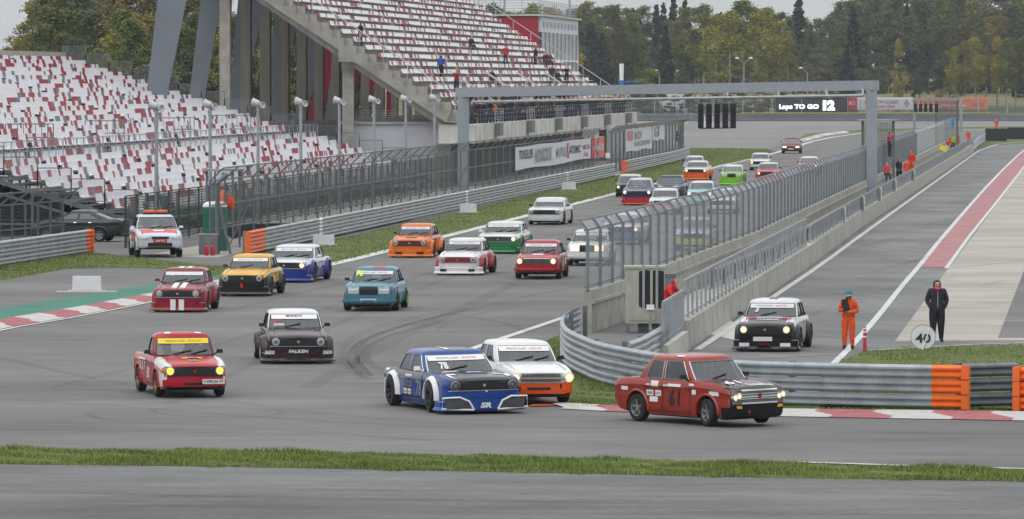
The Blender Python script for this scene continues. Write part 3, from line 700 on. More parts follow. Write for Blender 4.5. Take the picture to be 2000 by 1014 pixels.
# loudspeaker poles
sp_m = mat('speaker_white', 'b2b4b6', .5, var=.05)
for i in range(8):
    D = 262.5+16.5*i
    t = thing('loudspeaker_pole', '%s loudspeaker pole from the camera, grey with a white horn, in front of the seats' % ORD[i], 'loudspeaker pole', lane(-42, D), group='loudspeaker poles in front of the low grandstand')
    mb = MB(); mb.tube([(0, 0, 0), (0, 0, 6.0)], [.1, .08], 8); mb.build('pole', galv, t, smooth=40)
    mb = MB(); mb.lathe([(.06, -.22), (.15, -.16), (.17, 0), (.2, .12), (.23, .2), (.2, .21), (.1, .1)], (0, 0, 0), 'x', 14)
    h = mb.build('horn', sp_m, t, smooth=40); h.location = (-.1, 0, 6.18); h.rotation_euler = (0, R(-12), R(160))
    mb = MB(); mb.lathe([(.05, -.14), (.11, -.08), (.12, 0), (.16, .1), (.18, .16), (.16, .17), (.08, .08)], (0, 0, 0), 'x', 14)
    h = mb.build('horn', sp_m, t, smooth=40); h.location = (.16, -.05, 6.05); h.rotation_euler = (0, R(-5), R(-50))
    mb = MB(); mb.box((0, 0, 6.02), (.3, .1, .1)); mb.build('bracket', galv_d, t)

# ================================================================ CONCRETE GRANDSTAND
random.seed(5)
cg = thing('grandstand', 'big concrete grandstand with raked white and red seat rows above the fence', 'grandstand')
D0, D1 = 390.0, 537.0
def vz(k): return -42.2-.82*k, 5.25+.55*k
NR = 26
prof = [(-40.6-0*.8, 4.25), (vz(0)[0]+.41, 4.25)]
for k in range(NR):
    v, z = vz(k); prof += [(v+.41, z), (v-.41, z)]
vt, zt_ = vz(NR-1)
prof += [(vt-.41, zt_-1.0), (-42.6, 3.9), (-42.6, 3.05), (-40.6, 3.05)]
mb = MB(); mb.prism([lane(v, D0, z) for v, z in prof], tv*(D1-D0)); mb.build('terrace', conc, cg)
# stepped flank wall with deep raking beam at the near end
fl = [(-42.4, 4.6)]
for k in range(NR): v, z = vz(k); fl += [(v+.1, z+.05), (v-.72, z+.05)]
flp = [lane(v, D0-.8, z-.02) for v, z in fl]+[pt(x, y, D0-.8) for x, y in ((380, -90), (514, 0), (661, 97), (661, 121), (692, 121), (869, 238), (892, 240))]
mb = MB(); mb.prism(flp, tv*.78); mb.build('flank_beam', mat('flank_concrete', '8f8c84', .9, var=.3, scale=.7, bump=.3), cg)
mb = MB(); mb.prism([lane(-40.55, D0-.5, 3.0), lane(-43.0, D0-.5, 3.0), lane(-43.0, D0-.5, 4.3), lane(-40.55, D0-.5, 4.3)], tv*(D1-D0+1)); mb.build('deck_beam', mat('deck_concrete', 'bcbbb4', .85, var=.22, scale=.8), cg)
mb = MB()
mb.beam(lane(-42.7, D0+.2, 0), lane(-42.7, D0+.2, 3.0), .9, .9)
for D in (416, 442, 468, 494, 520): mb.beam(lane(-42.4, D, 0), lane(-42.4, D, 3.0), .7, .7)
mb.build('deck_column', conc_d, cg)
for D in (404, 428, 452, 476, 500, 524):
    mb = MB(); c = lane(-40.35, D, 3.85); mb.box(c, (.5, 2.2, .9), Matrix.Rotation(-U, 3, 'Z')); mb.build('deck_bracket', mat('bracket_concrete', '77787a', .9), cg)
    railing(cg, [lane(-40.3, D-3), lane(-40.3, D+3)], 4.2, 1.1, 6, galv, 0, post_w=.05, bt=.013)
railing(cg, [lane(-40.6, D0+2), lane(-40.6, D1)], 4.3, 1.0, 3, galv_d, 0, post_w=.03, bt=.011)
rowsC = []
for k in range(NR-1):
    v, z = vz(k); rowsC.append((lambda D, v=v, z=z: lane(v-.12, D, z), D0+2.2, D1-1))
rowsC.insert(0, (lambda D: lane(-41.6, D, 4.3), D0+7, D0+12))
seats(cg, rowsC, 'c', lambda r, D: (D-D0-20-(r % 3)*.3) % 25 < 1.5 or (r < 4 and (D-D0) % 25 < 4), None)
hand = mat('handrail_white', 'c3c4c6', .4, .3, var=.05)
for j, D in enumerate((392.5, 411, 436, 461, 486, 511, 535)):
    ka, kb = (0, NR-2) if j in (0, 6) else (0, 3)
    va, za = vz(ka); vb, zb = vz(kb)
    for off in ((0,) if j in (0, 6) else (0, 1.3)):
        mb = MB(); mb.beam(lane(va+.9, D+off, za+.5), lane(vb, D+off, zb+1.1), .07, .07)
        for k in range(ka, kb, 2): v, z = vz(k); mb.beam(lane(v, D+off, z), lane(v, D+off, z+1.0), .05, .05)
        mb.build('handrail', hand, cg)
# concrete legs below the rake
for i in range(16):
    D = 392.4+9.8*i
    mb = MB(); mb.box(lane(-58, D, 8.6), (.72, .9, 17.2), Matrix.Rotation(-U, 3, 'Z')); mb.build('column', conc_d if i else conc, cg)
mb = MB(); c = pt(680, 160, 391); mb.box(Vector((c.x, 391.0, 4.0)), (.78, .8, 8.2)); mb.box(Vector((c.x, 391.0, 8.3)), (.9, .9, .5)); mb.build('column', conc, cg)
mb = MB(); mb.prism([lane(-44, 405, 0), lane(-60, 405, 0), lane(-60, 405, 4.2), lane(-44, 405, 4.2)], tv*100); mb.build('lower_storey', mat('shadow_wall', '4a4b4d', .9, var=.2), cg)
# leaning steel plates that hold the roof
def plate(pxs, Y, m, name='roof_strut', th=.35):
    mb = MB(); mb.prism([pt(x, y, Y) for x, y in pxs], (0, th, 0)); return mb.build(name, m, cg)
plate([(264, 378), (290, 378), (330, 168), (364, 0), (384, -100), (325, -100), (308, 0), (288, 168)], 376, steelblue)
plate([(345, 378), (363, 378), (400, 190), (432, 0), (449, -100), (407, -100), (392, 0), (370, 185)], 394, steelblue)
plate([(446, 360), (478, 360), (478, 230), (500, -100), (474, -100), (455, 110), (452, 205)], 402, steelblue)
plate([(484, -100), (512, -100), (510, 45), (490, 117), (487, 60)], 418, steelblue)
plate([(524, 240), (545, 240), (543, -40), (540, 15), (527, 107)], 424, steelblue)
plate([(560, -60), (584, -60), (580, 52), (563, 113)], 428, steelblue)
plate([(574, 240), (584, 240), (584, 160)], 436, steelblue)
plate([(596, -80), (615, -80), (613, 172), (601, 208), (598, 150)], 438, steelblue)
plate([(600, 245), (614, 245), (613, 168)], 441, crimson)
plate([(630, 20), (648, 20), (646, 150), (633, 216)], 447, crimson)
plate([(632, 245), (650, 245), (649, 140), (644, 165)], 452, steelblue)
plate([(663, 60), (672, 60), (671, 170), (666, 190)], 452, steelblue)
plate([(664, 245), (672, 245), (671, 180)], 454, crimson)
plate([(690, 60), (704, 60), (700, 140), (694, 186)], 458, crimson)
plate([(692, 245), (700, 245), (702, 140)], 462, steelblue)
plate([(722, 100), (735, 100), (728, 200), (721, 170)], 470, crimson)
plate([(756, 120), (764, 120), (763, 235), (754, 235)], 480, crimson)
# white service building under the near end
sb = thing('service_building', 'plain pale walled service building under the near end of the concrete grandstand', 'building')
a, b = pt(669, 242, 392), pt(868, 242, 392); lav = mat('pale_cladding', 'c8cad4', .6, var=.06, scale=.5)
mb = MB(); mb.prism([(a.x, 392, 0), (b.x, 392, 0), (b.x, 392, a.z), (a.x, 392, a.z)], (0, 9, 0)); mb.build('wall', lav, sb)
mb = MB(); mb.box(((a.x+b.x)/2, 396.4, a.z+.06), (b.x-a.x+.2, 9.4, .12)); mb.build('roof', conc_w, sb)
for x, w_, h_ in ((718, .25, 1.4), (700, 1.1, 2.0), (745, 1.3, 1.9), (775, 1.3, 1.7)):
    p = pt(x, 300, 392); mb = MB(); mb.box((p.x, 391.97, h_/2+.3), (w_, .05, h_)); mb.build('door' if w_ > .5 else 'vent', lav if w_ > .5 else galv_d, sb)
railing(sb, [Vector((a.x+.9, 393, 0)), Vector((b.x-.3, 393, 0))], a.z+.1, .8, 5, galv, 0)
sb2 = MB(); sb2.prism([lane(-43.2, 391.5, 0), lane(-46.6, 391.5, 0), lane(-46.6, 391.5, 4.4), lane(-43.2, 391.5, 4.4)], tv*3)

# control box at the far end
cb = thing('control_building', 'crimson and white glazed race control building at the far end of the stand', 'building')
def cbp(v, D, z): return lane(v, D, z)
mb = MB(); mb.prism([cbp(-50.3, 541, 0), cbp(-62, 541, 0), cbp(-62, 541, 13.3), cbp(-50.3, 541, 13.3)], tv*42); mb.build('wall', crimson, cb)
mb = MB(); mb.prism([cbp(-50.0, 541.4, 11.9), cbp(-50.28, 541.4, 11.9), cbp(-50.28, 541.4, 13.4), cbp(-50.0, 541.4, 13.4)], tv*41); mb.build('fascia', offw, cb)
mb = MB(); mb.prism([cbp(-50.1, 543, 3), cbp(-50.28, 543, 3), cbp(-50.28, 543, 11.9), cbp(-50.1, 543, 11.9)], tv*39); mb.build('window_band', mat('facade_glass', '6b7276', .15, .3, var=.15, scale=.3), cb)
mb = MB()
for i in range(10): mb.beam(cbp(-50.0, 543+i*4.3, 3), cbp(-50.0, 543+i*4.3, 11.9), .16, .16)
mb.beam(cbp(-50.0, 543, 9.2), cbp(-50.0, 582, 9.2), .16, .16); mb.build('mullion', white, cb)
mb = MB(); mb.prism([cbp(-49.7, 540.8, 13.4), cbp(-62.3, 540.8, 13.4), cbp(-62.3, 540.8, 13.6), cbp(-49.7, 540.8, 13.6)], tv*42.6); mb.build('roof', conc_w, cb)
railing(cb, [cbp(-62, 541, 0), cbp(-50.2, 541, 0), cbp(-50.2, 582, 0)], 13.6, 1.3, 5, galv, 0)
for v, D in ((-53.5, 541.5), (-49.9, 571)): mb = MB(); mb.tube([cbp(v, D, 13.5), cbp(v, D, 17)], .1, 6); mb.build('mast', galv, cb)
for i in range(10):
    mb = MB(); c = cbp(-49.95, 544+i*3.9, 12.65); mb.box(c, (.06, 2.0, .55), Matrix.Rotation(-U, 3, 'Z')); mb.build('emblem', mat('emblem_grey', 'a9abb4', .6), cb)

# ================================================================ START GANTRY
gt = thing('start_gantry', 'grey steel start gantry spanning the straight and pit wall', 'gantry')
gcol = mat('gantry_grey', '8c949b', .5, .1, var=.05)
YL, YR = 361.0, 347.5
l0, l1 = pt(905, 172, YL), pt(1702, 156, YR)
mb = MB(); mb.box((l0.x, YL, l0.z/2-.2), (.72, .8, l0.z-.4)); mb.build('column', gcol, gt)
mb = MB(); mb.box((l1.x, YR, l1.z/2-.2), (.64, .8, l1.z-.4)); mb.build('column', gcol, gt)
dx = Vector((l1.x-l0.x, YR-YL, l1.z-l0.z)).normalized()
mb = MB(); mb.beam(l0-dx*.36-Vector((0, 0, .28)), l1+dx*.32-Vector((0, 0, .34)), .85, .60); mb.build('beam', gcol, gt)
la, lb_ = pt(925, 199, YL-1), pt(1686, 186.5, YR-1)
mb = MB(); mb.tube([la, lb_], .09, 8); mb.build('light_rail', galv, gt)
for f in (.0, .13, .27, .40, .53, .66, .79, .91, 1.0):
    p = la.lerp(lb_, f); mb = MB(); mb.beam(p, p+Vector((0, .9, .45)), .12, .12); mb.build('hanger', galv, gt)
dark_l = mat('signal_red_lens', '3d1418', .3, var=.1); lens_b = mat('signal_dark_lens', '1a1c20', .2, var=.05)
for i, x in enumerate((1368.5, 1384.5, 1400.5, 1416.5, 1432)):
    Y = YL+(YR-YL)*(x-905)/797-1.2; top = pt(x, 203, Y)
    t = thing('start_light', '%s start light from the left, black housing with unlit red lamp under the gantry' % ORD[i], 'start light', (top.x, Y, top.z-1.55), group='start lights under the gantry')
    mb = MB(); mb.box((0, 0, .8), (.34, .3, 1.5)); mb.beam((0, .1, 1.5), (0, .3, 2.1), .05, .05); mb.build('housing', black, t)
    for j, z in enumerate((.25, .6, 1.0, 1.32)):
        mb = MB(); mb.lathe([(.12, -.19), (.12, -.16), (.02, -.155)], (0, 0, z), 'y', 12); mb.build('lamp', dark_l if j == 0 else lens_b, t)
        mb = MB(); mb.lathe([(.15, -.32), (.15, -.15), (.135, -.15), (.135, -.32)], (0, 0, z), 'y', 12, ring=True); mb.build('lamp_hood', black, t)
mb = MB(); a = pt(1366, 251, 352.5); b = pt(1434, 250, 351.5); mb.beam(a, b, .06, .06); mb.build('light_bar', black, gt)
for x in (1376.5, 1392.5, 1408.5, 1424.5):
    mb = MB(); p = pt(x, 234, 351.4); mb.box(p-Vector((0, 0, .1)), (.06, .06, .7)); mb.build('spacer', white, gt)

# second, smaller gantry and lights at the far end of the pit wall
g2 = thing('light_gantry', 'slim white light gantry over the far pit wall, before the orange hoarding', 'gantry')
a, b = pt(1786, 196, 560), pt(1877, 194, 545); mb = MB(); mb.beam(a, b, .35, .3); mb.build('beam', galv, g2)
for q, Y in ((b, 545), (a, 560)): mb = MB(); mb.beam((q.x, Y, 0), (q.x, Y, q.z), .25, .25); mb.build('column', galv, g2)
for x in (1788, 1798, 1808, 1818, 1829):
    p = pt(x, 211, 556); mb = MB(); mb.box(p, (.32, .3, .8)); mb.beam(p, p+Vector((0, 0, .7)), .06, .06); mb.build('signal_head', black, g2)

# ================================================================ BANNERS AND SCREEN
def banner_on_fence(v, Da, Db, zb, zt, label, blocks, texts):
    t = thing('banner', label, 'banner'); n = 14; mb = MB(); V = []
    for i in range(n+1):
        D = Da+(Db-Da)*i/n; s = .03*math.sin(i*1.9); V += [lane(v+s, D, zb+.05*math.sin(i*.8)), lane(v+s*.5, D, zt-.03*math.sin(i*1.3)), lane(v-.04+s, D, zb+.05*math.sin(i*.8)), lane(v-.04+s*.5, D, zt-.03*math.sin(i*1.3))]
    fs = []
    for i in range(n):
        o = 4*i; fs += [(o, o+4, o+5, o+1), (o+2, o+3, o+7, o+6), (o+1, o+5, o+7, o+3), (o, o+2, o+6, o+4)]
    mb.add(V, fs); mb.build('cloth', offw, t, smooth=40)
    for f0, f1, a, b, m in blocks:
        mb = MB(); P = []
        for i in range(5):
            D = Da+(Db-Da)*(f0+(f1-f0)*i/4); P += [lane(v+.045, D, zb+(zt-zb)*a), lane(v+.045, D, zb+(zt-zb)*b)]
        mb.add(P, [(2*i, 2*i+2, 2*i+3, 2*i+1) for i in range(4)]); mb.build('print', m, t)
    for s, f0, f1, a, b, m in texts:
        c = lane(v+.05, Da+(Db-Da)*(f0+f1)/2, zb+(zt-zb)*(a+b)/2); flat_text('lettering', s, c, (Db-Da)*(f1-f0), (zt-zb)*(b-a), tv, (0, 0, 1), m, t, off=.01)
    return t
tb = mat('print_black', '2a2b30', .7, var=0); tg = mat('print_grey', '8d8f98', .7, var=0); tr = mat('print_red', 'c23a3c', .7, var=0)
banner_on_fence(-36.05, 372, 443, 1.42, 2.95, 'long white sponsor banner with red and orange right end tied to the fence', [(.83, .885, .0, 1, tr), (.905, .94, 0, 1, tr), (.955, 1, 0, 1, mat('print_orange', 'd9663f', .7)), (.83, .93, .42, .56, offw)],
 [('TONDELUER', .03, .17, .45, .85, tb), ('HANKOOK', .19, .37, .2, .85, tg), ('MOTUL', .42, .53, .3, .75, tg), ('ATOMIC', .56, .70, .38, .75, tb), ('K', .535, .56, .2, .9, tr), ('WORLD CLASS', .72, .81, .5, .72, tb), ('RUS', .74, .79, .15, .35, tr), ('LADA', .90, .99, .3, .7, offw)])
banner_on_fence(-35.75, 461, 490, 1.5, 3.35, 'white sponsor banner with a red emblem on the far fence', [(.06, .26, .5, .9, mat('print_pink', 'c9788a', .7))], [('MOSCOW', .32, .6, .5, .85, tg), ('RACEWAY', .32, .95, .2, .42, tg)])
banner_on_fence(-35.75, 491, 505, 2.1, 3.6, 'short white banner beside the red emblem banner on the far fence', [], [('GT', .15, .6, .2, .8, tg)])

def board(name, label, cat, x0, x1, y0, y1, Y, m, frame=None):
    a, b = pt(x0, y1, Y), pt(x1, y0, Y)
    t = thing(name, label, cat, ((a.x+b.x)/2, Y, a.z)); mb = MB(); w, h = b.x-a.x, b.z-a.z
    mb.box((0, 0, h/2), (w, .15, h)); mb.build('panel', m, t)
    for fx in (-.45, 0, .45): mb = MB(); mb.beam((w*fx, .3, -a.z+.0), (w*fx, .3, h), .15, .15); mb.build('post', galv_d, t)
    return t, w, h
t, w, h = board('led_screen', 'black electronic board showing white laps to go message behind the far barrier', 'screen', 1516, 1655, 192, 219.5, 1008, mat('led_black', '0c0c10', .6, var=0))
led = mat('led_white', 'ffffff', emit=2.2, var=0)
flat_text('lettering', 'Laps TO GO', (-w*.18, -.09, h*.36), w*.56, h*.44, (1, 0, 0), (0, 0, 1), led, t, bold=.05)
flat_text('lettering', '12', (w*.24, -.09, h*.5), w*.17, h*.74, (1, 0, 0), (0, 0, 1), led, t, bold=.08)
t, w, h = board('banner', 'red and white hoarding right beside the electronic board', 'banner', 1655, 1700, 191, 215, 1010, offw)
mb = MB(); mb.box((-w*.28, -.09, h/2), (w*.42, .03, h)); mb.build('print', red, t); flat_text('lettering', 'АВТО', (-w*.3, -.11, h*.55), w*.28, h*.3, (1, 0, 0), (0, 0, 1), white, t)
t, w, h = board('banner', 'white hoarding with red and black race title and checkered mark', 'banner', 1690, 1784, 190.5, 214, 1009, offw)
flat_text('lettering', 'MOSCOW CLASSIC', (-w*.15, -.09, h*.62), w*.72, h*.26, (1, 0, 0), (0, 0, 1), tb, t, shear=.2)
flat_text('lettering', 'GRAND PRIX', (-w*.12, -.09, h*.24), w*.5, h*.26, (1, 0, 0), (0, 0, 1), tr, t, shear=.2)
mb = MB()
for i in range(5):
    for j in range(5):
        if (i+j) % 2 == 0 and abs(i-2)+abs(j-2) < 4: mb.box((w*.36+(i-2)*w*.022, -.09, h*.48+(j-2)*h*.13), (w*.021, .02, h*.125))
mb.build('checkered_mark', tb, t)
t, w, h = board('banner', 'long orange hoarding with grey lettering at its right end', 'banner', 1785, 1930, 190.5, 213.5, 1011, mat('hoarding_orange', 'd07a58', .7, var=.06))
flat_text('lettering', 'LADA', (w*.36, -.09, h*.4), w*.17, h*.3, (1, 0, 0), (0, 0, 1), mat('lada_grey', '6e5a58', .7), t, bold=0)
mb = MB(); mb.box((-w*.3, -.09, h*.2), (w*.36, .02, h*.12)); mb.box((0, -.09, h*.32), (w*.4, .02, h*.1)); mb.build('print', offw, t)
# far barrier and wire fence
fb = [Vector((20, 1004, 0)), Vector((150, 1004, 0))]
t = thing('barrier', 'long grey barrier across the far end of the circuit', 'barrier')
mb = MB(); mb.sweep(fb, [(0, 0), (.1, .1), (.1, .62), (0, .7), (.1, .78), (.1, 1.3), (0, 1.36), (-.3, 1.36), (-.3, 0)]); mb.build('wall', mat('barrier_grey', '6d7277', .6, .2, var=.15, scale=.4), t)
mb = MB(); mb.box((pt(1480, 220, 1004).x+19, 1003.9, 1.45), (44, .3, .14)); mb.build('yellow_strip', mat('yellow_strip', 'b9ad4a', .6), t)
t = thing('wire_fence', 'tall wire fence with pale posts along the far barrier', 'fence')
for i in range(26): mb = MB(); x = 20+i*5.2; mb.beam((x, 1006, 0), (x, 1006, 3.9), .16, .16); mb.build('post', galv, t)
mb = MB(); mb.sheet([Vector((20, 1006, 0)), Vector((150, 1006, 0))], 1.3, 3.9); mb.build('wire_mesh', mesh_mat('far_mesh', '5b6065', .3, .2), t)
# ================================================================ CARS
carglass = glass_mat('car_glass', 'dcdfde', .065); carglass_d = glass_mat('dark_car_glass', '3a3e42', .04)
interior = mat('car_interior', '3e3e44', .9, var=.2); trim = mat('black_trim', '101012', .4, var=.1)
rim_s = mat('rim_silver', '9da0a3', .35, .7); rim_d = mat('rim_dark', '3a3b3e', .4, .5); rim_g = mat('rim_gold', '8a7a50', .35, .6); rim_gr = mat('rim_green', '7fc322', .4); rim_w = mat('rim_white', 'd5d5d5', .4)
lens = mat('lamp_lens', 'b9bec2', .1, .2, var=.1, scale=30); lens_on = mat('lamp_lit', 'ffe9bd', emit=1.7, var=0); lens_y = mat('lamp_yellow', 'ffe600', emit=1.6, var=0); reflector = mat('lit_reflector', 'ffd98a', emit=.75, var=0); amber = mat('amber_lens', 'c86a12', .2); redlens = mat('red_lens', 'a01822', .2)
plate_m = mat('licence_plate', 'c9cac9', .5, var=0)
def paint(h, rough=.17): return mat('car_paint_'+h, h, rough, .0, .0, var=.08, scale=1.5, spec=.5)

T_ = dict(xf=2.02, xr=-2.05, w=.79, zb=.165, hf=.79, hr=.93, bz=.93, tf=.92, tr=.86, wsb=.86, wst=.36, rgt=-.88, rgb=-1.30, xB=-.28, roof=1.41, wt=.645, af=1.22, ar=-1.18, rw=.30, vis='box')
TYPES = {
 'sedan412': dict(T_),
 'sedan408': dict(T_, hf=.87, hr=.98, bz=.96, tf=.96, tr=.92, roof=1.49, wt=.635, wsb=.88, wst=.46, rgt=-.86, rgb=-1.26, big=1),
 'volga': dict(T_, xf=2.38, xr=-2.36, w=.90, wsb=.95, wst=.36, rgt=-.98, rgb=-1.48, xB=-.3, af=1.42, ar=-1.38, hf=.86, hr=.94, bz=.93, tf=.93, tr=.90, roof=1.41, wt=.72, rw=.33),
 'lada': dict(T_, w=.80, roof=1.41, wt=.63, wst=.34, rgt=-.92, rgb=-1.28, hf=.82, hr=.94),
 'box': dict(T_, w=.81, roof=1.41, wt=.64, wst=.32, rgt=-.92, rgb=-1.26, hf=.86, hr=.95, xf=2.04),
 'round': dict(T_, xf=2.35, xr=-2.3, w=.90, hf=.92, hr=1.05, bz=1.02, tf=.98, tr=.86, roof=1.58, wt=.62, af=1.4, ar=-1.35, rw=.34),
 'pickup': dict(T_, xf=2.0, xr=-2.15, wsb=.86, wst=.42, rgt=-.22, rgb=-.34, xB=None, tf=.93, tr=.90, roof=1.46, bed=True),
 'suv': dict(T_, xf=2.35, xr=-2.35, w=.95, zb=.34, hf=.98, hr=1.14, bz=1.16, tf=1.2, tr=1.2, wsb=1.15, wst=.45, rgt=-1.15, rgb=-1.45, xB=-.2, roof=1.76, wt=.72, af=1.45, ar=-1.4, rw=.37, zbelt=1.1),
 'modern': dict(T_, xf=2.1, xr=-2.2, w=.84, zb=.2, hf=.72, hr=.98, bz=.98, tf=1.02, tr=1.0, wsb=1.2, wst=.25, rgt=-.75, rgb=-1.72, xB=-.2, roof=1.42, wt=.6, af=1.3, ar=-1.2, rw=.31),
}
def lerp(a, b, t): return a+(b-a)*t
def interp(x, pts):
    if x >= pts[0][0]: return pts[0][1]
    for (a, u), (b, v) in zip(pts, pts[1:]):
        if x >= b: return lerp(u, v, (a-x)/(a-b))
    return pts[-1][1]
_G = {}
def car_geo(ty, drop):
    if (ty, drop) in _G: return _G[(ty, drop)]
    P = dict(TYPES[ty]); 
    for k in ('hf', 'hr', 'bz', 'tf', 'tr', 'roof', 'zb'): P[k] -= drop
    xf, xr, w = P['xf'], P['xr'], P['w']; zb = P['zb']; rnd = 1.7 if ty in ('round', 'modern', 'suv') else 1.0
    top = [(xf, P['hf']-.07*rnd), (xf-.05*rnd, P['hf']-.02*rnd), (xf-.16*rnd, P['hf']+.01), (lerp(xf, P['wsb'], .55), lerp(P['hf'], P['hr'], .66)), (P['wsb'], P['hr']), (P['wsb']-.25, P['bz']), (P['rgb']+.1, P['bz']), (P['rgb']-.1, P['tf']), (xr+.2, lerp(P['tf'], P['tr'], .7)), (xr+.05, P['tr']-.02), (xr, P['tr']-.09)]
    wid = [(xf, .84/rnd**.35), (xf-.06, .925), (xf-.2, .97), (xf-.5, .995), (xf-1.1, 1), (xr+1.0, 1), (xr+.5, .985), (xr+.15, .955), (xr, .89)]
    bot = [(xf, zb+.10), (xf-.1, zb+.02), (xf-.4, zb), (xr+.6, zb), (xr+.15, zb+.08), (xr, zb+.16)]
    X = [xf, xf-.03, xf-.07, xf-.13, xf-.22]
    x = xf-.34
    while x > xr+.24: X.append(x); x -= .125
    X += [xr+.2, xr+.12, xr+.06, xr+.02, xr]
    mb = MB(); V = []; n = 0
    for x in X:
        zt = interp(x, top); ww = w*interp(x, wid); b = interp(x, bot)
        cab = P['rgb'] < x < P['wsb']
        half = [(0, b), (.80*ww, b), (.93*ww, b+.03), (.975*ww, b+.09), (1.0*ww, lerp(b, zt, .38)), (.985*ww, lerp(b, zt, .60)), (.985*ww, zt-.17), (1.004*ww, zt-.145), (.975*ww, zt-.05), (.92*ww, zt-.004), (.80*ww, zt+.004), (.74*ww, zt-.012), (.68*ww, zt-.002), (.36*ww, zt+.014), (0, zt+.018)]
        ring = half+[(-y, z) for y, z in reversed(half[1:-1])]
        n = len(ring); V += [(x, y, z) for y, z in ring]
    fs = []
    for i in range(len(X)-1):
        for k in range(n): fs.append((i*n+k, i*n+(k+1) % n, (i+1)*n+(k+1) % n, (i+1)*n+k))
    # front and rear caps as strips between left and right sides
    h = n//2
    for base, flip in ((0, False), ((len(X)-1)*n, True)):
        for k in range(h):
            q = (base+k, base+k+1, base+(n-k-1) % n, base+(n-k) % n) if k else (base, base+1, base+n-1)
            if k == h-1: q = (base+k, base+k+1, base+(n-k) % n)
            q = tuple(dict.fromkeys(q)); fs.append(tuple(reversed(q)) if not flip else q)
    me = bpy.data.meshes.new('b'); me.from_pydata(V, [], fs)
    bm = bmesh.new(); bm.from_mesh(me); bmesh.ops.remove_doubles(bm, verts=bm.verts, dist=1e-5); bmesh.ops.recalc_face_normals(bm, faces=bm.faces); bm.to_mesh(me); bm.free()
    ob = bpy.data.objects.new('b', me); COL.objects.link(ob); cutters = []
    rw = P['rw']
    for ax in (P['af'], P['ar']):
        for s in (1, -1):
            c = MB(); c.lathe([(rw+.075, 0), (rw+.075, w*.55+.3)], (ax, s*w*.50 if s > 0 else s*w*.50-(w*.55+.3), rw+.005), 'y', 28)
            cutters.append(c)
    cm = MB()
    for c in cutters: cm.add(c.v, c.f)
    cme = cm.mesh('c', []); bm = bmesh.new(); bm.from_mesh(cme); bmesh.ops.recalc_face_normals(bm, faces=bm.faces); bm.to_mesh(cme); bm.free()
    if P.get('bed'):
        c = MB(); c.box((lerp(P['rgb'], xr, .53), 0, P['tf']+.2), (abs(xr-P['rgb'])-.30, w*1.72, .95)); co2 = bpy.data.objects.new('c2', c.mesh('c2', []))
        COL.objects.link(co2); m2 = ob.modifiers.new('b2', 'BOOLEAN'); m2.operation = 'DIFFERENCE'; m2.object = co2; m2.solver = 'EXACT'
    co = bpy.data.objects.new('c', cme); COL.objects.link(co); md = ob.modifiers.new('b', 'BOOLEAN'); md.operation = 'DIFFERENCE'; md.object = co; md.solver = 'EXACT'
    dg = bpy.context.evaluated_depsgraph_get(); lo = bpy.data.meshes.new_from_object(ob.evaluated_get(dg))
    LV = [tuple(v.co) for v in lo.vertices]; LF = [tuple(p.vertices) for p in lo.polygons]
    bpy.data.objects.remove(ob); bpy.data.objects.remove(co)
    if P.get('bed'): bpy.data.objects.remove(co2)
    # greenhouse
    wsb, wst, rgt, rgb, wt = P['wsb'], P['wst'], P['rgt'], P['rgb'], P['wt']; xB = P['xB']; r_ = P['bz']-.03; gut = P['roof']-.105
    ring = [((wsb, 0), (wst, 0)), ((wsb-.02, .35*w), (wst-.01, .38*wt)), ((wsb-.07, .66*w), (wst-.035, .72*wt)), ((wsb-.13, .86*w), (wst-.07, .925*wt)), ((wsb-.21, .91*w), (wst-.12, .985*wt)), ((wsb-.30, .92*w), (wst-.19, wt))]
    if xB is not None: ring += [((xB+.03, .935*w), (xB+.02, wt*1.01)), ((xB-.05, .935*w), (xB-.05, wt*1.01)), ((rgb+.34, .925*w), (rgt+.14, wt))]; ci = 8
    else: ring += [((rgb+.20, .93*w), (rgt+.16, wt))]; ci = 6
    ring += [((rgb+.06, .90*w), (rgt+.02, .96*wt)), ((rgb-.02, .80*w), (rgt-.05, .84*wt)), ((rgb-.06, .4*w), (rgt-.08, .42*wt)), ((rgb-.07, 0), (rgt-.085, 0))]
    m = len(ring)-1; full = ring+[((a[0], -a[1]), (b[0], -b[1])) for a, b in reversed(ring[1:-1])]; n = len(full)
    lv = [0, .09, .35, .62, .94, 1.0]; GV = []
    for f in lv:
        z = lerp(r_, gut, f); bl = .035*math.sin(math.pi*min(1, f*.9))
        for a, b in full: GV.append((lerp(a[0], b[0], f), lerp(a[1], b[1], f)*(1+bl*.6), z))
    cx = (wst+rgt)/2
    for s, dz in ((.985, .022), (.955, .046), (.90, .067), (.78, .086), (.58, .099), (.34, .106), (.12, .108)):
        for a, b in full: GV.append((cx+(b[0]-cx)*s, b[1]*s, gut+dz))
    def sset(i):
        i = i if i < m else n-1-i
        if i in (0, 1, 2): return 'windscreen'
        if i >= m-2: return 'rear_window'
        if xB is not None and i == 7: return 'side_window_r'
        if i == 5: return 'side_window_f'
        return None
    GF = []; GL = {}
    for L in range(len(lv)-1+7):
        for i in range(n):
            q = (L*n+i, L*n+(i+1) % n, (L+1)*n+(i+1) % n, (L+1)*n+i)
            s = sset(i) if 1 <= L <= 3 else None
            if s:
                key = s if 'side' not in s else s+('L' if i < m else 'R'); GL.setdefault(key, []).append(q)
            else: GF.append(q)
    GF.append(tuple((len(lv)+6)*n+i for i in range(n)))
    # consistent outward normals
    def orient(fs):
        out = []
        for q in fs:
            p = [Vector(GV[i]) for i in q]; nr = (p[1]-p[0]).cross(p[2]-p[0]); c = sum(p, Vector())/len(p)-Vector((cx, 0, r_+.1))
            out.append(tuple(reversed(q)) if nr.dot(c) < 0 else q)
        return out
    GF = orient(GF); GL = {k: orient(v) for k, v in GL.items()}
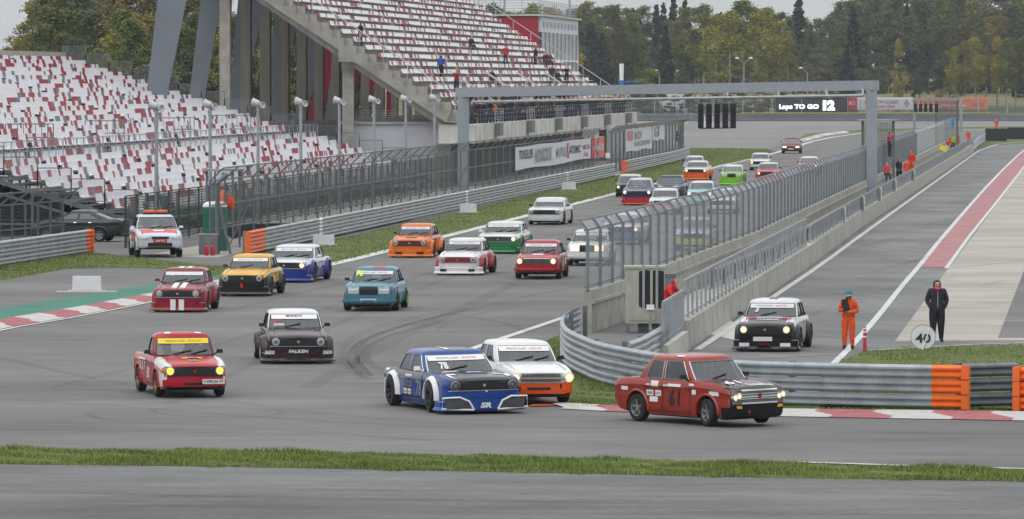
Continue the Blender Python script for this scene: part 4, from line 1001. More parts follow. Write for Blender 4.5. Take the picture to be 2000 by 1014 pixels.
    o = len(LV); AV = LV+GV; AF = LF+[tuple(o+i for i in q) for q in GF]
    bvh = BVHTree.FromPolygons([Vector(v) for v in AV], AF+[tuple(o+i for i in q) for v in GL.values() for q in v])
    G = dict(P=P, V=AV, F=AF, nlow=len(LF), GV=GV, GL=GL, bvh=bvh, LV=LV, LF=LF); _G[(ty, drop)] = G; return G

def cast(bvh, mode, a, b, off):
    if mode == 'front': o, d = Vector((6, a, b)), Vector((-1, 0, 0))
    elif mode == 'rear': o, d = Vector((-6, -a, b)), Vector((1, 0, 0))
    elif mode == 'right': o, d = Vector((a, -6, b)), Vector((0, 1, 0))
    elif mode == 'left': o, d = Vector((-a, 6, b)), Vector((0, -1, 0))
    elif mode == 'top': o, d = Vector((-b, a, 6)), Vector((0, 0, -1))
    h = bvh.ray_cast(o, d)
    if h[0] is None: return None
    return h[0]-d*off
def patch(G, name, mode, a0, a1, b0, b1, m, par, off=.008, na=8, nb=3, skew=0, th=.0, round_=0):
    mb = MB(); V = []; ok = []
    for j in range(nb+1):
        for i in range(na+1):
            u, v = i/na, j/nb; a = lerp(a0, a1, u)+skew*(v-.5)
            if round_: v2 = .5+(v-.5)*(1-round_*abs(2*u-1)**4)
            else: v2 = v
            p = cast(G['bvh'], mode, a, lerp(b0, b1, v2), off); ok.append(p is not None); V.append(p if p is not None else Vector((0, 0, .5)))
    fs = []
    for j in range(nb):
        for i in range(na):
            q = (j*(na+1)+i, j*(na+1)+i+1, (j+1)*(na+1)+i+1, (j+1)*(na+1)+i)
            if all(ok[k] for k in q):
                L = [V[k] for k in q]
                if max((L[x]-L[y]).length for x in range(4) for y in range(4)) < max(abs(a1-a0)/na, abs(b1-b0)/nb)*3+.12: fs.append(q)
    if not fs: return None
    mb.add(V, fs)
    if th:
        d = {'front': Vector((-1, 0, 0)), 'rear': Vector((1, 0, 0)), 'right': Vector((0, 1, 0)), 'left': Vector((0, -1, 0)), 'top': Vector((0, 0, -1))}[mode]*th
        o = len(V); mb.add([v+d for v in V], [])
        edge = list(range(na+1))+[(j+1)*(na+1)+na for j in range(nb)]+[nb*(na+1)+i for i in range(na-1, -1, -1)]+[j*(na+1) for j in range(nb-1, 0, -1)]
        mb.f += [(edge[k], edge[(k+1) % len(edge)], o+edge[(k+1) % len(edge)], o+edge[k]) for k in range(len(edge))]; mb.m += [0]*len(edge)
    return mb.build(name, m, par)
def decal_text(G, name, s, mode, a, b, width, height, m, par, off=.014, bold=.02, shear=0):
    V, Fc, ar = text_geo(s, bold, shear)
    if width is None: width = height*ar
    P = [cast(G['bvh'], mode, a+x*width, b+y*height, off) for x, y in V]
    if any(p is None for p in P): return None
    mb = MB(); mb.add(P, Fc); return mb.build(name, m, par)

def wheel(par, x, y, r, wd, rimm, steer=0, hub=None, spokes=5):
    s = 1 if y > 0 else -1; mb = MB()
    w = wd/2
    mb.lathe([(r*.62, -w), (r*.90, -w), (r*.985, -w*.75), (r, -w*.4), (r, w*.4), (r*.985, w*.75), (r*.90, w), (r*.62, w), (r*.6, w*.5), (r*.6, -w*.5)], (0, 0, 0), 'y', 28, ring=True)
    wh = mb.build('wheel', rubber, par, smooth=40); wh.location = (x, y, r); wh.rotation_euler = (0, 0, steer)
    mb = MB(); k = s
    def ya(a): return a*k
    mb.lathe([(r*.65, ya(w*.90)), (r*.64, ya(w*.99)), (r*.60, ya(w*.9)), (r*.57, ya(w*.45)), (r*.2, ya(w*.3)), (r*.16, ya(w*.62)), (r*.02, ya(w*.66))][1:], (0, 0, 0), 'y', 20, ring='open')
    for i in range(spokes):
        a = 2*math.pi*i/spokes+.3; mb.beam((math.cos(a)*r*.12, ya(w*.55), math.sin(a)*r*.12), (math.cos(a)*r*.6, ya(w*.78), math.sin(a)*r*.6), r*.16, r*.09)
    mb.build('rim', rimm, wh, smooth=35)
    mb = MB()
    for i in range(spokes):
        a = 2*math.pi*(i+.5)/spokes+.3; mb.lathe([(r*.13, ya(w*.52)), (r*.12, ya(w*.60))], (math.cos(a)*r*.40, 0, math.sin(a)*r*.40), 'y', 8)
    mb.build('rim_opening', trim, wh)
    return wh
def flare(G, par, ax, side, m, ext=.07, wr=.075):
    P = G['P']; r = P['rw']; mb = MB(); V = []; n = 16; s = side
    for i in range(n+1):
        a = math.pi*(i/n)*1.08-.04*math.pi; c, q = math.cos(a), math.sin(a)
        for rr, yo in ((r+.055, ext), (r+.075, ext+.012), (r+.075+wr*.6, ext*.7), (r+.075+wr, -.01)):
            z = r+q*rr; z = max(z, P['zb']-.02)
            V.append((ax+c*rr, s*(P['w']+yo), z))
        V.append((ax+c*(r+.055), s*(P['w']-.12), max(r+q*(r+.055), P['zb']-.02)))
    fs = []
    for i in range(n):
        for k in range(4): fs.append((i*5+k, i*5+k+1, i*5+k+6, i*5+k+5))
        fs.append((i*5+4, i*5, i*5+5, i*5+9))
    mb.add(V, fs); return mb.build('fender_flare', m, par, smooth=50)

def disc_lamp(par, G, y, z, r, m, ring=trim, name='headlight', off=.012):
    p = cast(G['bvh'], 'front', y, z, 0)
    if p is None: return
    mb = MB(); mb.lathe([(r*1.18, -.05), (r*1.18, off+.01), (r*1.0, off+.016), (r*.98, off)], (0, 0, 0), 'x', 20)
    h = mb.build(name, ring, par, smooth=40); h.location = p
    mb = MB(); mb.lathe([(r*.99, off), (r*.8, off+.008), (r*.62, off+.011)], (0, 0, 0), 'x', 20, ring='open')
    mb.lathe([(r*.62, off+.011), (r*.4, off+.014), (r*.05, off+.016)], (0, 0, 0), 'x', 20, mi=1)
    mb.build('lens', [reflector, m] if m in (lens_on, lens_y) else [m, mat('lens_core', '5f656a', .15)], h, smooth=60)
    return h
def car(S):
    ty = S['ty']; G = car_geo(ty, S.get('drop', 0)); P = G['P']; w = P['w']; near = S.get('lod', 1)
    root = thing(S.get('kindname', 'racing_car'), S['label'], S.get('cat', 'racing car'), group=None)
    mats = [paint(S['c1']), paint(S.get('c2', S['c1'])), paint(S.get('c3', S['c1'])), interior, trim]
    me = bpy.data.meshes.new('body'); me.from_pydata(G['V'], [], G['F'])
    for m in mats: me.materials.append(m)
    mi = []; pf = S.get('pf', lambda x, y, z, nx, nz, up: 0)
    for i, p in enumerate(me.polygons):
        c = p.center; nz = p.normal.z
        if i < G['nlow']:
            ina = any(abs(c.x-a) < P['rw']+.09 and abs(c.y) < w*.93 and c.z < 2*P['rw']+.1 for a in (P['af'], P['ar'])) and not (nz > .7 and c.z > P['rw']*2+.02)
            if ina and abs(p.normal.y) < .9 and c.z < P['rw']*2+.07: mi.append(4); continue
            if nz < -.6: mi.append(4); continue
            if nz > .7 and P['rgb']+.0 < c.x < P['wsb']-.14 and abs(c.y) < .88*w and c.z > P['bz']-.06: mi.append(3); continue
            mi.append(pf(c.x, c.y, c.z, p.normal.x, nz, 0))
        else: mi.append(pf(c.x, c.y, c.z, p.normal.x, nz, 1))
    me.polygons.foreach_set('material_index', mi); me.polygons.foreach_set('use_smooth', [True]*len(mi)); me.set_sharp_from_angle(angle=R(38))
    body = link('body', me, root)
    gl = carglass_d if S.get('darkglass') else carglass
    for key, fs in G['GL'].items():
        ids = sorted({i for q in fs for i in q}); mp = {k: j for j, k in enumerate(ids)}
        mb = MB(); cxv = Vector(((P['wst']+P['rgt'])/2, 0, P['bz']))
        V = [Vector(G['GV'][i]) for i in ids]
        mb.add([v+(cxv-v).normalized()*.008 for v in V], [tuple(mp[i] for i in q) for q in fs])
        mb.build('windscreen' if key == 'windscreen' else 'rear_window' if key == 'rear_window' else 'side_window', gl, root, smooth=60)
    if near:
        mb = MB(); gv = [Vector(v) for v in G['GV']]
        for key, fs in G['GL'].items():
            ec = {}
            for q in fs:
                for a, b in zip(q, q[1:]+q[:1]): ec[frozenset((a, b))] = ec.get(frozenset((a, b)), 0)+1
            for e, c in ec.items():
                if c == 1: a, b = tuple(e); mb.beam(gv[a], gv[b], .022, .022)
        mb.build('window_trim', S.get('wtrim', trim), root)
    # seats and cage behind the glass
    if near:
        for s in (1, -1):
            mb = MB(); mb.box((-.28, s*.34, P['bz']+.02), (.12, .42, .42), taper=.8); mb.box((-.30, s*.34, P['bz']+.26), (.1, .22, .14)); mb.build('seat', mat('seat_fabric', '5a4a4e', .9), root)
        mb = MB(); zt = P['roof']-.11
        if P['xB'] is not None:
            for s in (1, -1): mb.tube([(-.4, s*w*.82, P['bz']), (-.36, s*P['wt']*.9, zt)], .022, 6); mb.tube([(-.36, s*P['wt']*.9, zt), (P['wst']-.1, s*P['wt']*.88, zt-.02), (P['wsb']-.35, s*w*.84, P['bz'])], .022, 6)
            mb.tube([(-.36, -P['wt']*.9, zt), (-.36, P['wt']*.9, zt)], .022, 6); mb.tube([(-.38, w*.8, P['bz']), (-.36, -P['wt']*.9, zt)], .022, 6)
            mb.build('roll_cage', mat('cage_white', 'a8a8aa', .5), root)
        mb = MB(); mb.lathe([(.17, -.012), (.185, 0), (.17, .012)], (0, 0, 0), 'x', 16); sw = mb.build('steering_wheel', trim, root); sw.location = (.28, .34, P['bz']+.06)
    # wheels
    rimm = S.get('rim', rim_s); wy = w-.06+S.get('track', 0); wd = S.get('tw', .19); st = S.get('steer', 0)
    for ax in ('af', 'ar'):
        for s in (1, -1):
            rm = S.get('rim_rear', rimm) if ax == 'ar' else rimm
            wheel(root, P[ax], s*(wy-wd*.1), P['rw']-.005, wd, rm, st if ax == 'af' else 0)
    if S.get('flare') is not None:
        for ax in ('af', 'ar'):
            for s in (1, -1): flare(G, root, P[ax], s, mats[S['flare']] if isinstance(S['flare'], int) else S['flare'], ext=.02+S.get('track', .05))
    elif near:
        for ax in ('af', 'ar'):
            for s in (1, -1): flare(G, root, P[ax], s, mats[0], ext=.008, wr=.035).name = 'arch_lip'
    # mirrors, wipers, seams, handles
    mc = S.get('mirror', trim)
    for s in (1, -1):
        mb = MB(); x = P['wsb']-.36; y = s*(w+.02); z = P['bz']+.07
        mb.beam((x, s*w*.93, z-.06), (x, y, z), .03, .03); mb.box((x, y+s*.05, z+.015), (.07, .15, .09), Matrix.Rotation(R(s*8), 3, 'Z'), taper=.86)
        mb.build('mirror', mc, root, smooth=40)
    if near:
        fa, ra = P['af'], P['ar']
        for side, s in (('right', 1), ('left', -1)):
            xs = [(P['xB']+.0, P['wsb']-.22)] if P['xB'] is not None else [(P['rgb']+.1, P['wsb']-.22)]
            if P['xB'] is not None: xs.append((P['ar']+.30, P['xB']-.03))
            for x0, x1 in xs:
                a0, a1 = (x0, x1) if s > 0 else (-x1, -x0)
                z0, z1 = P['zb']+.10, P['bz']-.03
                for (p0, p1, q0, q1) in ((a0, a0+.018, z0, z1), (a1-.018, a1, z0, z1), (a0, a1, z0, z0+.016)):
                    patch(G, 'door_gap', side, p0, p1, q0, q1, trim, root, off=.004, na=1 if p1-p0 < .1 else 6, nb=6 if p1-p0 < .1 else 1)
                hx = a0+.12 if s > 0 else a1-.12
                patch(G, 'door_handle', side, hx-.07, hx+.07, z1-.11, z1-.075, chrome, root, off=.03, na=3, nb=1, th=.03)
        patch(G, 'hood_gap', 'top', -w*.74, w*.74, -(P['wsb']+.10), -(P['wsb']+.085), trim, root, off=.005, na=10, nb=1)
        for s in (1, -1): patch(G, 'hood_gap', 'top', s*w*.75-.007, s*w*.75+.007, -(P['xf']-.12), -(P['wsb']+.09), trim, root, off=.005, na=1, nb=8)
        for k in ((-.3, .15), (.12, .55))[:S.get('wipers', 2)]:
            a = cast(G['bvh'], 'front', k[0]*w/.8, P['bz']+.04, .03); b = cast(G['bvh'], 'front', k[1]*w/.8, P['bz']+.13, .03)
            if a and b: mb = MB(); mb.beam(a, b, .022, .02); mb.build('wiper', trim, root)
    # front end
    zt = P['hf']; fs_ = S.get('front', 'band'); on = S.get('lit'); L_ = lens_on if on is True else (lens_y if on == 'y' else S.get('lens', lens))
    def pa(n, a0, a1, b0, b1, m, off=.01, **k): return patch(G, n, 'front', a0, a1, b0, b1, m, root, off=off, **k)
    gz0, gz1 = zt-(.33 if P.get('big') else .265), zt-.055; hz = (gz0+gz1)/2
    if fs_ == 'band':       # full width dark band with round lamps in it
        gm_ = S.get('grillem', trim)
        pa('grille', -w*.90, w*.90, gz0, gz1, gm_, .012, na=16, nb=3, th=.03)
        pa('grille_trim', -w*.91, w*.91, gz0-.018, gz0, S.get('trimm', chrome if near else gm_), .022, na=16, nb=1)
        if near:
            for z in (.3, .5, .7): pa('grille_slat', -w*.58, w*.58, lerp(gz0, gz1, z)-.006, lerp(gz0, gz1, z)+.006, rim_d, .02, na=12, nb=1)
            pa('badge', -.035, .035, hz-.03, hz+.03, S.get('badge', chrome), .03, na=1, nb=1)
        for s in (1, -1):
            if S.get('onelamp') and s*S['onelamp'] < 0: disc_lamp(root, G, s*w*.74, hz, .088, lens, rim_s); continue
            disc_lamp(root, G, s*w*.74, hz, .088, L_, rim_s)
    elif fs_ == 'chrome':   # 408 style bright grille with paired lamps
        pa('grille', -w*.60, w*.60, gz0-.02, gz1, mat('grille_silver', '63666a', .4, .25, var=.2, scale=9), .012, na=14, nb=3, th=.03)
        for z, q in ((.03, .016), (.35, .008), (.5, .014), (.68, .008), (.97, .016)): pa('grille_bar', -w*.62, w*.62, lerp(gz0-.02, gz1, z)-q, lerp(gz0-.02, gz1, z)+q, mat('bright_bar', 'd0d2d4', .35, .2), .03, na=14, nb=1)
        pa('badge', -.04, .04, hz-.05, hz+.05, redlens, .045, na=1, nb=1)
        for s in (1, -1):
            pa('lamp_surround', s*w*.76-.14, s*w*.76+.14, gz0-.03, gz1+.01, mat('surround_grey', '6a6d70', .4, .4), .015, na=4, nb=3)
            for q in (-.052, .05): disc_lamp(root, G, s*w*.76+q, hz-.01+q*.3, .060, L_, chrome)
            for dz in (-.045, .045): mb = MB(); pp = cast(G['bvh'], 'front', s*w*.76, hz+dz, .06); mb.box(pp, (.006, .19, .014)); mb.build('lamp_tape', mat('tape_white', 'd8d4c8', .6), root)
    elif fs_ == 'slots':    # vertical slotted silver grille
        pa('grille', -w*.86, w*.62, gz0-.02, gz1, mat('grille_pale', 'a9a9a9', .4, .5), .012, na=14, nb=3, th=.03)
        for r0, r1 in ((.1, .42), (.58, .92)):
            mb = MB()
            for k in range(22):
                y = lerp(-w*.6, w*.52, k/21); p = cast(G['bvh'], 'front', y, lerp(gz0-.02, gz1, (r0+r1)/2), .02); mb.box(p, (.02, .018, (gz1-gz0)*(r1-r0)))
            mb.build('grille_slot', trim, root)
        for s in (1, -1): disc_lamp(root, G, s*w*.80, hz, .10, L_, chrome)
    elif fs_ == 'lada':
        pa('grille', -w*.62, w*.62, gz0, gz1, S.get('grillem', trim), .012, na=12, nb=3, th=.03); pa('grille_trim', -w*.63, w*.63, gz1, gz1+.015, chrome, .02, na=10, nb=1)
        for s in (1, -1): disc_lamp(root, G, s*w*.78, hz, .095, L_, chrome)
    elif fs_ == 'box':
        pa('grille', -w*.36, w*.36, gz0-.03, gz1+.02, trim, .015, na=8, nb=3, th=.03)
        for s in (1, -1):
            h = pa('headlight', s*w*.60-.17, s*w*.60+.17, gz0+.0, gz1+.01, L_, .015, na=4, nb=2, th=.03)
            pa('indicator', s*w*.90-.035, s*w*.90+.035, gz0+.02, gz1-.01, amber, .016, na=1, nb=1)
    elif fs_ == 'modern':
        pa('grille', -w*.38, w*.38, zt-.20, zt-.10, trim, .012, na=8, nb=2, th=.03)
        pa('lower_grille', -w*.5, w*.5, P['zb']+.07, P['zb']+.22, trim, .012, na=8, nb=2, th=.03)
        for s in (1, -1): pa('headlight', s*w*.68-.17, s*w*.68+.17, zt-.21, zt-.08, L_, .012, na=5, nb=2, skew=s*.06)
    if S.get('tapex'):
        for s in (1, -1):
            p = cast(G['bvh'], 'front', s*w*.74, hz, .06); mb = MB(); mb.beam(p+Vector((0, -.06, -.06)), p+Vector((0, .06, .06)), .012, .012); mb.beam(p+Vector((0, -.06, .06)), p+Vector((0, .06, -.06)), .012, .012); mb.build('lamp_tape', white, root)
    if S.get('bumper'):
        mb = MB(); bx = P['xf']+.05; bz_ = P['zb']+.20; V = []
        path = [(P['xf']-.25, -w-.03, bz_), (bx-.06, -w*.92, bz_), (bx+.01, -w*.6, bz_), (bx+.03, 0, bz_), (bx+.01, w*.6, bz_), (bx-.06, w*.92, bz_), (P['xf']-.25, w+.03, bz_)]
        mb.sweep(path, [(-.03, -.05), (.03, -.045), (.045, 0), (.03, .045), (-.03, .05)], 1); mb.build('bumper', S['bumper'], root, smooth=50)
    if S.get('spoiler') is not None:   # deep front air dam
        sm = S['spoiler'] if not isinstance(S['spoiler'], int) else mats[S['spoiler']]; mb = MB(); ww = w+S.get('track', 0)+.02; x0 = P['xf']; z0 = max(.055, P['zb']-.14); z1 = P['zb']+.20
        path = [(P['af']+P['rw']+.08, -ww, 0), (x0-.18, -ww, 0), (x0-.03, -ww*.88, 0), (x0+.03, -ww*.45, 0), (x0+.04, 0, 0), (x0+.03, ww*.45, 0), (x0-.03, ww*.88, 0), (x0-.18, ww, 0), (P['af']+P['rw']+.08, ww, 0)]
        mb.sweep(path, [(-.06, z0), (.045, z0), (.05, z0+.03), (.0, z0+.09), (.0, z1-.03), (-.05, z1)], 1); mb.build('front_spoiler', sm, root, smooth=35)
        zz = (z0+z1)/2
        for a0, a1, m in S.get('dam', ((-w*.35, w*.35, trim),)):
            mb = MB(); n = 6; V = []
            for i in range(n+1):
                y = lerp(a0, a1, i/n); x = x0+.082-.045*(abs(y)/ww/.86)**2.2
                V += [(x+.004, y, zz-.045), (x+.004, y, zz+.05)]
            mb.add(V, [(2*i, 2*i+2, 2*i+3, 2*i+1) for i in range(n)]); mb.build('air_intake', m, root)
    if S.get('splitter'): mb = MB(); mb.box((P['xf']-.02, 0, P['zb']-.1), (.3, 2*w+.1, .025)); mb.build('splitter', trim, root)
    if S.get('plate'):
        s_, y_ = S['plate']; p = cast(G['bvh'], 'front', y_, P['zb']+.22, .10 if not S.get('spoiler') is not None else .12); mb = MB(); mb.box(p, (.012, .52, .115)); o = mb.build('licence_plate', plate_m, root)
        if s_: flat_text('lettering', s_, p+Vector((.007, 0, 0)), .46, .075, (0, 1, 0), (0, 0, 1), tb, o, off=.004)
    # rear
    for s in (1, -1): patch(G, 'tail_light', 'rear', s*w*.72-.11, s*w*.72+.11, P['tr']-.28, P['tr']-.13, redlens, root, off=.012, na=3, nb=1, th=.02)
    # sun strip on the windscreen
    if S.get('strip'):
        sm = mat('strip_'+S['strip'], S['strip'], .5, var=.03); zt_ = lerp(P['bz']-.03, P['roof']-.105, .935); zb_ = zt_-.108*(P['roof']-P['bz'])/.47
        patch(G, 'sun_strip', 'front', -P['wt']*.93, P['wt']*.93, zb_, zt_, sm, root, off=.01, na=16, nb=2)
        if near and S.get('striptext', True):
            decal_text(G, 'lettering', S.get('st1', 'MOSCOW CLASSIC'), 'front', -P['wt']*.30, (zb_+zt_)/2, P['wt']*.72, .038, S.get('sc1', tb), root, .018, .0, .2)
            decal_text(G, 'lettering', S.get('st2', 'GRAND PRIX'), 'front', P['wt']*.40, (zb_+zt_)/2, P['wt']*.5, .038, S.get('sc2', tr), root, .018, .0, .2)
    if S.get('num'):
        s_, y_, z_, h_, m_ = S['num']; decal_text(G, 'number', s_, 'front', y_, P['bz']+z_-.03, None, h_, m_, root, .02, .03)
    for d in S.get('decals', ()):
        if d[0] == 'p': _, nm, mode, a0, a1, b0, b1, m = d[:8]; patch(G, nm, mode, a0, a1, b0, b1, m if not isinstance(m, int) else mats[m], root, off=.009 if len(d) < 9 else d[8], na=10, nb=4)
        else: _, nm, s_, mode, a, b, wd_, h_, m = d[:9]; decal_text(G, nm, s_, mode, a, b, wd_, h_, m, root, .016, .02, d[9] if len(d) > 9 else 0)
    if S.get('extra'): S['extra'](root, G, P, mats)
    # placement: match the photographed bounding columns and the lowest tyre row
    phi = R(S['phi']); hd = Vector((math.sin(phi), -math.cos(phi), 0)); lf = Vector((-hd.y, hd.x, 0))
    D = gp(1000, S['yb']).y; base = None
    for _ in range(8):
        X = (S['xm']-CX)/F*D; c = Vector((X, D, 0))
        cs = [c+hd*x+lf*y for x in (P['xf'], P['xr']) for y in (-w, w)]
        px = [CX+F*p.x/p.y for p in cs]; mid = (min(px)+max(px))/2; X += (S['xm']-mid)/F*D
        c = Vector((X, D, 0)); wy_ = [(c+hd*x+lf*y*(w)).y for x in (P['af'], P['ar']) for y in (-1, 1)]
        D += gp(1000, S['yb']).y-min(wy_)
    root.location = (X, D, S.get('z', 0)+.012); root.rotation_euler = (0, 0, math.atan2(hd.y, hd.x))
    root.scale = (S.get('sc', 1),)*3
    print('CAR %-40s ext %.0f..%.0f' % (S['label'][:40], min(px), max(px)))
    if S.get('roll') or S.get('pitch'):
        q = Matrix.Rotation(root.rotation_euler.z, 4, 'Z') @ Matrix.Rotation(R(S.get('roll', 0)), 4, 'X') @ Matrix.Rotation(R(S.get('pitch', 0)), 4, 'Y')
        root.rotation_euler = q.to_euler(); root.location.z += abs(math.sin(R(S.get('roll', 0))))*w
    return root, G

wt_ = mat('decal_white', 'd6d6d8', .5, var=0); bk_ = mat('decal_black', '141417', .5, var=0); yel = mat('decal_yellow', 'd8c41f', .5, var=0); gold = mat('decal_gold', 'c09a4a', .5, var=.2, scale=8)
lime = mat('decal_lime', 'c4e01e', .5, var=0); bl_ = mat('decal_blue', '2c4f9c', .5, var=0); sil = mat('decal_grey', '8d9096', .4, .3, var=0)

def pf61(x, y, z, nx, nz, up):
    if up: return 0
    if x > 1.93 and z < .56: return 1
    if x > 1.65 and z < .40: return 1
    if nz > .6 and x > 1.1 and abs(y) < .6+.2*(x-1.1) : return 1
    return 0
CARS = {}
def C(key, **S): CARS[key] = car(S)
def xm(a, b): return (a+b)/2
def stick(*L): return [('p', 'sticker')+t for t in L]
def ex61(root, G, P, M_):
    for s, y in ((1, .5), (-1, .5)): patch(G, 'foglamp', 'front', s*.56-.07, s*.56+.07, .40, .46, mat('fog_yellow', 'd9a018', .4), root, off=.03, na=3, nb=1, skew=.03*s)
    patch(G, 'tow_hook', 'front', -.32, -.27, .30, .35, red, root, off=.04, na=1, nb=1)
C('61', wtrim=chrome, ty='sedan408', c1='8d2b1f', c2='0e0e11', phi=37, xm=xm(1195, 1540), yb=834, rim=rim_s, steer=R(-12), pf=pf61, front='chrome', lit=True, label='brick red vintage sedan number 61 with black hood, leading at the front right', roll=.7, wipers=1, drop=.02, extra=ex61,
  decals=[('t', 'number', '61', 'top', -.31, -1.5, .42, .34, wt_, .2), ('p', 'sticker', 'top', -.16, .52, -1.90, -1.72, wt_), ('t', 'lettering', 'MOSCOW CLASSIC', 'top', .18, -1.81, .6, .10, bk_),
   ('t', 'number', '61', 'right', .12, .56, .36, .34, bk_)]+stick(('right', -.68, -.42, .78, .90, wt_), ('right', -.84, -.60, .58, .70, wt_), ('right', -.53, -.33, .58, .70, wt_), ('right', -.72, -.44, .45, .56, wt_), ('right', 1.30, 1.62, .66, .75, wt_), ('right', -1.75, -1.5, .66, .74, wt_), ('right', -.10, .35, .80, .86, wt_), ('right', .72, .86, .66, .76, wt_), ('right', .62, .8, .84, .89, wt_))
  +[('t', 'lettering', 'LADA', 'right', -.72, .64, .18, .06, bk_), ('t', 'lettering', 'АВТО', 'right', -.43, .64, .16, .05, tr), ('p', 'roof_flag', 'top', -.58, -.50, -.20, .05, wt_), ('p', 'roof_flag', 'top', -.60, -.58, -.20, .05, bl_)])
def pf78(x, y, z, nx, nz, up):
    if up: return 0 if not (nz > .9 and abs(y) < .25) else 1
    if nz > .6 and x > .9: return 1 if abs(y) < .7 else 0
    if z > .70 and x < 1.9: return 2
    if x < -1.9: return 1
    return 0
def ex78(root, G, P, M_):
    x0 = P['xf']
    for s in (1, -1):
        mb = MB(); pts = [(x0+.085, s*.32, .10), (x0+.05, s*.90, .12), (x0+.03, s*.94, .31), (x0+.065, s*.55, .33), (x0+.085, s*.42, .26)]
        mb.prism(pts, (.03, 0, 0)); o = mb.build('spoiler_panel', mat('panel_grey', '3c3e42', .5), root)
        mb = MB(); mb.tube([(x0+.12, s*.28, .09), (x0+.12, s*.39, .28), (x0+.10, s*.60, .37), (x0+.05, s*.98, .36), (x0+.03, s*1.0, .12), (x0+.12, s*.28, .085)], .024, 6); mb.build('spoiler_edge', wt_, root)
    mb = MB(); mb.prism([(x0+.082, -.30, .09), (x0+.082, .30, .09), (x0+.082, .40, .32), (x0+.082, -.40, .32)], (.03, 0, 0)); o = mb.build('spoiler_centre', M_[0], root)
    flat_text('lettering', 'SR', Vector((x0+.118, 0, .185)), .26, .12, (0, 1, 0), (0, 0, 1), wt_, root, off=.006, bold=.05, shear=.2)
    mb = MB(); mb.lathe([(.02, 0), (.03, .06), (.01, .09)], (x0+.02, .04, .48), 'x', 8); mb.build('tow_hook', chrome, root)
C('78', lens=mat('smoked_lens', '26282c', .15), wtrim=chrome, ty='volga', c1='193f86', c2='2a2c31', c3='4f5358', phi=19, xm=xm(737, 1027), yb=806, rim=rim_d, steer=R(-5), pf=pf78, track=.06, tw=.24, flare=wt_, front='band', trimm=chrome, label='blue and grey wide sedan number 78 with white arches and big front spoiler', strip='d8d8dc', num=('78', -.38, .165, .15, wt_), mirror=white, drop=.08, spoiler=0, roll=.8, wipers=1, extra=ex78,
  decals=[('t', 'number', '78', 'right', .48, .50, .34, .34, sil), ('t', 'lettering', 'МОТОР', 'right', -.35, .55, .7, .14, sil), ('p', 'stripe', 'top', -.72, -.62, -2.2, -1.7, wt_), ('p', 'stripe', 'top', -.62, -.45, -1.8, -1.6, wt_), ('p', 'stripe', 'top', .62, .74, -2.15, -1.75, wt_), ('p', 'stripe', 'top', .42, .62, -1.82, -1.66, wt_), ('p', 'stripe', 'top', -.55, -.2, -1.2, -1.05, wt_), ('p', 'stripe', 'top', -.2, .35, -1.65, -1.3, 0), ('p', 'stripe', 'top', -.1, .25, -1.52, -1.42, wt_, .014), ('p', 'stripe', 'right', .62, .72, .60, .82, 0), ('p', 'stripe', 'right', -1.9, 1.5, .685, .70, wt_), ('p', 'stripe', 'top', -.16, -.06, -.2, .9, wt_),
   ('p', 'sticker', 'right', -.62, -.36, .32, .44, wt_), ('p', 'sticker', 'right', -.30, -.08, .32, .44, wt_), ('t', 'lettering', 'LADA', 'right', -.49, .38, .2, .06, bk_), ('t', 'lettering', 'АВТО', 'right', -.19, .38, .17, .05, tr), ('p', 'sticker', 'right', -.45, .0, .72, .77, wt_), ('p', 'stripe', 'right', -1.0, 1.0, .26, .30, bk_), ('p', 'stripe', 'right', -2.1, -1.75, .78, .84, wt_), ('p', 'stripe', 'right', -2.15, -1.8, .45, .6, wt_)])
def pfwo(x, y, z, nx, nz, up):
    if up: return 0
    if z < .50 and x > 1.4: return 1
    return 0
C('wo', wtrim=chrome, ty='sedan412', c1='d6d5d3', c2='c9501c', phi=15, xm=xm(906, 1123), yb=790, rim=rim_w, pf=pfwo, front='slots', lit=True, label='white vintage sedan with orange lower front riding the kerb behind the blue car', strip='dadadb', wipers=2, drop=.01, roll=-.5, sc=1.0,
  decals=[('p', 'air_slot', 'front', -.35, .2, .34, .40, trim), ('p', 'air_slot', 'front', -.56, -.5, .3, .42, trim), ('p', 'air_slot', 'front', .42, .46, .38, .48, trim), ('p', 'trim_strip', 'front', -.75, .75, .565, .585, chrome, .02)])
def pfp(x, y, z, nx, nz, up):
    if up: return 0
    if x > 1.0 and abs(y) > .56 and z > .45: return 1
    if x > 1.4 and abs(y) > .74: return 1
    if nz > .7 and x < -.4 and abs(y) > .66: return 1
    return 0
C('pickup', ty='pickup', c1='a8182a', c2='cfcdcd', phi=13.5, xm=xm(254, 447), yb=776, rim=rim_g, kindname='pickup_truck', cat='pickup truck', pf=pfp, front='band', lit='y', label='red and white vintage pickup with glowing yellow headlights at the left', strip='dcc22c', st1='MOSCOW CLASSIC', sc1=tb, mirror=trim, plate=('т 698 ре 77', .42), wipers=2, badge=redlens, trimm=trim,
  decals=[('p', 'emblem', 'top', -.20, .30, -1.45, -1.25, gold), ('p', 'emblem', 'top', -.06, .18, -1.47, -1.35, bl_, .014), ('t', 'lettering', 'X', 'top', .02, -1.66, .26, .16, gold), ('p', 'indicator', 'front', .66, .76, .58, .70, amber, .02), ('p', 'indicator', 'front', -.76, -.66, .58, .70, amber, .02),
   ('t', 'lettering', 'ГАЗ 7', 'right', -.6, .66, .9, .22, wt_), ('p', 'stripe', 'right', -1.05, -.2, .80, .84, wt_), ('p', 'stripe', 'right', -2.1, -1.9, .5, .8, yel), ('t', 'number', '50', 'right', .25, .52, .36, .28, wt_), ('p', 'roof_sticker', 'top', -.42, -.28, -.36, -.22, wt_), ('p', 'roof_sticker', 'top', .3, .44, -.36, -.26, wt_), ('p', 'air_slot', 'front', -.25, .3, .30, .36, trim)])
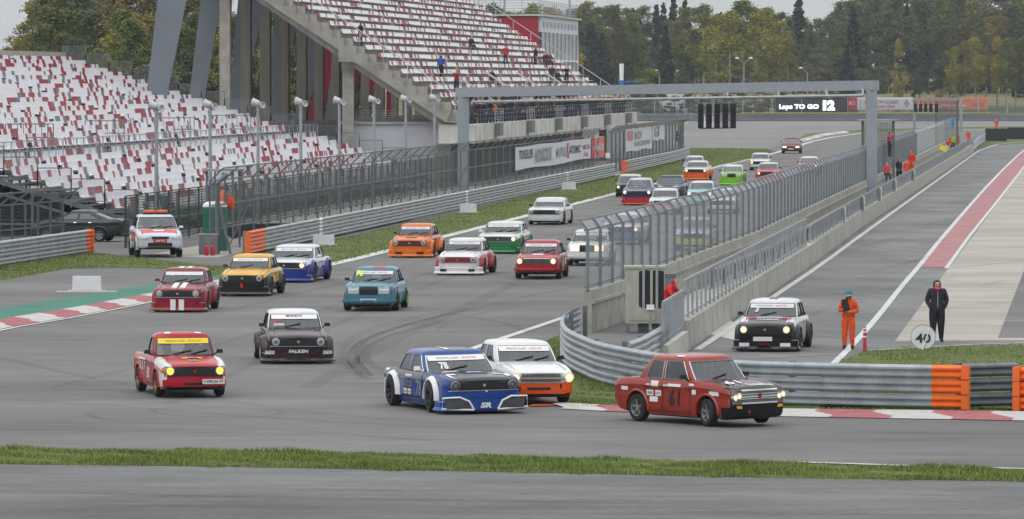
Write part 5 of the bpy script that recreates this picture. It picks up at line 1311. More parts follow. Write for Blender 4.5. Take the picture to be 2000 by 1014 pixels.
def pff(x, y, z, nx, nz, up): return 1 if up and (nz > .35 or nx > .25) else 0
C('falken', ty='sedan412', c1='2a1520', c2='d2d3d5', phi=6, xm=xm(493, 653), yb=709, rim=rim_w, track=.12, tw=.26, flare=0, spoiler=0, pf=pff, front='band', drop=.06, label='dark maroon wide bodied sedan with white roof and white lettering on its spoiler', strip='dadadd', st1='ENEOS', sc1=tr, st2='', striptext=False, wipers=1, plate=None, badge=chrome, dam=((-.32, .32, trim), (-.72, -.5, trim), (.5, .72, trim)),
  decals=[('t', 'number', '6', 'front', -.50, 1.06, .09, .12, mat('num_red', 'c8332c', .5)), ('t', 'lettering', '2000', 'front', -.42, .97, .28, .06, wt_), ('t', 'lettering', 'ENEOS', 'front', .05, 1.185, .30, .055, tb), ('p', 'sticker', 'front', -.22, -.12, 1.16, 1.21, tr, .016)],
  extra=lambda root, G, P, M_: [flat_text('lettering', 'FALKEN', Vector((P['xf']+.082, -.0, .33)), .50, .085, (0, 1, 0), (0, 0, 1), wt_, root, off=.01, bold=.03, shear=.1),
   flat_text('lettering', 'XADO', Vector((P['xf']+.01, .74, .30)), .28, .10, Vector((-.35, 1, 0)), (0, 0, 1), wt_, root, off=.03, bold=.04, shear=.2), flat_text('lettering', 'XADO', Vector((P['xf']+.01, -.74, .30)), .28, .10, Vector((.35, 1, 0)), (0, 0, 1), wt_, root, off=.03, bold=.04, shear=.2)])
C('stripe', ty='sedan412', c1='7a1424', phi=-4.5, xm=xm(297, 428), yb=609, rim=rim_d, track=.06, tw=.22, flare=0, spoiler=0, front='band', tapex=True, drop=.04, label='dark red sedan with two white racing stripes over hood and roof', strip='c8c8cc', striptext=False, num=('55', -.36, .30, .09, wt_), mirror=mat('mirror_red', '7a1424', .4), dam=(),
  decals=[('p', 'stripe', 'top', -.22, -.05, -1.98, -.95, wt_), ('p', 'stripe', 'top', .05, .22, -1.98, -.95, wt_), ('p', 'stripe', 'top', -.22, -.05, -.25, .8, wt_), ('p', 'stripe', 'top', .05, .22, -.25, .8, wt_)],
  extra=lambda root, G, P, M_: [(lambda mb: (mb.box((P['xf']+.085, y, .24), (.012, .17, .34)), mb.build('stripe', wt_, root)))(MB()) for y in (-.135, .135)])
def pfy(x, y, z, nx, nz, up):
    if up: return 0
    if x > 1.25 and z < .62: return 1
    if z < .40: return 1
    if x < -.9 and z < .8: return 1
    return 0
C('yellow', ty='sedan412', c1='cb9a1c', c2='0f0f11', phi=-7.4, xm=xm(427, 558), yb=578, rim=rim_d, track=.07, tw=.22, flare=1, spoiler=1, pf=pfy, front='band', trimm=trim, label='yellow sedan with black lower front, between the dark red and blue white cars', strip='d4d4d8', drop=.02, wipers=1, dam=(), extra=lambda root, G, P, M_: patch(G, 'tow_hook', 'front', -.05, .05, .30, .46, redlens, root, off=.09, na=1, nb=1))
def pfbw(x, y, z, nx, nz, up): return 0 if (up or z > .58) else 1
C('bluewhite', ty='volga', c1='c4c8ce', c2='1c2f7c', phi=-9, xm=xm(520, 636), yb=551, rim=rim_d, track=.05, tw=.22, flare=1, spoiler=1, pf=pfbw, front='band', onelamp=1, lit=True, label='white over blue coupe with one headlight shining, left side of the track', mirror=white, strip='cdced4', drop=.08, dam=(), trimm=chrome,
  decals=[('t', 'number', '20', 'left', -.1, .62, .4, .3, wt_)])
C('teal', ty='box', c1='3d7388', phi=-5.5, xm=xm(672, 796), yb=607, rim=trim, rim_rear=rim_gr, track=.04, tw=.21, front='box', label='teal blue boxy sedan with lime number 70 alone in mid track', strip='c6cad6', num=('70', -.48, .30, .20, lime), plate=('', 0), bumper=mat('bumper_teal', '356578', .5), drop=.04,
  decals=[('p', 'roof_sticker', 'top', -.05, .35, -.3, -.05, mat('sticker_red', 'a8485a', .5)), ('p', 'stripe', 'left', -.9, .9, .55, .8, mat('side_pale', '9fb0ba', .5)), ('p', 'splash', 'front', -.5, .5, .34, .40, mat('mud', '6a6a68', .9), .06)])
C('orange', ty='sedan412', c1='cb6414', phi=-8.5, xm=xm(763, 867), yb=503, rim=rim_d, track=.10, tw=.24, flare=0, spoiler=0, front='band', grillem=mat('grille_maroon', '5a1512', .4), trimm=trim, label='orange sedan with maroon grille beside the grass on the left track edge', strip='c8c4c8', dam=((-.6, -.3, trim), (.3, .6, trim)), drop=.03, decals=[('p', 'hood_mark', 'top', -.2, .25, -1.75, -1.5, mat('mark_brown', '6a3a1a', .5)), ('t', 'number', '8', 'left', -.2, .6, .25, .35, bk_)])
def pfwr(x, y, z, nx, nz, up): return 1 if (not up and x < -.2 and abs(y) > .6) else 0
C('whitered', ty='sedan412', c1='cdccce', c2='98202e', phi=-9, xm=xm(853, 968), yb=537, rim=rim_d, track=.10, tw=.24, flare=1, spoiler=0, pf=pfwr, front='band', grillem=mat('grille_red', '861a2c', .4), trimm=chrome, label='white sedan with red grille and red rear arches, left of the red boxy car', strip='c6c6ca', dam=((-.66, -.42, trim), (.42, .66, trim)), drop=.05)
def pfgw(x, y, z, nx, nz, up): return 0 if (up or z > .60) else 1
C('greenwhite', ty='volga', c1='c6cbc8', c2='1f7048', phi=-7.5, xm=xm(938, 1034), yb=495, rim=rim_d, track=.03, spoiler=1, flare=1, pf=pfgw, front='band', lit=True, label='white over green sedan with both headlights on behind the white and red car', mirror=white, strip='c6ccca', drop=.08, dam=(), grillem=mat('grille_grey', '4c4f50', .4, .4))
C('red2101', ty='lada', c1='9c1c26', phi=-6.3, xm=xm(1008, 1109), yb=545, rim=rim_d, track=.03, front='lada', lit=True, grillem=mat('grille_mesh_grey', '4a4648', .5, .3), bumper=mat('bumper_red', '8e1a22', .4), label='red boxy sedan with two bright round headlights near the fence end', strip='c6c6cc', decals=[('p', 'hood_sticker', 'top', -.2, .2, -1.6, -1.35, wt_), ('t', 'number', '11', 'left', -.2, .6, .35, .35, wt_), ('p', 'sticker', 'left', .5, .9, .5, .8, wt_)])
C('white2105', ty='box', c1='cbcbc8', phi=-6.3, xm=xm(1108, 1203), yb=519, rim=rim_d, front='box', lit=True, bumper=mat('bumper_white', 'b9b9b8', .5), label='white boxy sedan with lit headlights just behind the near end of the wire fence', strip='bfc0c4', lod=1)
C('white412', ty='volga', c1='c9cacb', phi=-8.3, xm=xm(1033, 1118), yb=439, rim=rim_d, front='band', lod=0, label='plain white sedan with black grille alone by the left white line', strip='b9bcc0', drop=.05, trimm=trim)
C('black16', ty='sedan412', c1='26282c', c2='c4c6c8', pf=pff, phi=-6, xm=xm(1205, 1257), yb=385, rim=rim_d, front='band', lit=True, lod=0, label='black sedan with white roof half hidden behind the purple and red car')
C('darkblue', ty='volga', c1='27304c', phi=-6.5, xm=xm(1280, 1341), yb=388, rim=rim_d, front='band', lod=0, label='dark blue sedan between the purple red car and the pale blue one', grillem=chrome)
def pfpr(x, y, z, nx, nz, up): return 2 if up else (0 if z > .5 else 1)
C('purple', ty='round', c1='2b2556', c2='a32424', c3='b9b7c0', phi=-6.5, xm=xm(1218, 1283), yb=401, rim=rim_d, front='lada', lit=True, pf=pfpr, lod=0, spoiler=1, dam=(), label='tall rounded purple car with red bumper and two glaring headlights')
C('white19', ty='lada', c1='c9c9cc', c2='b02a34', phi=-6, xm=xm(1270, 1330), yb=419, rim=rim_d, front='lada', lod=0, pf=pfbw, label='white roofed sedan partly behind the fence below the dark blue car')
C('cyan', ty='lada', c1='7fb0bc', c2='c7c9cb', phi=-6, xm=xm(1345, 1398), yb=401, rim=rim_d, front='lada', lit=True, lod=0, pf=pff, label='pale blue car with white roof and lit headlights at the fence top')
C('whiteblue', ty='sedan412', c1='c8ccd2', phi=-6, xm=xm(1386, 1440), yb=418, rim=rim_d, front='band', lod=0, label='white car roof showing just above the fence right of the pale blue car')
C('orange22', ty='volga', c1='c7c4c0', c2='cc5a1c', phi=-6, xm=xm(1335, 1391), yb=352, rim=rim_d, front='band', lit=True, lod=0, pf=pfbw, spoiler=1, dam=(), flare=1, mirror=white, label='orange and white sedan with bright headlights, upper left of the green car')
C('blue23', ty='lada', c1='4a5c94', c2='c4c6cc', phi=-6, xm=xm(1336, 1378), yb=340, rim=rim_d, front='lada', lod=0, pf=pff, label='blue car with white roof peeking out directly behind the orange and white car')
C('green24', ty='box', c1='6fae22', c2='c6cac2', phi=-5.8, xm=xm(1407, 1457), yb=362, rim=rim_d, front='box', lod=0, pf=pff, spoiler=0, dam=(), label='bright lime green car with white roof in the far pack')
C('white25', ty='sedan412', c1='c6c7ca', phi=-6, xm=xm(1465, 1506), yb=333, rim=rim_d, front='band', lit=True, onelamp=-1, lod=0, label='white car with black grille behind the far red car')
C('red26', ty='sedan412', c1='ae2630', c2='b9b9bd', phi=-6, xm=xm(1474, 1528), yb=356, rim=rim_d, front='band', lit=True, lod=0, pf=pff, flare=0, track=.04, spoiler=0, dam=(), label='red car with pale roof and headlights on, right of the lime green car')
C('white27', ty='lada', c1='b62a32', c2='c6c6ca', phi=-6, xm=xm(1558, 1603), yb=342, rim=rim_d, front='lada', lit=True, lod=0, pf=pff, label='red and white car cut off by the fence top, rightmost of the pack')
C('safety', ty='modern', c1='64202e', phi=-5, xm=xm(1526, 1567), yb=300, rim=rim_d, front='modern', lit=True, lod=0, cat='car', kindname='safety_car', sc=1.12, label='dark red modern hatchback following last behind the field', plate=('', 0), decals=[])
C('blue29', ty='volga', c1='c0c6ce', c2='4a668c', phi=-6.5, xm=xm(1182, 1262), yb=478, rim=rim_d, front='band', lit=True, onelamp=1, lod=0, pf=pfbw, label='white and blue car behind the wire fence with one headlight shining')
C('yellow30', ty='lada', c1='8e969e', c2='b9b04e', phi=-6.5, xm=xm(1322, 1396), yb=490, rim=rim_d, front='lada', lod=0, pf=pfbw, label='grey and yellow car seen through the middle of the wire fence')
def pfb(x, y, z, nx, nz, up):
    if up: return 0
    if x > 1.7 or (nz > .6 and x > 1.2 and abs(y) < .5): return 1
    if x > .8 and z < .5: return 1
    return 0
C('pitcar', ty='sedan412', c1='c9c9cc', c2='0d0d10', phi=-9.6, xm=xm(1441, 1582), yb=686, rim=rim_d, track=.07, tw=.22, flare=1, spoiler=1, pf=pfb, front='band', trimm=trim, lit=True, label='black and white sedan with lit headlights driving out along the pit lane', strip='c6c6ca', drop=.03, plate=('', -.05), dam=((-.7, -.42, offw), (.42, .7, offw)), wipers=1,
  decals=[('p', 'stripe', 'top', -.62, -.35, -1.25, -1.0, mat('sticker_red2', 'b8413a', .5)), ('p', 'stripe', 'top', .35, .62, -1.25, -1.0, mat('sticker_red2', 'b8413a', .5)), ('t', 'lettering', 'TUNING', 'top', 0, -1.5, .6, .14, wt_), ('p', 'roof_mark', 'top', -.12, .12, -.2, .7, mat('mark_grey', '55565a', .5)), ('p', 'tow_hook', 'front', -.2, .15, .18, .24, red, .10), ('t', 'number', '3', 'front', -.4, 1.1, .1, .14, wt_)])

def exsuv(root, G, P, M_):
    mb = MB()
    for s in (1, -1): mb.lathe([(.06, -.50), (.075, -.4), (.075, -.04), (.05, -.02)] if s < 0 else [(.05, .02), (.075, .04), (.075, .4), (.06, .5)], (0, 0, 0), 'y', 10)
    o = mb.build('light_bar', mat('amber_bar', 'c8641c', .3, var=.1), root, smooth=40); o.location = (.1, 0, P['roof']+.10)
    mb = MB(); mb.box((.1, 0, P['roof']+.02), (.12, 1.1, .05)); mb.build('bar_foot', trim, root)
    patch(G, 'bumper_insert', 'front', -.5, .5, .46, .62, trim, root, off=.02, na=8, nb=2)
    o = patch(G, 'bonnet_panel', 'top', -.75, .75, -1.95, -1.25, mat('rescue_orange', 'cf4a30', .45), root, off=.008, na=12, nb=6)
    patch(G, 'bonnet_mark', 'top', -.22, .22, -1.8, -1.45, wt_, root, off=.016, na=6, nb=4)
    for s in ('right', 'left'): patch(G, 'side_panel', s, -.95, .95, .62, 1.02, mat('rescue_orange', 'cf4a30', .45), root, off=.008, na=14, nb=4)
    p = cast(G['bvh'], 'front', 0, .70, .03); mb = MB(); mb.box(p, (.012, .56, .14)); o = mb.build('licence_plate', red, root); flat_text('lettering', 'АВТО', p+Vector((.01, 0, 0)), .4, .08, (0, 1, 0), (0, 0, 1), wt_, o, off=.004)
    decal_text(G, 'lettering', 'РОССИЯ', 'right', 0, .82, .8, .16, wt_, root)
C('suv', ty='suv', c1='b9bfc8', phi=8.5, xm=xm(251, 356), yb=503, rim=rim_d, kindname='rescue_pickup', cat='rescue truck', front='modern', label='white and orange rescue vehicle with amber roof lights on the service road', mirror=white, extra=exsuv, tw=.22)
C('sedan', ty='modern', c1='26282d', phi=-101, xm=xm(62, 247), yb=473, rim=rim_s, kindname='parked_car', cat='car', front='modern', darkglass=True, label='dark grey modern sedan facing left behind the short guard rail', drop=-.02)
# ================================================================ PEOPLE
def skel(pose):
    """facing -y (towards the camera); returns joints, bones, tags"""
    J = dict(pel=(0, 0, .96), spi=(0, 0, 1.16), che=(0, 0, 1.34), nec=(0, 0, 1.49), hea=(0, -.015, 1.60), top=(0, 0, 1.70),
             hl=(.10, 0, .90), kl=(.11, -.02, .50), al=(.12, .02, .09), tl=(.13, -.14, .04), hr=(-.10, 0, .90), kr=(-.11, -.02, .50), ar=(-.12, .02, .09), tr=(-.13, -.14, .04),
             sl=(.19, 0, 1.41), el=(.25, .03, 1.14), wl=(.25, -.05, .90), fl=(.24, -.08, .80), sr=(-.19, 0, 1.41), er=(-.25, .03, 1.14), wr=(-.25, -.05, .90), fr=(-.24, -.08, .80))
    if pose == 'clipboard': J.update(er=(-.27, -.03, 1.14), wr=(-.13, -.26, 1.20), fr=(-.06, -.30, 1.27), el=(.28, -.02, 1.14), wl=(.08, -.27, 1.13), fl=(-.02, -.30, 1.16))
    if pose == 'pockets': J.update(el=(.275, .04, 1.15), wl=(.21, -.11, .97), fl=(.16, -.13, .92), er=(-.275, .04, 1.15), wr=(-.21, -.11, .97), fr=(-.16, -.13, .92))
    if pose == 'camera': J.update(el=(.24, -.16, 1.28), wl=(.10, -.26, 1.50), fl=(.06, -.27, 1.57), er=(-.24, -.16, 1.28), wr=(-.10, -.26, 1.50), fr=(-.06, -.27, 1.57))
    if pose == 'lean': J.update(che=(0, -.12, 1.30), nec=(0, -.2, 1.43), hea=(0, -.24, 1.54), top=(0, -.23, 1.64), sl=(.19, -.15, 1.37), sr=(-.19, -.15, 1.37), el=(.27, -.30, 1.15), wl=(.20, -.48, 1.10), fl=(.14, -.52, 1.10), er=(-.27, -.30, 1.15), wr=(-.20, -.48, 1.10), fr=(-.14, -.52, 1.10))
    if pose == 'sit':
        for k in ('pel', 'spi', 'che', 'nec', 'hea', 'top', 'sl', 'sr', 'hl', 'hr'): J[k] = (J[k][0], J[k][1], J[k][2]-.44)
        J.update(kl=(.14, -.42, .50), al=(.13, -.44, .09), tl=(.14, -.60, .04), kr=(-.14, -.42, .50), ar=(-.13, -.44, .09), tr=(-.14, -.60, .04), el=(.26, -.10, .74), wl=(.15, -.32, .62), fl=(.08, -.38, .62), er=(-.26, -.10, .74), wr=(-.15, -.32, .62), fr=(-.08, -.38, .62))
    if pose == 'walk': J.update(kl=(.11, -.16, .52), al=(.12, -.20, .10), tl=(.13, -.36, .06), kr=(-.11, .02, .50), ar=(-.12, .22, .12), tr=(-.13, .10, .04), wl=(.24, .12, .92), fl=(.24, .13, .82), wr=(-.24, -.2, .96), fr=(-.23, -.26, .88))
    if pose == 'drive': 
        for k in ('pel', 'spi', 'che', 'nec', 'hea', 'top', 'sl', 'sr', 'hl', 'hr'): J[k] = (J[k][0], J[k][1], J[k][2]-.62)
        J.update(kl=(.14, -.42, .42), al=(.13, -.72, .20), tl=(.14, -.84, .28), kr=(-.14, -.42, .42), ar=(-.13, -.72, .20), tr=(-.14, -.84, .28), el=(.26, -.22, .62), wl=(.15, -.46, .66), fl=(.10, -.50, .72), er=(-.26, -.22, .62), wr=(-.15, -.46, .66), fr=(-.10, -.50, .72))
    B = [('pel', 'spi', 'torso'), ('spi', 'che', 'torso'), ('che', 'nec', 'torso'), ('nec', 'hea', 'head'), ('hea', 'top', 'head')]
    for s in 'lr': B += [('pel', 'h'+s, 'leg'), ('h'+s, 'k'+s, 'leg'), ('k'+s, 'a'+s, 'leg'), ('a'+s, 't'+s, 'foot'), ('che', 's'+s, 'torso'), ('s'+s, 'e'+s, 'arm'), ('e'+s, 'w'+s, 'arm'), ('w'+s, 'f'+s, 'hand')]
    return J, B
RAD = dict(pel=.145, spi=.145, che=.155, nec=.062, hea=.100, top=.082, h=.118, k=.082, a=.062, t=.042, s=.078, e=.057, w=.040, f=.030)
_H = {}
def human_mesh(pose, bulk=1.0, fine=False, headgear=None):
    key = (pose, bulk, fine, headgear)
    if key in _H: return _H[key]
    J, B = skel(pose); names = list(J); me = bpy.data.meshes.new('h'); me.from_pydata([J[k] for k in names], [(names.index(a), names.index(b)) for a, b, _ in B], [])
    ob = bpy.data.objects.new('h', me); COL.objects.link(ob); sk = ob.modifiers.new('s', 'SKIN'); sk.use_smooth_shade = True
    for i, k in enumerate(names):
        r = RAD.get(k, RAD.get(k[0])); 
        if k in ('pel', 'spi', 'che') or k[0] in 'shek' and len(k) == 2: r *= bulk
        ry = r*(.78 if k in ('pel', 'spi', 'che') else 1)
        me.skin_vertices[0].data[i].radius = (r, ry); me.skin_vertices[0].data[i].use_root = (k == 'pel')
    sb = ob.modifiers.new('u', 'SUBSURF'); sb.levels = 2 if fine else 1; sb.render_levels = sb.levels
    dg = bpy.context.evaluated_depsgraph_get(); out = bpy.data.meshes.new_from_object(ob.evaluated_get(dg)); bpy.data.objects.remove(ob)
    segs = [(Vector(J[a]), Vector(J[b]), t) for a, b, t in B]; idx = {'torso': 0, 'arm': 0, 'leg': 1, 'head': 2, 'hand': 2, 'foot': 3}; mi = []
    hz = J['hea'][2]
    for p in out.polygons:
        best = min(segs, key=lambda s: (lambda d, L2: (p.center-(s[0]+d*max(0, min(1, (p.center-s[0]).dot(d)/L2)))).length)(s[1]-s[0], (s[1]-s[0]).length_squared))
        k = idx[best[2]]
        if best[2] == 'head':
            c = p.center
            face = c.y < J['hea'][1]-.025 and hz-.12 < c.z < hz+.075 and abs(c.x-J['hea'][0]) < .075
            if not face and c.z > J['nec'][2]+.05: k = 4
            elif not face: k = 0
        mi.append(k)
    out.polygons.foreach_set('material_index', [0]*len(mi)); _H[key] = (out, mi, J); return _H[key]
def cloth(h): return mat('cloth_'+h, h, .85, var=.22, scale=7, bump=.6)
def person(label, pose, loc, rz, top, legs, hair='2a211c', bulk=1.1, shoes='1a1a1c', fine=False, sc=1.0, group=None, extra=None, name='person'):
    base, mi, J = human_mesh(pose, bulk, fine); me = base.copy()
    if pose == 'pockets': mi = [0 if (k == 2 and base.polygons[i].center.z < 1.2) else k for i, k in enumerate(mi)]; me.name = 'person'
    me.materials.clear()
    for m in (cloth(top), cloth(legs), skin_m, cloth(shoes), cloth(hair)): me.materials.append(m)
    me.polygons.foreach_set('material_index', mi)
    o = link(name, me, None, loc, rz, label, 'person', group); o.scale = (sc,)*3
    if fine:
        hx, hy, hz = J['hea']
        mb = MB(); mb.lathe([(.012, -.02), (.017, .0), (.004, .03)], (hx, hy-.105, hz-.012), 'z', 6); mb.build('nose', skin_m, o)
        for s in (1, -1): mb = MB(); mb.lathe([(.011, -.004), (.006, .004)], (hx+s*.034, hy-.098, hz+.012), 'y', 8); mb.build('eye', mat('eye_dark', '1c1614', .4), o)
        mb = MB(); mb.box((hx, hy-.096, hz-.052), (.045, .01, .010)); mb.build('mouth', mat('lips', '8a4a42', .6), o)
        if pose == 'clipboard':
            for s, q in ((1, 'l'), (-1, 'r')):
                wv, fv = Vector(J['w'+q]), Vector(J['f'+q]); d = (fv-wv).normalized(); sd = d.cross(Vector((0, 1, 0))).normalized(); mb = MB()
                for i, L in enumerate((.065, .078, .075, .06)):
                    a = fv+sd*(-.027+.018*i); mb.tube([a, a+d*L*.5+Vector((0, -.01, 0)), a+d*L+Vector((0, .012, 0))], [.0095, .009, .006], 6)
                a = wv+d*.04-sd*.035; mb.tube([a, a-sd*.03+d*.03, a-sd*.03+d*.065], [.011, .010, .008], 6); mb.build('fingers', skin_m, o)
    if extra: extra(o, J)
    return o
def ex_clip(o, J):
    mb = MB(); mb.box((-.06, -.335, 1.34), (.20, .02, .36), Matrix.Rotation(R(-12), 3, 'Y')); 
    cb = mb.build('clipboard', black, None, label='black clipboard held upright by the person in orange', cat='clipboard'); cb.location = o.location; cb.rotation_euler = o.rotation_euler; cb.scale = o.scale
    mb = MB(); mb.lathe([(.108, -.02), (.112, .03), (.10, .08), (.06, .125), (.01, .135)], (0, .012, 1.655), 'z', 16); mb.build('hat', mat('teal_beanie', '3d7f8c', .9), o, smooth=60)
    mb = MB(); mb.lathe([(.19, .98), (.20, 1.02), (.195, 1.06)], (0, 0, 0), 'z', 16); b = mb.build('jacket_hem', cloth('d4521a'), o, smooth=60); b.scale = (1, .8, 1)
def ex_hood(o, J):
    mb = MB(); V = []; n = 14; L = ((.088, -.07), (.104, -.045), (.110, .02), (.095, .075), (.05, .105), (.004, .11))
    for i in range(n+1):
        a = math.pi*(i/n)*1.5-math.pi*.25
        for r, y in L: V.append((math.cos(a)*r, y, 1.605+math.sin(a)*r*1.12-(.03 if math.sin(a) < 0 else 0)))
    m = len(L); mb.add(V, [(i*m+k, i*m+k+1, i*m+m+k+1, i*m+m+k) for i in range(n) for k in range(m-1)]); mb.build('hood', cloth('20202a'), o, smooth=60)
    mb = MB(); mb.tube([(-.10, -.02, 1.52), (-.05, -.11, 1.475), (0, -.13, 1.45), (.05, -.11, 1.475), (.10, -.02, 1.52)], [.02, .028, .03, .028, .02], 8); mb.build('collar', cloth('a82038'), o, smooth=60)
    mb = MB(); mb.beam((0, -.135, 1.42), (0, -.15, .98), .014, .008); mb.build('zip', mat('zip_grey', 'a9abb2', .4), o)
p1, p2 = gp(1657, 683), gp(1830, 669)
person('person in bright orange overalls and teal hat reading a clipboard beside the pit lane', 'clipboard', p1, R(-8), 'd4521a', 'd4521a', '3d7f8c', 1.15, fine=True, sc=.92, extra=ex_clip)
person('person in black hooded jacket with red collar behind the number 40 board', 'pockets', p2, R(4), '1e1f28', '15161b', '1c1c22', 1.32, fine=True, sc=1.02, extra=ex_hood)
person('person in a red hooded jacket behind the black signal panels', 'lean', gp(1303, 652)+Vector((0, 0, 0)), R(60), 'c0202a', 'b01c26', 'b01c26', 1.15, sc=.98)
# marshals along the pit wall
for lab, pose, px, py, Y0, rz, top, legs, hair, sc, zz in [
 ('person in dark jacket and yellow vest by the marshal booth steps', 'walk', 1756, 349, None, 40, '20242c', '16181c', '2a2420', 1.0, .35),
 ('person in orange overalls and a bright pink cap beside the pit lane hoarding', 'stand', 1771, 339, None, 30, 'd84a1c', 'd84a1c', 'd8508a', .95, .1),
 ('person in orange and yellow overalls standing against the far pit wall', 'stand', 1781, 333, None, -40, 'd03c1c', 'd0481c', '2a211c', 1.05, .4),
 ('person in red top and white trousers leaning over the hoarding with a yellow flag', 'lean', 1850, 335, None, 60, 'cf2a24', 'c9c4c0', '2a211c', 1.05, .1),
 ('person in a yellow vest behind the red overalls marshals', 'stand', 1861, 290, None, 0, 'b8c02a', '2a2c30', '2a211c', 1.0, .2),
 ('person in red overalls next to the blue flag at the second marshal post', 'stand', 1873, 296, None, 10, 'cc3322', 'cc3322', '2a211c', 1.0, .0),
 ('person in orange red overalls looking down the pit lane, right of the marshal post', 'stand', 1891, 284, None, 20, 'd24426', 'd24426', '2a211c', 1.0, .0),
 ('person in orange red jacket standing behind the black tyre stacks', 'stand', 1946, 264, None, 0, 'd24426', 'd24426', '2a211c', 1.0, .0),
 ('person in a red and white vest standing inside the marshal booth', 'camera', 1737, 373, None, 70, 'a8343a', '17181c', '4a3a30', 1.0, 2.24),
 ('person in a red jacket sitting on the steps of the marshal booth', 'sit', 1732, 376, None, 10, 'c23a38', '3a3c44', 'a8a4a0', .95, .75)]:
    a_ = (px-CX)/F; Dp = min(820, 11.3/(U-a_)); g0 = Vector((a_*Dp, Dp, 0)) if 1750 < px < 1890 or px > 1900 else gp(px, py)
    person(lab, pose, g0+Vector((0, 0, zz)), R(rz), top, legs, hair, 1.12, sc=sc)
# spectators on the concrete grandstand
random.seed(21)
def on_row(x, y, k):
    v, z = vz(k); D = v/((x-CX)/F-U); return lane(v-.05, D, z)
for lab, pose, x, y, k, rz, top, legs, hair in [
 ('person in black standing by the near stairs high in the concrete stand', 'stand', 706, 62, 8, -60, '1c1d22', '1c1d22', '1a1a1a'),
 ('person in a blue jacket with a dark backpack walking up between the seats', 'walk', 863, 140, 4, 150, '274f9e', '16181f', '1a1a1a'),
 ('person in a red and black jacket low at the near end of the stand', 'camera', 893, 165, 2, -20, '8c1f2c', '1b1d26', '2a1d18'),
 ('person in dark jacket and jeans sitting alone high in the seats', 'sit', 921, 80, 8, 40, '22232a', '2c3850', '201814'),
 ('person in black and white sitting low among the white seats', 'sit', 962, 150, 3, 40, '1d1d22', '1b1b20', '5a3c2c'),
 ('person in a red jacket and jeans standing mid stand', 'stand', 989, 122, 6, -20, 'a83040', '2c3850', '2a1d18'),
 ('person in a black jacket standing by the far stairs', 'stand', 1047, 122, 6, -60, '1e1f24', '2a3040', '201814'),
 ('person in black sitting at the end of a far row', 'sit', 1066, 123, 6, 30, '1e1f24', '24262c', '201814'),
 ('person in dark red jacket sitting beside the person in black', 'sit', 1074, 123, 6, 20, '5a2a30', '24262c', '201814'),
 ('tall person in grey jacket and blue jeans standing by the far rail', 'stand', 1079, 160, 3, -10, '2c2c36', '34486a', '201814'),
 ('person in black sitting beside the far rail below the tall person', 'sit', 1090, 162, 3, 20, '1c1c20', '1c1c20', '201814'),
 ('person in black with pale cap leaning at the far end of the row', 'lean', 1108, 162, 3, -20, '17181c', '1c1c22', 'b9b5a8'),
 ('person in blue and grey standing at the foot of the near stairs', 'stand', 931, 226, 0, -30, '2c3344', '2f4468', '2a1d18')]:
    person(lab, pose, on_row(x, y, k), R(rz), top, legs, hair, 1.12)
cols = ['1c1d22', '23242a', '2b2d36', '1a1c20', '44403c', '26303c', '2a2026', '3c3c48', '50343a']; n_ = 0
CN = {'1c1d22': 'black', '23242a': 'charcoal', '2b2d36': 'slate', '1a1c20': 'black', '44403c': 'brown grey', '26303c': 'navy', '2a2026': 'dark plum', '3c3c48': 'grey', '50343a': 'maroon'}
def crowd(c, D): s = 'person in a %s jacket at the grandstand railing, %s' % (CN[c], 'near end' if D < 430 else 'middle stretch' if D < 485 else 'far end'); return s
for i in range(90):
    D = 394.5+i*1.57+random.uniform(-.7, .7); dv = random.uniform(-.35, .1)
    if random.random() < .08: continue
    top = random.choice(cols); lab = crowd(top, D); grp = lab
    if i == 9: top = 'cf4418'; lab = 'person in a bright orange jacket in the crowd at the grandstand railing'; grp = None
    if i == 66: top = 'c8602a'; lab = 'person in a pale orange jacket at the far end of the railing crowd'; grp = None
    person(lab, random.choice(['camera', 'stand', 'lean', 'pockets', 'stand']), lane(-41.2+dv*.6, D, 4.12), R(random.uniform(40, 80)-60), top, random.choice(['1b1c22', '2b3344', '24252a']), random.choice(['2a1d18', '1a1a1a', '4a3a2c']), 1.12, sc=random.uniform(1.0, 1.12), group=grp)
    if random.random() < .5:
        tc_ = random.choice(cols); lab2 = crowd(tc_, D).replace('at the grandstand railing', 'in the row behind the railing crowd')
        person(lab2, random.choice(['stand', 'camera', 'pockets']), lane(-41.95, D+1.3+random.uniform(-.3, .3), 4.3 if random.random() < .0 else 5.25), R(random.uniform(-30, 40)), tc_, random.choice(['1b1c22', '2b3344']), '2a1d18', 1.12, group=lab2) if n_ < 30 else None
        n_ += 1
# drivers
def driver(key, helmet, suit, label, yy=.34):
    root, G = CARS[key]; s = root.scale[0]; M = Matrix.LocRotScale(root.location, root.rotation_euler, root.scale)
    o = person(label, 'drive', (0, 0, 0), 0, suit, suit, helmet, 1.05, sc=.95)
    o.matrix_world = M @ Matrix.Translation((-.30, yy, G['P']['bz']-.70)) @ Matrix.Rotation(R(90), 4, 'Z') @ Matrix.Scale(.93, 4)
for k, h, s, l in (('61', 'd8d4cc', 'a8444a', 'driver in pale helmet inside the red sedan number 61'), ('78', '8d8f98', '22242a', 'driver in grey helmet inside the blue sedan number 78'), ('wo', 'c8c4bc', '3a3c44', 'driver in white helmet inside the white and orange sedan'),
    ('pickup', '9a9a9e', '33343a', 'driver in grey helmet inside the red and white pickup'), ('falken', 'c4c4c8', '3a3a40', 'driver in pale helmet inside the dark maroon wide sedan'), ('stripe', '8c2028', '8c2028', 'driver in red suit inside the red sedan with white stripes'), ('pitcar', '3a3b40', '3a3b40', 'driver in dark helmet inside the pit lane sedan'), ('sedan', '6a4a3c', '4a4c50', 'person at the open window of the dark grey sedan')):
    driver(k, h, s, l)
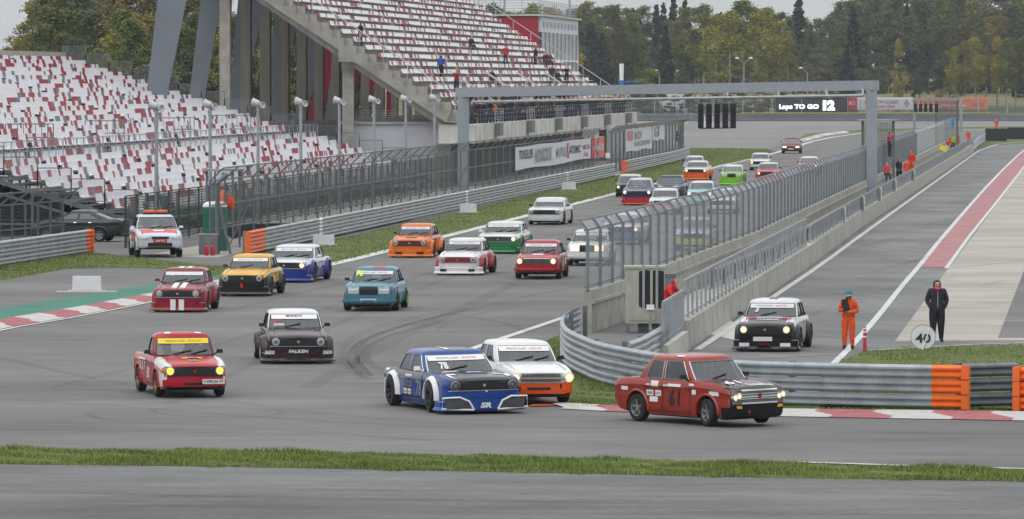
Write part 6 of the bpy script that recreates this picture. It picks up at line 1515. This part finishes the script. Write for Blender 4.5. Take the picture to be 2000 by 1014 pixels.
# ================================================================ SMALL THINGS
def marker_block(label, x0, x1, y0, y1):
    a, b = gp(x0, y1), gp(x1, y1); Y = a.y; h = (y1-y0)*Y/F; t = thing('marker_board', label, 'marker board', ((a.x+b.x)/2, Y, 0)); w = b.x-a.x
    mb = MB(); mb.box((0, .18, h/2+.02), (w, .36, h), taper=.97); mb.build('block', offw, t)
    mb = MB(); mb.box((0, .2, .02), (w+.3, .55, .04)); mb.build('foot', conc_w, t)
marker_block('white distance block standing on the grey run-off at the left', 141, 197, 541, 569)
marker_block('white block on the grass by the rail, right of the orange rail end', 611, 653, 460, 480)
marker_block('white block on the grass below the rail, left of the gantry column', 898, 931, 399, 416)
marker_block('smallest white block on the grass, farthest along the left rail', 1097, 1125, 356.5, 371)
mb = MB(); a = gp(110, 570); b = gp(228, 570); mb.box(((a.x+b.x)/2, a.y-.1, .012), (b.x-a.x, .5, .024)); mb.build('slab', conc_w, kind='structure')

# round 40 board
p = gp(1803, 684); t = thing('speed_board', 'round white board with black number 40 standing in the grass', 'speed sign', p, R(-6))
mb = MB(); mb.lathe([(.33, -.02), (.34, 0), (.33, .02)], (0, 0, .36), 'y', 32); mb.build('disc', mat('board_white', 'd2d6da', .6), t)
mb = MB(); mb.lathe([(.345, -.026), (.345, .0), (.33, .0), (.33, -.026)], (0, 0, .36), 'y', 32, ring=True); mb.build('rim', mat('board_rim', '8f9296', .5), t)
flat_text('number', '40', Vector((.0, -.03, .33)), .42, .26, (1, 0, 0), (0, 0, 1), tb, t, off=.004, bold=.02)
mb = MB(); mb.tube([(-.02, -.05, -.02), (.18, -.03, .62)], .018, 6); mb.tube([(.12, .03, .15), (.2, .2, .0)], .015, 6); mb.build('stake', white, t)
p = gp(1689, 688); t = thing('bollard', 'red flexible post with white bands at the corner of the grass', 'bollard', p)
mb = MB(); mb.tube([(0, 0, 0), (0, 0, .68)], [.055, .04], 10); mb.build('post', mat('post_red', 'b5303a', .5), t, smooth=40)
for z in (.42, .55, .64): mb = MB(); mb.lathe([(.048, -.02), (.048, .02)], (0, 0, z), 'z', 10); mb.build('band', white, t)

# cabinet and back of the signal panels at the pit wall end
a, b = gp(1222, 651), gp(1298, 651); cab = thing('equipment_cabinet', 'beige metal equipment cabinet on legs behind the pit wall end', 'cabinet', ((a.x+b.x)/2, a.y+.3, 0)); w = b.x-a.x
bg_ = mat('cabinet_beige', 'a5a596', .55, var=.08)
mb = MB(); mb.box((0, 0, 1.10), (w, .7, 1.62)); mb.build('body', bg_, cab); mb = MB(); mb.box((0, 0, 1.93), (w+.08, .8, .07)); mb.build('lid', bg_, cab)
mb = MB(); mb.box((-.1, -.36, 1.1), (.72*w, .03, 1.45)); mb.build('door', mat('cabinet_door', 'a0a092', .5), cab)
for s in (-1, 1):
    for q in (-1, 1): mb = MB(); mb.beam((s*(w/2-.06), q*.3, 0), (s*(w/2-.1), q*.3, .3), .08, .08); mb.build('leg', galv_d, cab)
mb = MB(); mb.box((.15, 0, .14), (.7, .5, .28)); mb.build('plinth', mat('plinth_dark', '4a4a48', .8), cab)
Yp = gp(1270, 665).y; a = pt(1272, 610, Yp); t = thing('signal_panel', 'pair of tall black signal panels mounted on grey posts in front of the cabinet', 'signal panel', (a.x, Yp, 0))
for i, (x0, x1) in enumerate(((1248, 1270), (1275, 1297))):
    q0, q1 = pt(x0, 603, Yp), pt(x1, 527, Yp); cx_ = (q0.x+q1.x)/2-a.x; hw = (q1.x-q0.x)/2; z0, z1 = q0.z, q1.z; c_ = .12
    mb = MB(); mb.prism([(cx_-hw, 0, z0+c_*.6), (cx_-hw*.4, 0, z0), (cx_+hw, 0, z0+c_*.2), (cx_+hw, 0, z1-c_*.3), (cx_+hw*.4, 0, z1), (cx_-hw, 0, z1-c_*.4)] if i == 0 else [(cx_-hw, 0, z0+c_*.2), (cx_+hw*.4, 0, z0), (cx_+hw, 0, z0+c_*.6), (cx_+hw, 0, z1-c_*.4), (cx_-hw*.4, 0, z1), (cx_-hw, 0, z1-c_*.3)], (0, .25, 0)); mb.build('panel', black, t)
for x in (1257, 1283):
    q = pt(x, 515, Yp-.1); mb = MB(); mb.beam((q.x-a.x, -.1, pt(x, 606, Yp).z), (q.x-a.x, -.1, q.z), .07, .07); mb.build('post', galv, t)
mb = MB(); q = pt(1270, 600, Yp-.1); mb.box((q.x-a.x, -.16, q.z), (.22, .1, .14)); mb.build('junction_box', white, t)
mb = MB(); mb.beam((q.x-a.x, -.1, 0), (q.x-a.x, -.1, q.z), .08, .08); mb.beam((q.x-a.x-.25, -.1, q.z-.12), (q.x-a.x+.3, -.1, q.z-.12), .06, .06); mb.build('stand', galv, t)
q = gp(1313, 640); t = thing('waste_bin', 'grey ribbed box behind the person in the red hood', 'bin', (q.x, q.y+4, 0)); mb = MB(); mb.box((0, 0, .75), (.42, .4, 1.3)); mb.build('body', galv_d, t); mb = MB(); mb.box((0, 0, 1.44), (.46, .44, .08)); mb.build('lid', galv_d, t)
for i in range(5): mb = MB(); mb.box((-.16+.08*i, -.21, .75), (.02, .02, 1.2)); mb.build('rib', galv, t)

# portable toilet, crate, extinguishers
a, b = gp(396, 491), gp(442, 491); t = thing('portable_toilet', 'green portable toilet with white roof behind the bent fence post', 'portable toilet', ((a.x+b.x)/2, a.y+.6, 0)); w = b.x-a.x
gr_ = mat('toilet_green', '17654c', .5, var=.1)
mb = MB(); mb.box((0, 0, .95), (w, 1.05, 1.9)); mb.build('cabin', gr_, t)
for z in (.35, .75, 1.15, 1.55): mb = MB(); mb.box((0, -.53, z), (w*.8, .03, .04)); mb.build('rib', mat('toilet_green_dark', '0f5a42', .5), t)
mb = MB(); mb.box((-.02, -.535, .95), (w*.62, .03, 1.6)); mb.build('door', mat('toilet_door', '136048', .5), t)
mb = MB(); mb.lathe([(.72, 1.9), (.72, 1.98), (.62, 2.08), (.4, 2.13), (.02, 2.15)], (0, 0, 0), 'z', 4); r = mb.build('roof', white, t, smooth=50); r.rotation_euler = (0, 0, R(45))
a, b = gp(388, 498), gp(424, 498); t = thing('plastic_crate', 'grey plastic crate in front of the green toilet', 'crate', ((a.x+b.x)/2, a.y+.35, 0)); w = b.x-a.x
mb = MB(); mb.box((0, 0, .42), (w, .6, .8)); mb.build('body', mat('crate_grey', '74767c', .6), t); mb = MB(); mb.box((0, 0, .85), (w+.06, .66, .07)); mb.build('lid', mat('crate_lid', '83858a', .6), t)
for s in (-1, 1): mb = MB(); mb.box((s*w*.32, -.31, .4), (w*.22, .03, .66)); mb.build('panel', mat('crate_panel', '66686e', .6), t)
for i, x in enumerate((403, 415)):
    q = gp(x, 500); t = thing('fire_extinguisher', '%s of two red fire extinguishers in front of the grey crate' % ('left', 'right')[i], 'fire extinguisher', q)
    mb = MB(); mb.lathe([(.08, 0), (.09, .03), (.09, .38), (.06, .45), (.03, .47)], (0, 0, 0), 'z', 12); mb.build('cylinder', mat('ext_red', 'b01e34', .35), t, smooth=40)
    mb = MB(); mb.box((0, 0, .5), (.05, .1, .06)); mb.build('valve', trim, t)
# service gate frame with flat top and hanging kit
q0, q1 = gp(404, 470), gp(468, 470); t = thing('gate_frame', 'tall grey frame with a flat top above the green toilet', 'frame'); zt2 = pt(404, 332, q0.y).z
for q in (q0, gp(420, 468), q1, gp(455, 468)): mb = MB(); mb.beam((q.x, q.y, 0), (q.x, q.y, zt2), .1, .1); mb.build('post', galv_d, t)
mb = MB(); mb.box(((q0.x+q1.x)/2, q0.y, zt2), (q1.x-q0.x+.4, 1.1, .09)); mb.build('top', galv, t)
q = gp(425, 497); t = thing('fence_post', 'thick grey post with a bent top and a brace beside the crate', 'post', q)
mb = MB(); mb.tube([(0, 0, 0), (0, 0, 2.9), (.08, 0, 3.1), (.45, 0, 3.4)], .1, 8); mb.build('post', fpost, t, smooth=50); mb = MB(); mb.beam((.05, 0, 2.2), (.55, 0, 0), .1, .1); mb.build('brace', fpost, t)
for x, y, m_, n_, l_ in ((436, 384, orange, 'orange_jacket', 'orange cloth hanging on the fence above the green toilet'), (450, 395, mat('bag_orange', 'cc4a20', .8), 'orange_bag', 'orange bag hanging on the fence right of the toilet roof')):
    q = pt(x, y, 246); mb = MB(); mb.lathe([(.02, -.32), (.16, -.28), (.2, -.05), (.15, .16), (.05, .3)], q, 'z', 9); mb.build(n_, m_, None, smooth=50, label=l_, cat='bag')

# marshal booths with steps
def booth(label, x0, x1, yg, ytop, floor, back, steps=5):
    a, b = gp(x0, yg), gp(x1, yg); Y = a.y; ht = pt(x0, ytop, Y).z; w = b.x-a.x; t = thing('marshal_booth', label, 'marshal post', ((a.x+b.x)/2, Y, 0))
    for sx in (-1, 1):
        for sy in (0, 1.3): mb = MB(); mb.beam((sx*w/2, sy, 0), (sx*w/2, sy, ht), .09, .09); mb.build('post', mat('booth_steel', '5f6b68', .5, .3), t)
    mb = MB(); mb.box((0, .65, ht+.04), (w+.6, 1.8, .09)); mb.build('roof', galv, t)
    mb = MB(); mb.box((0, .65, floor), (w, 1.4, .08)); mb.build('floor', galv_d, t)
    mb = MB(); mb.sheet([Vector((-w/2, 1.3, 0)), Vector((w/2, 1.3, 0))], floor, ht-.1); mb.sheet([Vector((-w/2, 0, 0)), Vector((-w/2, 1.3, 0))], floor, ht-.1); mb.build('wire_mesh', mesh_mat('booth_mesh', '6c7a76', .45, .12), t)
    mb = MB()
    for s in range(steps): mb.box((0, -.15-.22*(steps-1-s), floor*(s+.5)/steps), (w*.9, .24, .05))
    mb.beam((-w*.45, -1.2, 0), (-w*.45, 0, floor), .05, .12); mb.beam((w*.45, -1.2, 0), (w*.45, 0, floor), .05, .12); mb.build('steps', galv_d, t)
    return t
booth('open steel marshal booth with steps right beside the right gantry column', 1686, 1746, 372, 236, 2.2, None, 9)
booth('greenish glazed marshal booth farther along the pit wall', 1829, 1871, 301, 194, .6, None)
q = pt(1861, 240, 560); mb = MB(); mb.box(q, (.28, .04, .9)); mb.build('blue_flag', mat('flag_blue', '2c7fb8', .7), None, label='blue flag hanging in the far marshal booth', cat='flag')
q = pt(1843, 290, gp(1850, 335).y-.3); mb = MB(); mb.box(q, (.6, .04, .42), Matrix.Rotation(R(20), 3, 'Y')); mb.build('yellow_flag', mat('flag_yellow', 'd8cc28', .7), None, label='yellow flag held over the pit lane hoarding', cat='flag')
# tyre walls
for i, (x0, x1, y0, y1, lab) in enumerate(((1925, 1967, 251, 276, 'near block of black belted tyres at the end of the pit wall'), (1968, 2040, 249, 272, 'far black tyre wall running off the right edge'))):
    a, b = gp(x0, y1), gp(x1, y1); t = thing('tyre_stack', lab, 'tyre wall', ((a.x+b.x)/2, a.y, 0)); w = b.x-a.x; hh = (y1-y0)*a.y/F; n = max(2, int(w/.7)); mb = MB()
    for r in range(3):
        for k in range(n):
            for z in range(4):
                mb.lathe([(.2, 0), (.33, .02), (.35, hh/8), (.33, hh/4-.02), (.2, hh/4)], (-w/2+(k+.5)*w/n, .35+.7*r, z*hh/4), 'z', 10)
    mb.build('tyres', rubber, t, smooth=40); mb = MB(); mb.box((0, -.01, hh*.5), (w, .04, hh*.9)); mb.build('belt', mat('belt_rubber', '202124', .7, var=.3), t)
guard_rail('low pale guard rail curving to the tyre stacks at the far pit entry', [gp(1900, 296), gp(1912, 284), gp(1924, 277)], 1, rows=3)
# fire extinguishers and red things in the walkway
for x, y, l_ in ((1597, 442, 'left of two red extinguishers by the dark post in the pit wall gap'), (1607, 432, 'right of two red extinguishers by the dark post in the pit wall gap'), (1807, 322, 'red extinguisher beside the timber post at the far pit wall')):
    q = gp(x, y); t = thing('fire_extinguisher', l_, 'fire extinguisher', q+Vector((0, 0, .25))); mb = MB(); mb.lathe([(.1, 0), (.12, .04), (.12, .5), (.05, .6)], (0, 0, 0), 'z', 10); mb.build('cylinder', mat('ext_red', 'b01e34', .35), t, smooth=40); mb = MB(); mb.box((0, 0, .63), (.06, .12, .06)); mb.build('valve', trim, t)
for x, y0, y1, l_ in ((1597, 396, 440, 'dark post standing in the gap of the pit wall'), (1803, 300, 322, 'dark post at the far end of the pit wall walkway')):
    q = gp(x, y1); hh = (y1-y0)*q.y/F; t = thing('wall_post', l_, 'post', q); mb = MB(); mb.box((0, 0, hh/2), (.32, .3, hh)); mb.build('post', mat('dark_post', '34363a', .7), t); mb = MB(); mb.box((0, 0, hh+.03), (.4, .38, .06)); mb.build('cap', galv_d, t)
# loudspeaker on the far fence, black
q = gp(1327, 300); t = thing('loudspeaker', 'black loudspeaker pair on the end post of the far fence', 'loudspeaker', (q.x, q.y, 0)); 
for s in (-1, 1): mb = MB(); mb.box((s*.22, 0, pt(1327, 266, q.y).z), (.36, .4, 1.0)); mb.build('box', black, t)
mb = MB(); mb.beam((0, .3, 0), (0, .3, 3.6), .12, .12); mb.build('pole', galv, t)
q = gp(1187, 345); t = thing('camera_pole', 'slim pale pole with a small white box in the gap of the left fence', 'pole', q); mb = MB(); mb.beam((0, 0, 0), (0, 0, 3.9), .12, .12); mb.build('pole', galv, t); mb = MB(); mb.box((0, -.1, 1.6), (.35, .25, .4)); mb.build('box', white, t)

# street lamps and far things
def lamp(label, x, ytop, Y, arms, base=0):
    q = pt(x, ytop, Y); t = thing('street_lamp', label, 'street lamp', (q.x, Y, base)); h = q.z-base; mb = MB(); mb.tube([(0, 0, 0), (0, 0, h-.9)], [.16, .09], 6); mb.build('pole', galv, t)
    for s in arms:
        mb = MB(); mb.tube([(0, 0, h-1.0), (s*.5, 0, h-.45), (s*1.1, 0, h-.05)], .06, 5); mb.build('arm', galv, t); mb = MB(); mb.lathe([(.05, -.1), (.34, -.06), (.36, .06), (.2, .16), (.02, .2)], (s*1.25, 0, h), 'z', 8); mb.build('lamp_head', white, t)
lamp('double armed street lamp in front of the yellow green trees', 1453, 114, 1030, (-1, 1))
lamp('small street lamp left of the double armed lamp, before the dark spruce', 1288, 138, 1120, (-.5,), 2)
lamp('faint street lamp behind the hoardings, second from the left', 1318, 139, 1135, (.4,), 3)
lamp('street lamp with one arm pointing left near the dark forest gap', 1577, 133, 1080, (-1,), 1)
q = pt(1214, 158, 1060); t = thing('rolled_banner', 'rolled white and blue flag on a pole beyond the stand', 'flag', (q.x, 1060, 0)); mb = MB(); mb.tube([(0, 0, q.z-1), (0, 0, q.z+3.2)], [.35, .42], 8); mb.build('flag', white, t); mb = MB(); mb.tube([(0, 0, 0), (0, 0, q.z-.9)], .1, 6); mb.build('pole', galv, t); mb = MB(); mb.tube([(0, 0, q.z-.95), (0, 0, q.z+.1)], .44, 8); mb.build('blue_end', mat('flag_blue2', '1f5fae', .7), t)
q = pt(1235, 160, 1062); t = thing('canopy', 'low blue canopy roof right of the rolled flag', 'canopy', (q.x, 1062, 0)); mb = MB(); mb.box((0, 0, q.z), (5.2, 3, .3)); mb.build('roof', mat('canopy_blue', '1f62b4', .6), t)
for s in (-1, 1): mb = MB(); mb.beam((s*2.3, 0, .5), (s*2.3, 0, q.z), .12, .12); mb.build('leg', galv, t)
q = pt(1320, 194, 1040); t = thing('white_container', 'white site container partly hidden by bushes beyond the barrier', 'container', (q.x, 1040, .5)); mb = MB(); mb.box((0, 1, 2.1), (5.6, 2.2, 4.2)); mb.build('body', offw, t)
for k in range(12): mb = MB(); mb.box((-2.6+k*.47, -.11, 2.1), (.1, .04, 3.9)); mb.build('rib', mat('container_rib', 'bfc1c6', .6), t)

# ================================================================ TREES
def foliage(n_clump, crown, leaf, per, seed, spread=.9, flat=.5):
    random.seed(seed); mb = MB()
    for i in range(n_clump):
        c, r = crown(); 
        for k in range(per):
            d = Vector((random.gauss(0, 1), random.gauss(0, 1), random.gauss(0, .8)))*r*.5*spread; p = c+d
            s = leaf*random.uniform(.5, 1.2); a = Vector((random.uniform(-1, 1), random.uniform(-1, 1), random.uniform(-1, 1))).normalized(); b = a.cross(Vector((random.uniform(-1, 1), random.uniform(-1, 1), random.uniform(-.3, 1)))).normalized()
            mb.add([p-a*s, p-b*s*.7, p+a*s, p+b*s*.7], [(0, 1, 2, 3)])
    return mb
bark = mat('bark', '4a4238', .95, var=.3, scale=2); birchb = mat('birch_bark', '8a867c', .9, var=.35, scale=1.5, stretch=(1, 1, 4))
L_green = leaf_mat('leaf_green', ['3d4a28', '4f5d30', '647038', '7a763c']); L_lime = leaf_mat('leaf_lime', ['59642a', '727a34', '8e8a3c', 'a08c40']); L_autumn = leaf_mat('leaf_autumn', ['4c5030', '646338', '78703e', '887a42']); L_spruce = leaf_mat('leaf_spruce', ['232b28', '2e3833', '3a453c'])
L_grey = leaf_mat('leaf_dull', ['434c3c', '545d44', '666b4a', '75704e'])
def tree_proto(kind, seed):
    random.seed(seed)
    if kind == 'spruce':
        Hh = 20
        def crown():
            z = random.random()**1.25; rr = (1-z)*3.3*random.uniform(.75, 1.05)+.15; lay = .6*math.sin(z*60); a = random.uniform(0, 2*math.pi); rad = rr*math.sqrt(random.uniform(.25, 1))
            return Vector((math.cos(a)*rad, math.sin(a)*rad, 1.5+z*(Hh-1.8)-rad*.22)), .55*(1-z*.5)
        mb = foliage(260, crown, .38, 12, seed, 1.0); tr_ = MB(); tr_.tube([(0, 0, 0), (0, 0, Hh*.6), (0, 0, Hh-.3)], [.28, .14, .03], 6); return Hh, mb, tr_
    Hh = 22; lobes = []
    wd = {'birch': 2.3, 'broad': 3.2, 'poplar': 1.8, 'bushy': 3.6}[kind]; z0 = {'birch': .26, 'broad': .18, 'poplar': .15, 'bushy': .03}[kind]
    for i in range(22 if kind != 'broad' else 26):
        z = random.uniform(z0, .97); env = math.sin(math.pi*min(1, (z-z0+.08)/(1.10-z0))**.85); a = random.uniform(0, 2*math.pi); rad = wd*env*random.uniform(.25, 1.0)
        lobes.append((Vector((math.cos(a)*rad, math.sin(a)*rad, z*Hh)), random.uniform(.7, 1.5)*(.5+.6*env)))
    def crown():
        c, r = random.choice(lobes); d = Vector((random.gauss(0, 1), random.gauss(0, 1), random.gauss(0, 1.25))).normalized()*r*random.uniform(.5, 1.15); return c+d, .6
    mb = foliage(520, crown, .21, 14, seed, 1.0); tr_ = MB(); bend = random.uniform(-.4, .4)
    tr_.tube([(0, 0, 0), (bend*.3, 0, Hh*.35), (bend, .1, Hh*.7), (bend*.8, 0, Hh*.95)], [.26, .19, .1, .03], 7)
    for c, r in lobes[:12]: s = Vector((bend*.5, 0, max(Hh*.12, c.z-abs(c.x)*1.3-1.5))); tr_.tube([s, s.lerp(c, .6)+Vector((0, 0, -.2)), c], [.08, .05, .02], 4)
    return Hh, mb, tr_
PROT = {}
leafm = {'birch': L_lime, 'broad': L_green, 'spruce': L_spruce, 'poplar': L_grey, 'autumn': L_autumn, 'dull': L_grey}
for kd, n in (('birch', 3), ('broad', 4), ('spruce', 2), ('poplar', 2), ('bushy', 3)):
    for i in range(n):
        Hh, mb, tr_ = tree_proto(kd, 100+i*7+len(kd)); PROT[(kd, i)] = (Hh, mb.mesh('crown', L_green), tr_.mesh('trunk', birchb if kd == 'birch' else bark))
_cm = {}
def crown_mesh(kd, i, lm):
    if (kd, i, lm.name) not in _cm: m = PROT[(kd, i)][1].copy(); m.materials.clear(); m.materials.append(lm); _cm[(kd, i, lm.name)] = m
    return _cm[(kd, i, lm.name)]
cnt = {}
def plant(kd, lm, x, ytop, Y, label, group=None, base=None, wide=1.0, nm=None):
    i = random.randrange(sum(1 for k in PROT if k[0] == kd)); Hh = PROT[(kd, i)][0]; top = pt(x, ytop, Y); base = terr(Y)-.2 if base is None else base; s = (top.z-base)/Hh
    t = thing(nm or {'birch': 'birch_tree', 'broad': 'broadleaf_tree', 'spruce': 'spruce_tree', 'poplar': 'tall_tree', 'bushy': 'bush'}[kd], label, 'tree', (top.x, Y, base), random.uniform(0, 6.28), group)
    sw = s*wide; t.scale = (sw, sw, s); link('crown', crown_mesh(kd, i, lm), t); link('trunk', PROT[(kd, i)][2], t)
random.seed(77)
def skyline(x):   # photographed top of the forest, by column
    P = [(1120, 12), (1180, 2), (1220, 10), (1260, 6), (1300, -2), (1345, 4), (1380, 14), (1430, 18), (1500, 22), (1540, 36), (1580, 30), (1600, 42), (1625, 30), (1645, -10), (1700, -30), (2300, -30)]
    for (a, u), (b, v) in zip(P, P[1:]):
        if a <= x <= b: return lerp(u, v, (x-a)/(b-a))
    return 10
ZN = [(1130, 'by the control building'), (1250, 'above the rolled flag'), (1350, 'above the start lights'), (1480, 'behind the double lamp'), (1600, 'above the electronic board'), (1720, 'above the gantry corner'), (1850, 'above the race title hoarding'), (1960, 'above the orange hoarding'), (9999, 'at the right edge')]
ZL = [(60, 'at the left edge'), (160, 'above the parapet'), (290, 'left of the struts'), (400, 'between the struts'), (520, 'behind near columns'), (9999, 'behind far columns')]
def zone(x, Z=None): return next(n for a, n in (Z or ZN) if x < a)
LC = {'leaf_green': 'olive green', 'leaf_lime': 'yellow green', 'leaf_autumn': 'amber brown', 'leaf_spruce': 'dark', 'leaf_dull': 'dull grey green'}
# back rows of the forest
for row, (Y, dy, st) in enumerate(((1290, 0, 19), (1230, 26, 21))):
    x = 860+row*9
    while x < 2140:
        xx = x+random.uniform(-5, 5); kd = random.choice(['broad', 'broad', 'poplar', 'poplar', 'broad', 'spruce'] if xx > 1500 else ['broad', 'poplar', 'broad', 'broad', 'spruce']); yt = (skyline(xx) if xx > 1120 else 14)+dy*random.uniform(.3, 1.6)+random.uniform(-6, 12)
        lm = L_spruce if kd == 'spruce' else random.choice([L_grey, L_grey, L_green, L_autumn]) if xx > 1500 else random.choice([L_autumn, L_green, L_green, L_grey])
        nm_ = ('front' if row else 'rear')+' row '+{'spruce': 'dark spruce', 'broad': LC[lm.name]+' broadleaf tree', 'poplar': LC[lm.name]+' narrow tree'}[kd]+' in the wood, '+zone(xx)
        plant(kd, lm, xx, yt, Y+random.uniform(-15, 15), nm_, nm_, wide=1.45 if kd != 'spruce' else 1.0); x += st
# low scrub filling the wood's foot
x = 1190
while x < 2140:
    plant('bushy', random.choice([L_grey, L_spruce, L_green]), x+random.uniform(-6, 6), random.uniform(95, 135), 1195+random.uniform(-10, 10), 'low dark undergrowth tree at the foot of the wood, '+zone(x), 'undergrowth '+zone(x), wide=2.6, nm='undergrowth_tree'); x += 24
for i_, (x, yt, w_) in enumerate(sorted(((1358, 60, 1.3), (1375, 24, 1.4), (1398, 20, 1.4), (1425, 16, 1.5), (1450, 2, 1.5), (1475, 18, 1.4), (1497, 6, 1.4), (1522, 42, 1.4), (1538, 70, 1.2), (1410, 70, 1.3), (1490, 66, 1.3)))): plant('birch', random.choice([L_lime, L_lime, L_green]), x, yt, 1120+random.uniform(-20, 20), '%s birch from the left in the yellow green clump behind the double street lamp' % ORD[i_], 'birches behind the double street lamp', wide=w_*1.05)
for x, yt, l_ in ((1155, 42, 'big dark spruce right behind the race control building'), (1176, 60, 'second dark spruce, smaller, right of the biggest one'), (1300, 50, 'dark spruce standing alone left of the yellow green birches'), (1560, -12, 'tall ragged spruce standing above the skyline'), (1654, 88, 'low dark spruce above the right gantry corner'), (1992, 110, 'dark spruce at the right edge behind the birches')): plant('spruce', L_spruce, x, yt, 1130 if x != 1560 else 1240, l_, wide=1.5 if x < 1200 else 1.15)
for i_, (x, yt, w_) in enumerate(((1866, 92, 1.0), (1884, 80, 1.1), (1905, 74, 1.1), (1926, 66, 1.2), (1948, 72, 1.1), (1966, 76, 1.1), (1984, 80, 1.0), (2010, 60, 1.2))): plant('birch', random.choice([L_lime, L_autumn, L_lime]), x, yt, 1075+random.uniform(-10, 10), '%s slender yellowing birch from the left behind the orange hoarding' % ORD[i_], 'birches behind the orange hoarding', wide=w_)
plant('bushy', L_lime, 1755, 76, 1070, 'yellow tipped birch standing alone behind the race title hoarding', wide=.85, nm='birch_tree'); plant('bushy', L_green, 1796, 100, 1075, 'small slender green tree beside the lone yellow birch', wide=.75, nm='young_tree')
plant('bushy', L_lime, 1270, 128, 1060, 'small bright bush like tree left of the dark lone spruce', wide=2.0); plant('bushy', L_autumn, 1855, 150, 1062, 'small orange leaved tree at the left end of the birch row', wide=2.0)
for x in range(1215, 1660, 26): plant('bushy', random.choice([L_green, L_grey]), x, random.uniform(176, 188), 1022+random.uniform(-3, 6), 'low roadside bush behind the far barrier fence, %s' % zone(x), 'bushes behind the far barrier', wide=2.8, nm='bush')
for i_, x in enumerate((1132, 1200, 1236)): plant('broad', random.choice([L_autumn, L_green]), x, random.uniform(6, 30), 1140, '%s olive and amber tree from the left, right of the race control building' % ORD[i_], 'olive trees above the race control building', wide=1.3)
# wood behind the low grandstand
def sky2(x):
    P = [(-60, 110), (0, 92), (40, 70), (60, 10), (75, -20), (900, -30)]
    for (a, u), (b, v) in zip(P, P[1:]):
        if a <= x <= b: return lerp(u, v, (x-a)/(b-a))
    return 0
for row, (Y, dy, st) in enumerate(((700, 0, 26), (640, 40, 30), (600, 90, 34))):
    x = -40+row*11
    while x < 700:
        xx = x+random.uniform(-7, 7); kd = random.choice(['broad', 'birch', 'birch', 'broad']); lm = random.choice([L_green, L_lime, L_autumn, L_green, L_grey])
        if xx > 430: lm = random.choice([L_green, L_grey, L_lime]); 
        yt = sky2(xx)+dy*random.uniform(.5, 1.3)+random.uniform(-6, 10)
        if xx < 62: yt = max(yt, sky2(xx))
        if 440 < xx < 640: yt = max(yt, 34 if xx < 510 else 18)
        plant(kd, lm, xx, yt, Y+random.uniform(-12, 12), ('back', 'middle', 'front')[row]+' row '+LC[lm.name]+{'birch': ' slender birch', 'broad': ' round crowned tree'}[kd]+' behind the low grandstand, '+zone(xx, ZL), 'wood '+str(row)+kd+lm.name+zone(xx, ZL), wide=1.35); x += st
for x in range(-30, 700, 34): plant('bushy', random.choice([L_green, L_grey, L_spruce]), x+random.uniform(-8, 8), random.uniform(120, 160), 570, 'dark low tree behind the low grandstand, '+zone(x, ZL), 'low trees '+zone(x, ZL), wide=2.2, nm='undergrowth_tree')
for i_, (x, yt) in enumerate(((876, 8), (900, 4), (925, 12), (965, 6), (1000, 14), (1040, 10), (1080, 4))): plant('broad', random.choice([L_green, L_lime]), x, yt, 900, '%s light green tree from the left behind the concrete stand top' % ORD[i_], 'trees behind the top of the concrete stand', wide=1.2)
# ================================================================ HAZE
hm = bpy.data.materials.new('haze_air'); hm.use_nodes = True; hn = hm.node_tree.nodes; hn.clear()
pv = hn.new('ShaderNodeVolumePrincipled'); ho = hn.new('ShaderNodeOutputMaterial'); pv.inputs['Color'].default_value = (.86, .92, 1, 1); pv.inputs['Density'].default_value = .00008
hm.node_tree.links.new(pv.outputs[0], ho.inputs['Volume'])
mb = MB(); mb.box((0, 2250, 27), (3100, 4640, 56)); mb.build('haze', hm, kind='stuff', label='thin pale haze in the air over the circuit', cat='haze')
